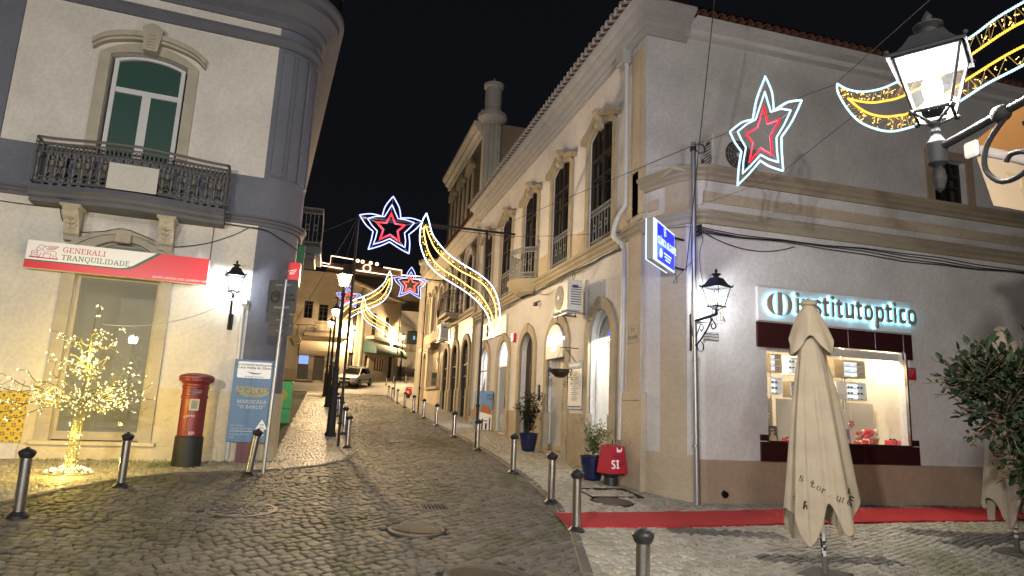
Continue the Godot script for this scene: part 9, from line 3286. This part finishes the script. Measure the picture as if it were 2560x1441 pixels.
func star(xf: Transform3D, s: float, label: String, white: String, red: String, near: bool, e: float) -> void:
	var t := thing("light_star", label, "light decoration", xf.origin, 0.0, "lit Christmas stars")
	var X := Transform3D(xf.basis.scaled_local(Vector3(s, s, s)), xf.origin)
	var step := 0.012 if near else 0.04
	var bead := 0.62 if near else 0.8
	# curved sides: points kept sharp at the tips
	var mb := MB.new()
	var so := []
	for i in range(0, 20, 2):
		var c := smooth([STAR_OUT[i], STAR_OUT[i + 1], STAR_OUT[(i + 2) % 20]], 4)
		c.pop_back()
		so.append_array(c)
	rope(mb, so, X, 0.016, true, step, bead)
	part(mb, "outer_rope_light", M[white], t)
	mb = MB.new()
	rope(mb, STAR_MID, X, 0.015, true, step, bead)
	part(mb, "middle_rope_light", M[white], t)
	mb = MB.new()
	rope(mb, STAR_IN, X, 0.017, true, step, bead)
	if not near:
		rope(mb, STAR_IN.map(func(p): return p * 0.86), X, 0.012, true, step, bead)
	part(mb, "inner_rope_light", M[red], t)
	mb = MB.new()
	for k in 5:
		mb.tube([X * Vector3(STAR_IN[k * 2].x, STAR_IN[k * 2].y, -0.01), X * Vector3(STAR_OUT[k * 4].x, STAR_OUT[k * 4].y, -0.01)], 0.005, 4)
	var rim := []
	for p in STAR_OUT:
		rim.append(X * Vector3(p.x, p.y, -0.022))
	mb.tube(rim, 0.006, 4, true)
	part(mb, "frame", M.galvanised, t)
	lamp(t, xf.origin + xf.basis.z * 0.08, Color(0.8, 0.75, 1.0), e, 0.3)

func wave(xf: Transform3D, label: String, near: bool, e: float, seed_: int) -> void:
	var t := thing("light_wave", label, "light decoration", xf.origin, 0.0, "lit Christmas waves")
	var step := 0.012 if near else 0.05
	var bead := 0.62 if near else 0.8
	for q in [[W_LO, "outer_rope_light", "led_white" if not near else "led_cyan"], [W_RO, "outer_rope_light", "led_white" if not near else "led_cyan"], [W_LI, "inner_rope_light", "led_warm" if not near else "led_gold"], [W_RI, "inner_rope_light", "led_warm" if not near else "led_gold"]]:
		var mb := MB.new()
		rope(mb, q[0], xf, 0.017, false, step, bead, false)
		part(mb, q[1], M[q[2]], t)
	var r := RandomNumberGenerator.new()
	r.seed = seed_
	var wz := MB.new()
	var ld := MB.new()
	for pr in [[W_LO, W_LI], [W_RO, W_RI]]:
		var A := smooth(pr[0].slice(1, 13), 4)
		var Bq := smooth(pr[1], 4)
		var n := 30
		var prev: Vector2
		for i in n:
			var f := (i + 0.5) / n
			var a: Vector2 = A[int(f * (A.size() - 1))]
			var b: Vector2 = Bq[int(f * (Bq.size() - 1))]
			var c := a if i % 2 == 0 else b
			if i > 0:
				wz.tube([xf * Vector3(prev.x, prev.y, 0), xf * Vector3(c.x, c.y, 0)], 0.004 if near else 0.005, 3)
			prev = c
			for k in 2:
				var m := a.lerp(b, r.randf_range(0.2, 0.8)) + Vector2(r.randfn(), r.randfn()) * 0.02
				ld.ball(xf * Vector3(m.x, m.y, 0.01), Vector3.ONE * 0.012, 4, 3)
	part(wz, "gold_lacing", M.gold_wire, t)
	var o := part(ld, "sparkle_lights", M.led_warm, t)
	o.set_meta("kind", "stuff")
	var fr := MB.new()
	for q in [W_LO, W_RO]:
		var p := []
		for v2 in q:
			p.append(xf * Vector3(v2.x, v2.y, -0.025))
		fr.tube(smooth(p, 3), 0.006, 4)
	part(fr, "frame", M.galvanised, t)
	for c in [Vector3(0.35, -1.2, 0.1), Vector3(1.6, -2.0, 0.1)]:
		lamp(t, xf * c, Color(1.0, 0.86, 0.6), e, 0.3)

func garland(z: float, x0: float, x1: float, beam0: float, beam1: float, yb: float, which: String) -> void:
	for i in 2:
		var x: float = [x0, x1][i]
		var at := Vector3(x, gy(z), z)
		var t := thing("garland_pole", "slim dark pole holding up the %s end of the %s light garland" % [["bollard row", "house front"][i], which], "pole", at, 0.0, "poles of the light garlands")
		var mb := MB.new()
		mb.tube([at, Vector3(x, yb + 0.05, z)], 0.032, 8)
		part(mb, "pole", M.iron, t)
		mb = MB.new()
		mb.lathe([Vector2(0.05, at.y + 1.05), Vector2(0.05, at.y + 1.12)], 8, Transform3D(Basis(), Vector3(x, 0, z)))
		part(mb, "collar", M.iron, t)
	var b := thing("garland_beam", "long thin beam carrying the %s pair of star and wave" % which, "beam", Vector3((beam0 + beam1) / 2, yb, z), 0.0, "beams of the light garlands")
	var m2 := MB.new()
	m2.box(Vector3((beam0 + beam1) / 2, yb, z + 0.05), Vector3(beam1 - beam0, 0.05, 0.05))
	m2.tube([Vector3(beam0, yb - 0.06, z + 0.05), Vector3(beam1, yb - 0.08, z + 0.05)], 0.008, 4)
	part(m2, "bar", M.iron, b)

func christmas_lights() -> void:
	var B := Basis()
	garland(-16.3, 0.47, 3.75, 0.44, 4.5, 6.2, "nearest")
	star(Transform3D(B, Vector3(1.265, 5.985, -16.2)), 1.0, "large star with red centre and white edge beside the longest light wave", "led_bluish", "led_pink", false, 1.2)
	wave(Transform3D(B, Vector3(2.13, 6.47, -16.2)), "large S-shaped wave of white and gold lights hanging before the corner house", false, 1.6, 1)
	garland(-28.9, 0.45, 4.03, 0.3, 4.95, 7.2, "middle")
	star(Transform3D(B, Vector3(3.30, 6.90, -28.8)), 0.96, "star with red and orange centre beside the mirrored wave", "led_bluish", "led_orange", false, 1.2)
	wave(Transform3D(Basis(Vector3(-1, 0, 0), Vector3.UP, Vector3(0, 0, 1)), Vector3(2.36, 7.42, -28.8)), "mirrored wave of white and gold lights sweeping down behind the lamp post", false, 1.6, 2)
	garland(-41.4, 0.4, 4.25, 0.2, 4.6, 7.95, "farthest")
	star(Transform3D(B, Vector3(1.02, 8.0, -41.3)), 0.96, "star half hidden behind the lamp post and mirrored wave", "led_bluish", "led_orange", false, 1.0)
	wave(Transform3D(B, Vector3(1.95, 8.1, -41.3)), "farthest wave of white and gold lights ending above the green awning", false, 1.6, 3)
	# near star and wave strung between the corner pole and the cafe
	star(Transform3D(Basis(Vector3(0, 0, -1), Vector3.UP, Vector3(-1, 0, 0)) * Basis(Vector3(0, 0, 1), 0.13), Vector3(5.36, 5.44, -7.18)), 0.98, "large near star with pink centre strung in front of the upper wall", "led_cyan", "led_pink", true, 0.9)
	var wx := Transform3D(Basis(Vector3(0, 0, 1), Vector3.UP, Vector3(-1, 0, 0)), Vector3(5.3, 5.46, -5.74))
	near_wave(wx)
	var cb := thing("cable", "thin wires strung from the corner pole past the near star", "cable", Vector3(5.5, 5.8, -7))
	var mb := MB.new()
	mb.tube(catenary(Vector3(5.9, 6.40, -9.8), Vector3(5.36, 5.62, -6.4), 0.05), 0.006, 4)
	mb.tube(catenary(Vector3(5.36, 5.62, -6.4), Vector3(5.3, 5.46, -5.74), 0.0), 0.006, 4)
	mb.tube(catenary(Vector3(5.95, 5.3, -9.85), Vector3(5.36, 4.76, -6.9), 0.02), 0.004, 3)
	mb.tube(catenary(Vector3(5.36, 4.76, -6.9), Vector3(5.3, 5.0, -5.4), 0.0), 0.004, 3)
	mb.tube([Vector3(5.28, 5.46, -5.74), Vector3(5.0, 6.2, -0.9)], 0.005, 3)
	mb.tube([Vector3(5.88, 6.38, -9.8), Vector3(3.75, 6.2, -16.25)], 0.006, 4)
	part(mb, "wire", M.cable, cb)
	var hi := thing("cable", "overhead wire slanting up from the blue sign across the upper wall", "cable", Vector3(5.4, 6, -9))
	mb = MB.new()
	mb.tube([Vector3(5.72, 4.1, -9.75), Vector3(4.9, 9.2, -7.2)], 0.008, 4)
	part(mb, "wire", M.cable, hi)
	var gw := thing("cable", "stay wires running down from the nearest garland pole to the building corner", "cable", Vector3(0, 4, -16))
	mb = MB.new()
	mb.tube([Vector3(0.47, 6.2, -16.3), Vector3(-0.85, 3.2, -16.0)], 0.007, 3)
	mb.tube([Vector3(0.47, 6.2, -16.3), Vector3(0.1, 4.2, -16.1)], 0.005, 3)
	mb.tube([Vector3(0.47, 6.2, -16.3), Vector3(-0.8, 5.3, -15.8)], 0.005, 3)
	part(mb, "wire", M.cable, gw)
	# outline lights of the town hall
	var th := thing("outline_lights", "warm white string lights tracing the stepped parapet behind the roofs", "light decoration", Vector3(3.6, 16, -78))
	var Z := -78.0
	var k := 78.0 / 75.0
	var F := func(x: float, y: float) -> Vector3: return Vector3(x * k, 1.65 + (y - 1.65) * k, Z + 0.05)
	var lines := [[[-2.7, 17.0], [-0.45, 16.75], [-0.42, 17.72], [2.0, 17.55]], [[-2.75, 16.62], [1.0, 16.36]], [[2.4, 16.35], [9.7, 15.95]], [[5.4, 17.0], [7.5, 16.85], [7.48, 16.3], [9.7, 16.35]]]
	for l in lines:
		mb = MB.new()
		mb.tube(l.map(func(p): return F.call(p[0], p[1])), 0.05, 5)
		part(mb, "string_light", M.led_outline, th)
	for q in [[3.58, 16.72, 0.42], [2.5, 17.45, 0.16], [3.05, 17.4, 0.16], [3.95, 17.35, 0.16], [4.65, 17.3, 0.16]]:
		mb = MB.new()
		ring(mb, Transform3D(Basis(), F.call(q[0], q[1])), Vector2.ZERO, q[2], q[2], 0.05, 16)
		part(mb, "ring_light", M.led_outline, th)

func near_wave(xf: Transform3D) -> void:
	# lies on its side; x of the shape runs towards the viewer
	var t := thing("light_wave", "big wave of blue white and gold lights behind the near lantern", "light decoration", xf.origin, 0.0, "lit Christmas waves")
	var A := [Vector2(0, 0), Vector2(0.15, -0.14), Vector2(0.34, -0.26), Vector2(0.56, -0.34), Vector2(0.76, -0.37), Vector2(1.1, -0.38), Vector2(1.46, -0.35), Vector2(1.65, -0.33), Vector2(1.81, -0.30), Vector2(1.96, -0.29), Vector2(2.2, -0.30), Vector2(2.6, -0.38), Vector2(2.95, -0.52)]
	var Bq := [Vector2(0, 0), Vector2(0.01, -0.12), Vector2(0.13, -0.36), Vector2(0.28, -0.57), Vector2(0.48, -0.74), Vector2(0.69, -0.86), Vector2(0.91, -0.91), Vector2(1.08, -0.92), Vector2(1.46, -0.88), Vector2(1.71, -0.84), Vector2(2.1, -0.82), Vector2(2.5, -0.72), Vector2(2.95, -0.52)]
	var C := [Vector2(0.15, -0.25), Vector2(0.30, -0.35), Vector2(0.48, -0.45), Vector2(0.66, -0.51), Vector2(0.83, -0.55), Vector2(1.2, -0.56), Vector2(1.61, -0.50), Vector2(1.9, -0.46), Vector2(2.1, -0.46), Vector2(2.5, -0.50), Vector2(2.7, -0.55)]
	var D := [Vector2(0.15, -0.25), Vector2(0.29, -0.42), Vector2(0.44, -0.56), Vector2(0.62, -0.67), Vector2(0.79, -0.73), Vector2(0.92, -0.76), Vector2(1.3, -0.75), Vector2(1.55, -0.71), Vector2(1.9, -0.67), Vector2(2.3, -0.66), Vector2(2.7, -0.55)]
	for q in [[A, "outer_rope_light", "led_cyan"], [Bq, "outer_rope_light", "led_cyan"], [C, "inner_rope_light", "led_gold"], [D, "inner_rope_light", "led_gold"]]:
		var mb := MB.new()
		rope(mb, q[0], xf, 0.014, false, 0.011, 0.6, false)
		part(mb, q[1], M[q[2]], t)
	var r := RandomNumberGenerator.new()
	r.seed = 12
	var wz := MB.new()
	var ld := MB.new()
	for pr in [[A, C], [Bq, D]]:
		var P := smooth(pr[0], 4)
		var Q := smooth(pr[1], 4)
		var prev := Vector2.ZERO
		for i in 44:
			var f := (i + 0.5) / 44
			var a: Vector2 = P[int(f * (P.size() - 1))]
			var b: Vector2 = Q[int(f * (Q.size() - 1))]
			var c := a if i % 2 == 0 else b
			if i > 0:
				wz.tube([xf * Vector3(prev.x, prev.y, 0), xf * Vector3(c.x, c.y, 0)], 0.004, 4)
			prev = c
			for k in 2:
				var m := a.lerp(b, r.randf_range(0.15, 0.85)) + Vector2(r.randfn(), r.randfn()) * 0.015
				var p := xf * Vector3(m.x, m.y, 0)
				var d := Vector3(r.randfn(), r.randfn(), r.randfn()).normalized()
				var e := d.cross(Vector3(0.3, 0.8, 0.5)).normalized() * 0.012
				ld.tri(p, p + d * 0.026 + e * 0.7, p + d * 0.026 - e * 0.7, e.cross(d).normalized(), e.cross(d).normalized(), e.cross(d).normalized())
				ld.ball(p, Vector3.ONE * 0.005, 4, 3)
	part(wz, "gold_lacing", M.gold_wire, t)
	var o := part(ld, "sparkle_lights", M.led_warm, t)
	o.set_meta("kind", "stuff")
	lamp(t, xf * Vector3(1.2, -0.6, 0.1), Color(1.0, 0.86, 0.6), 0.8, 0.3)
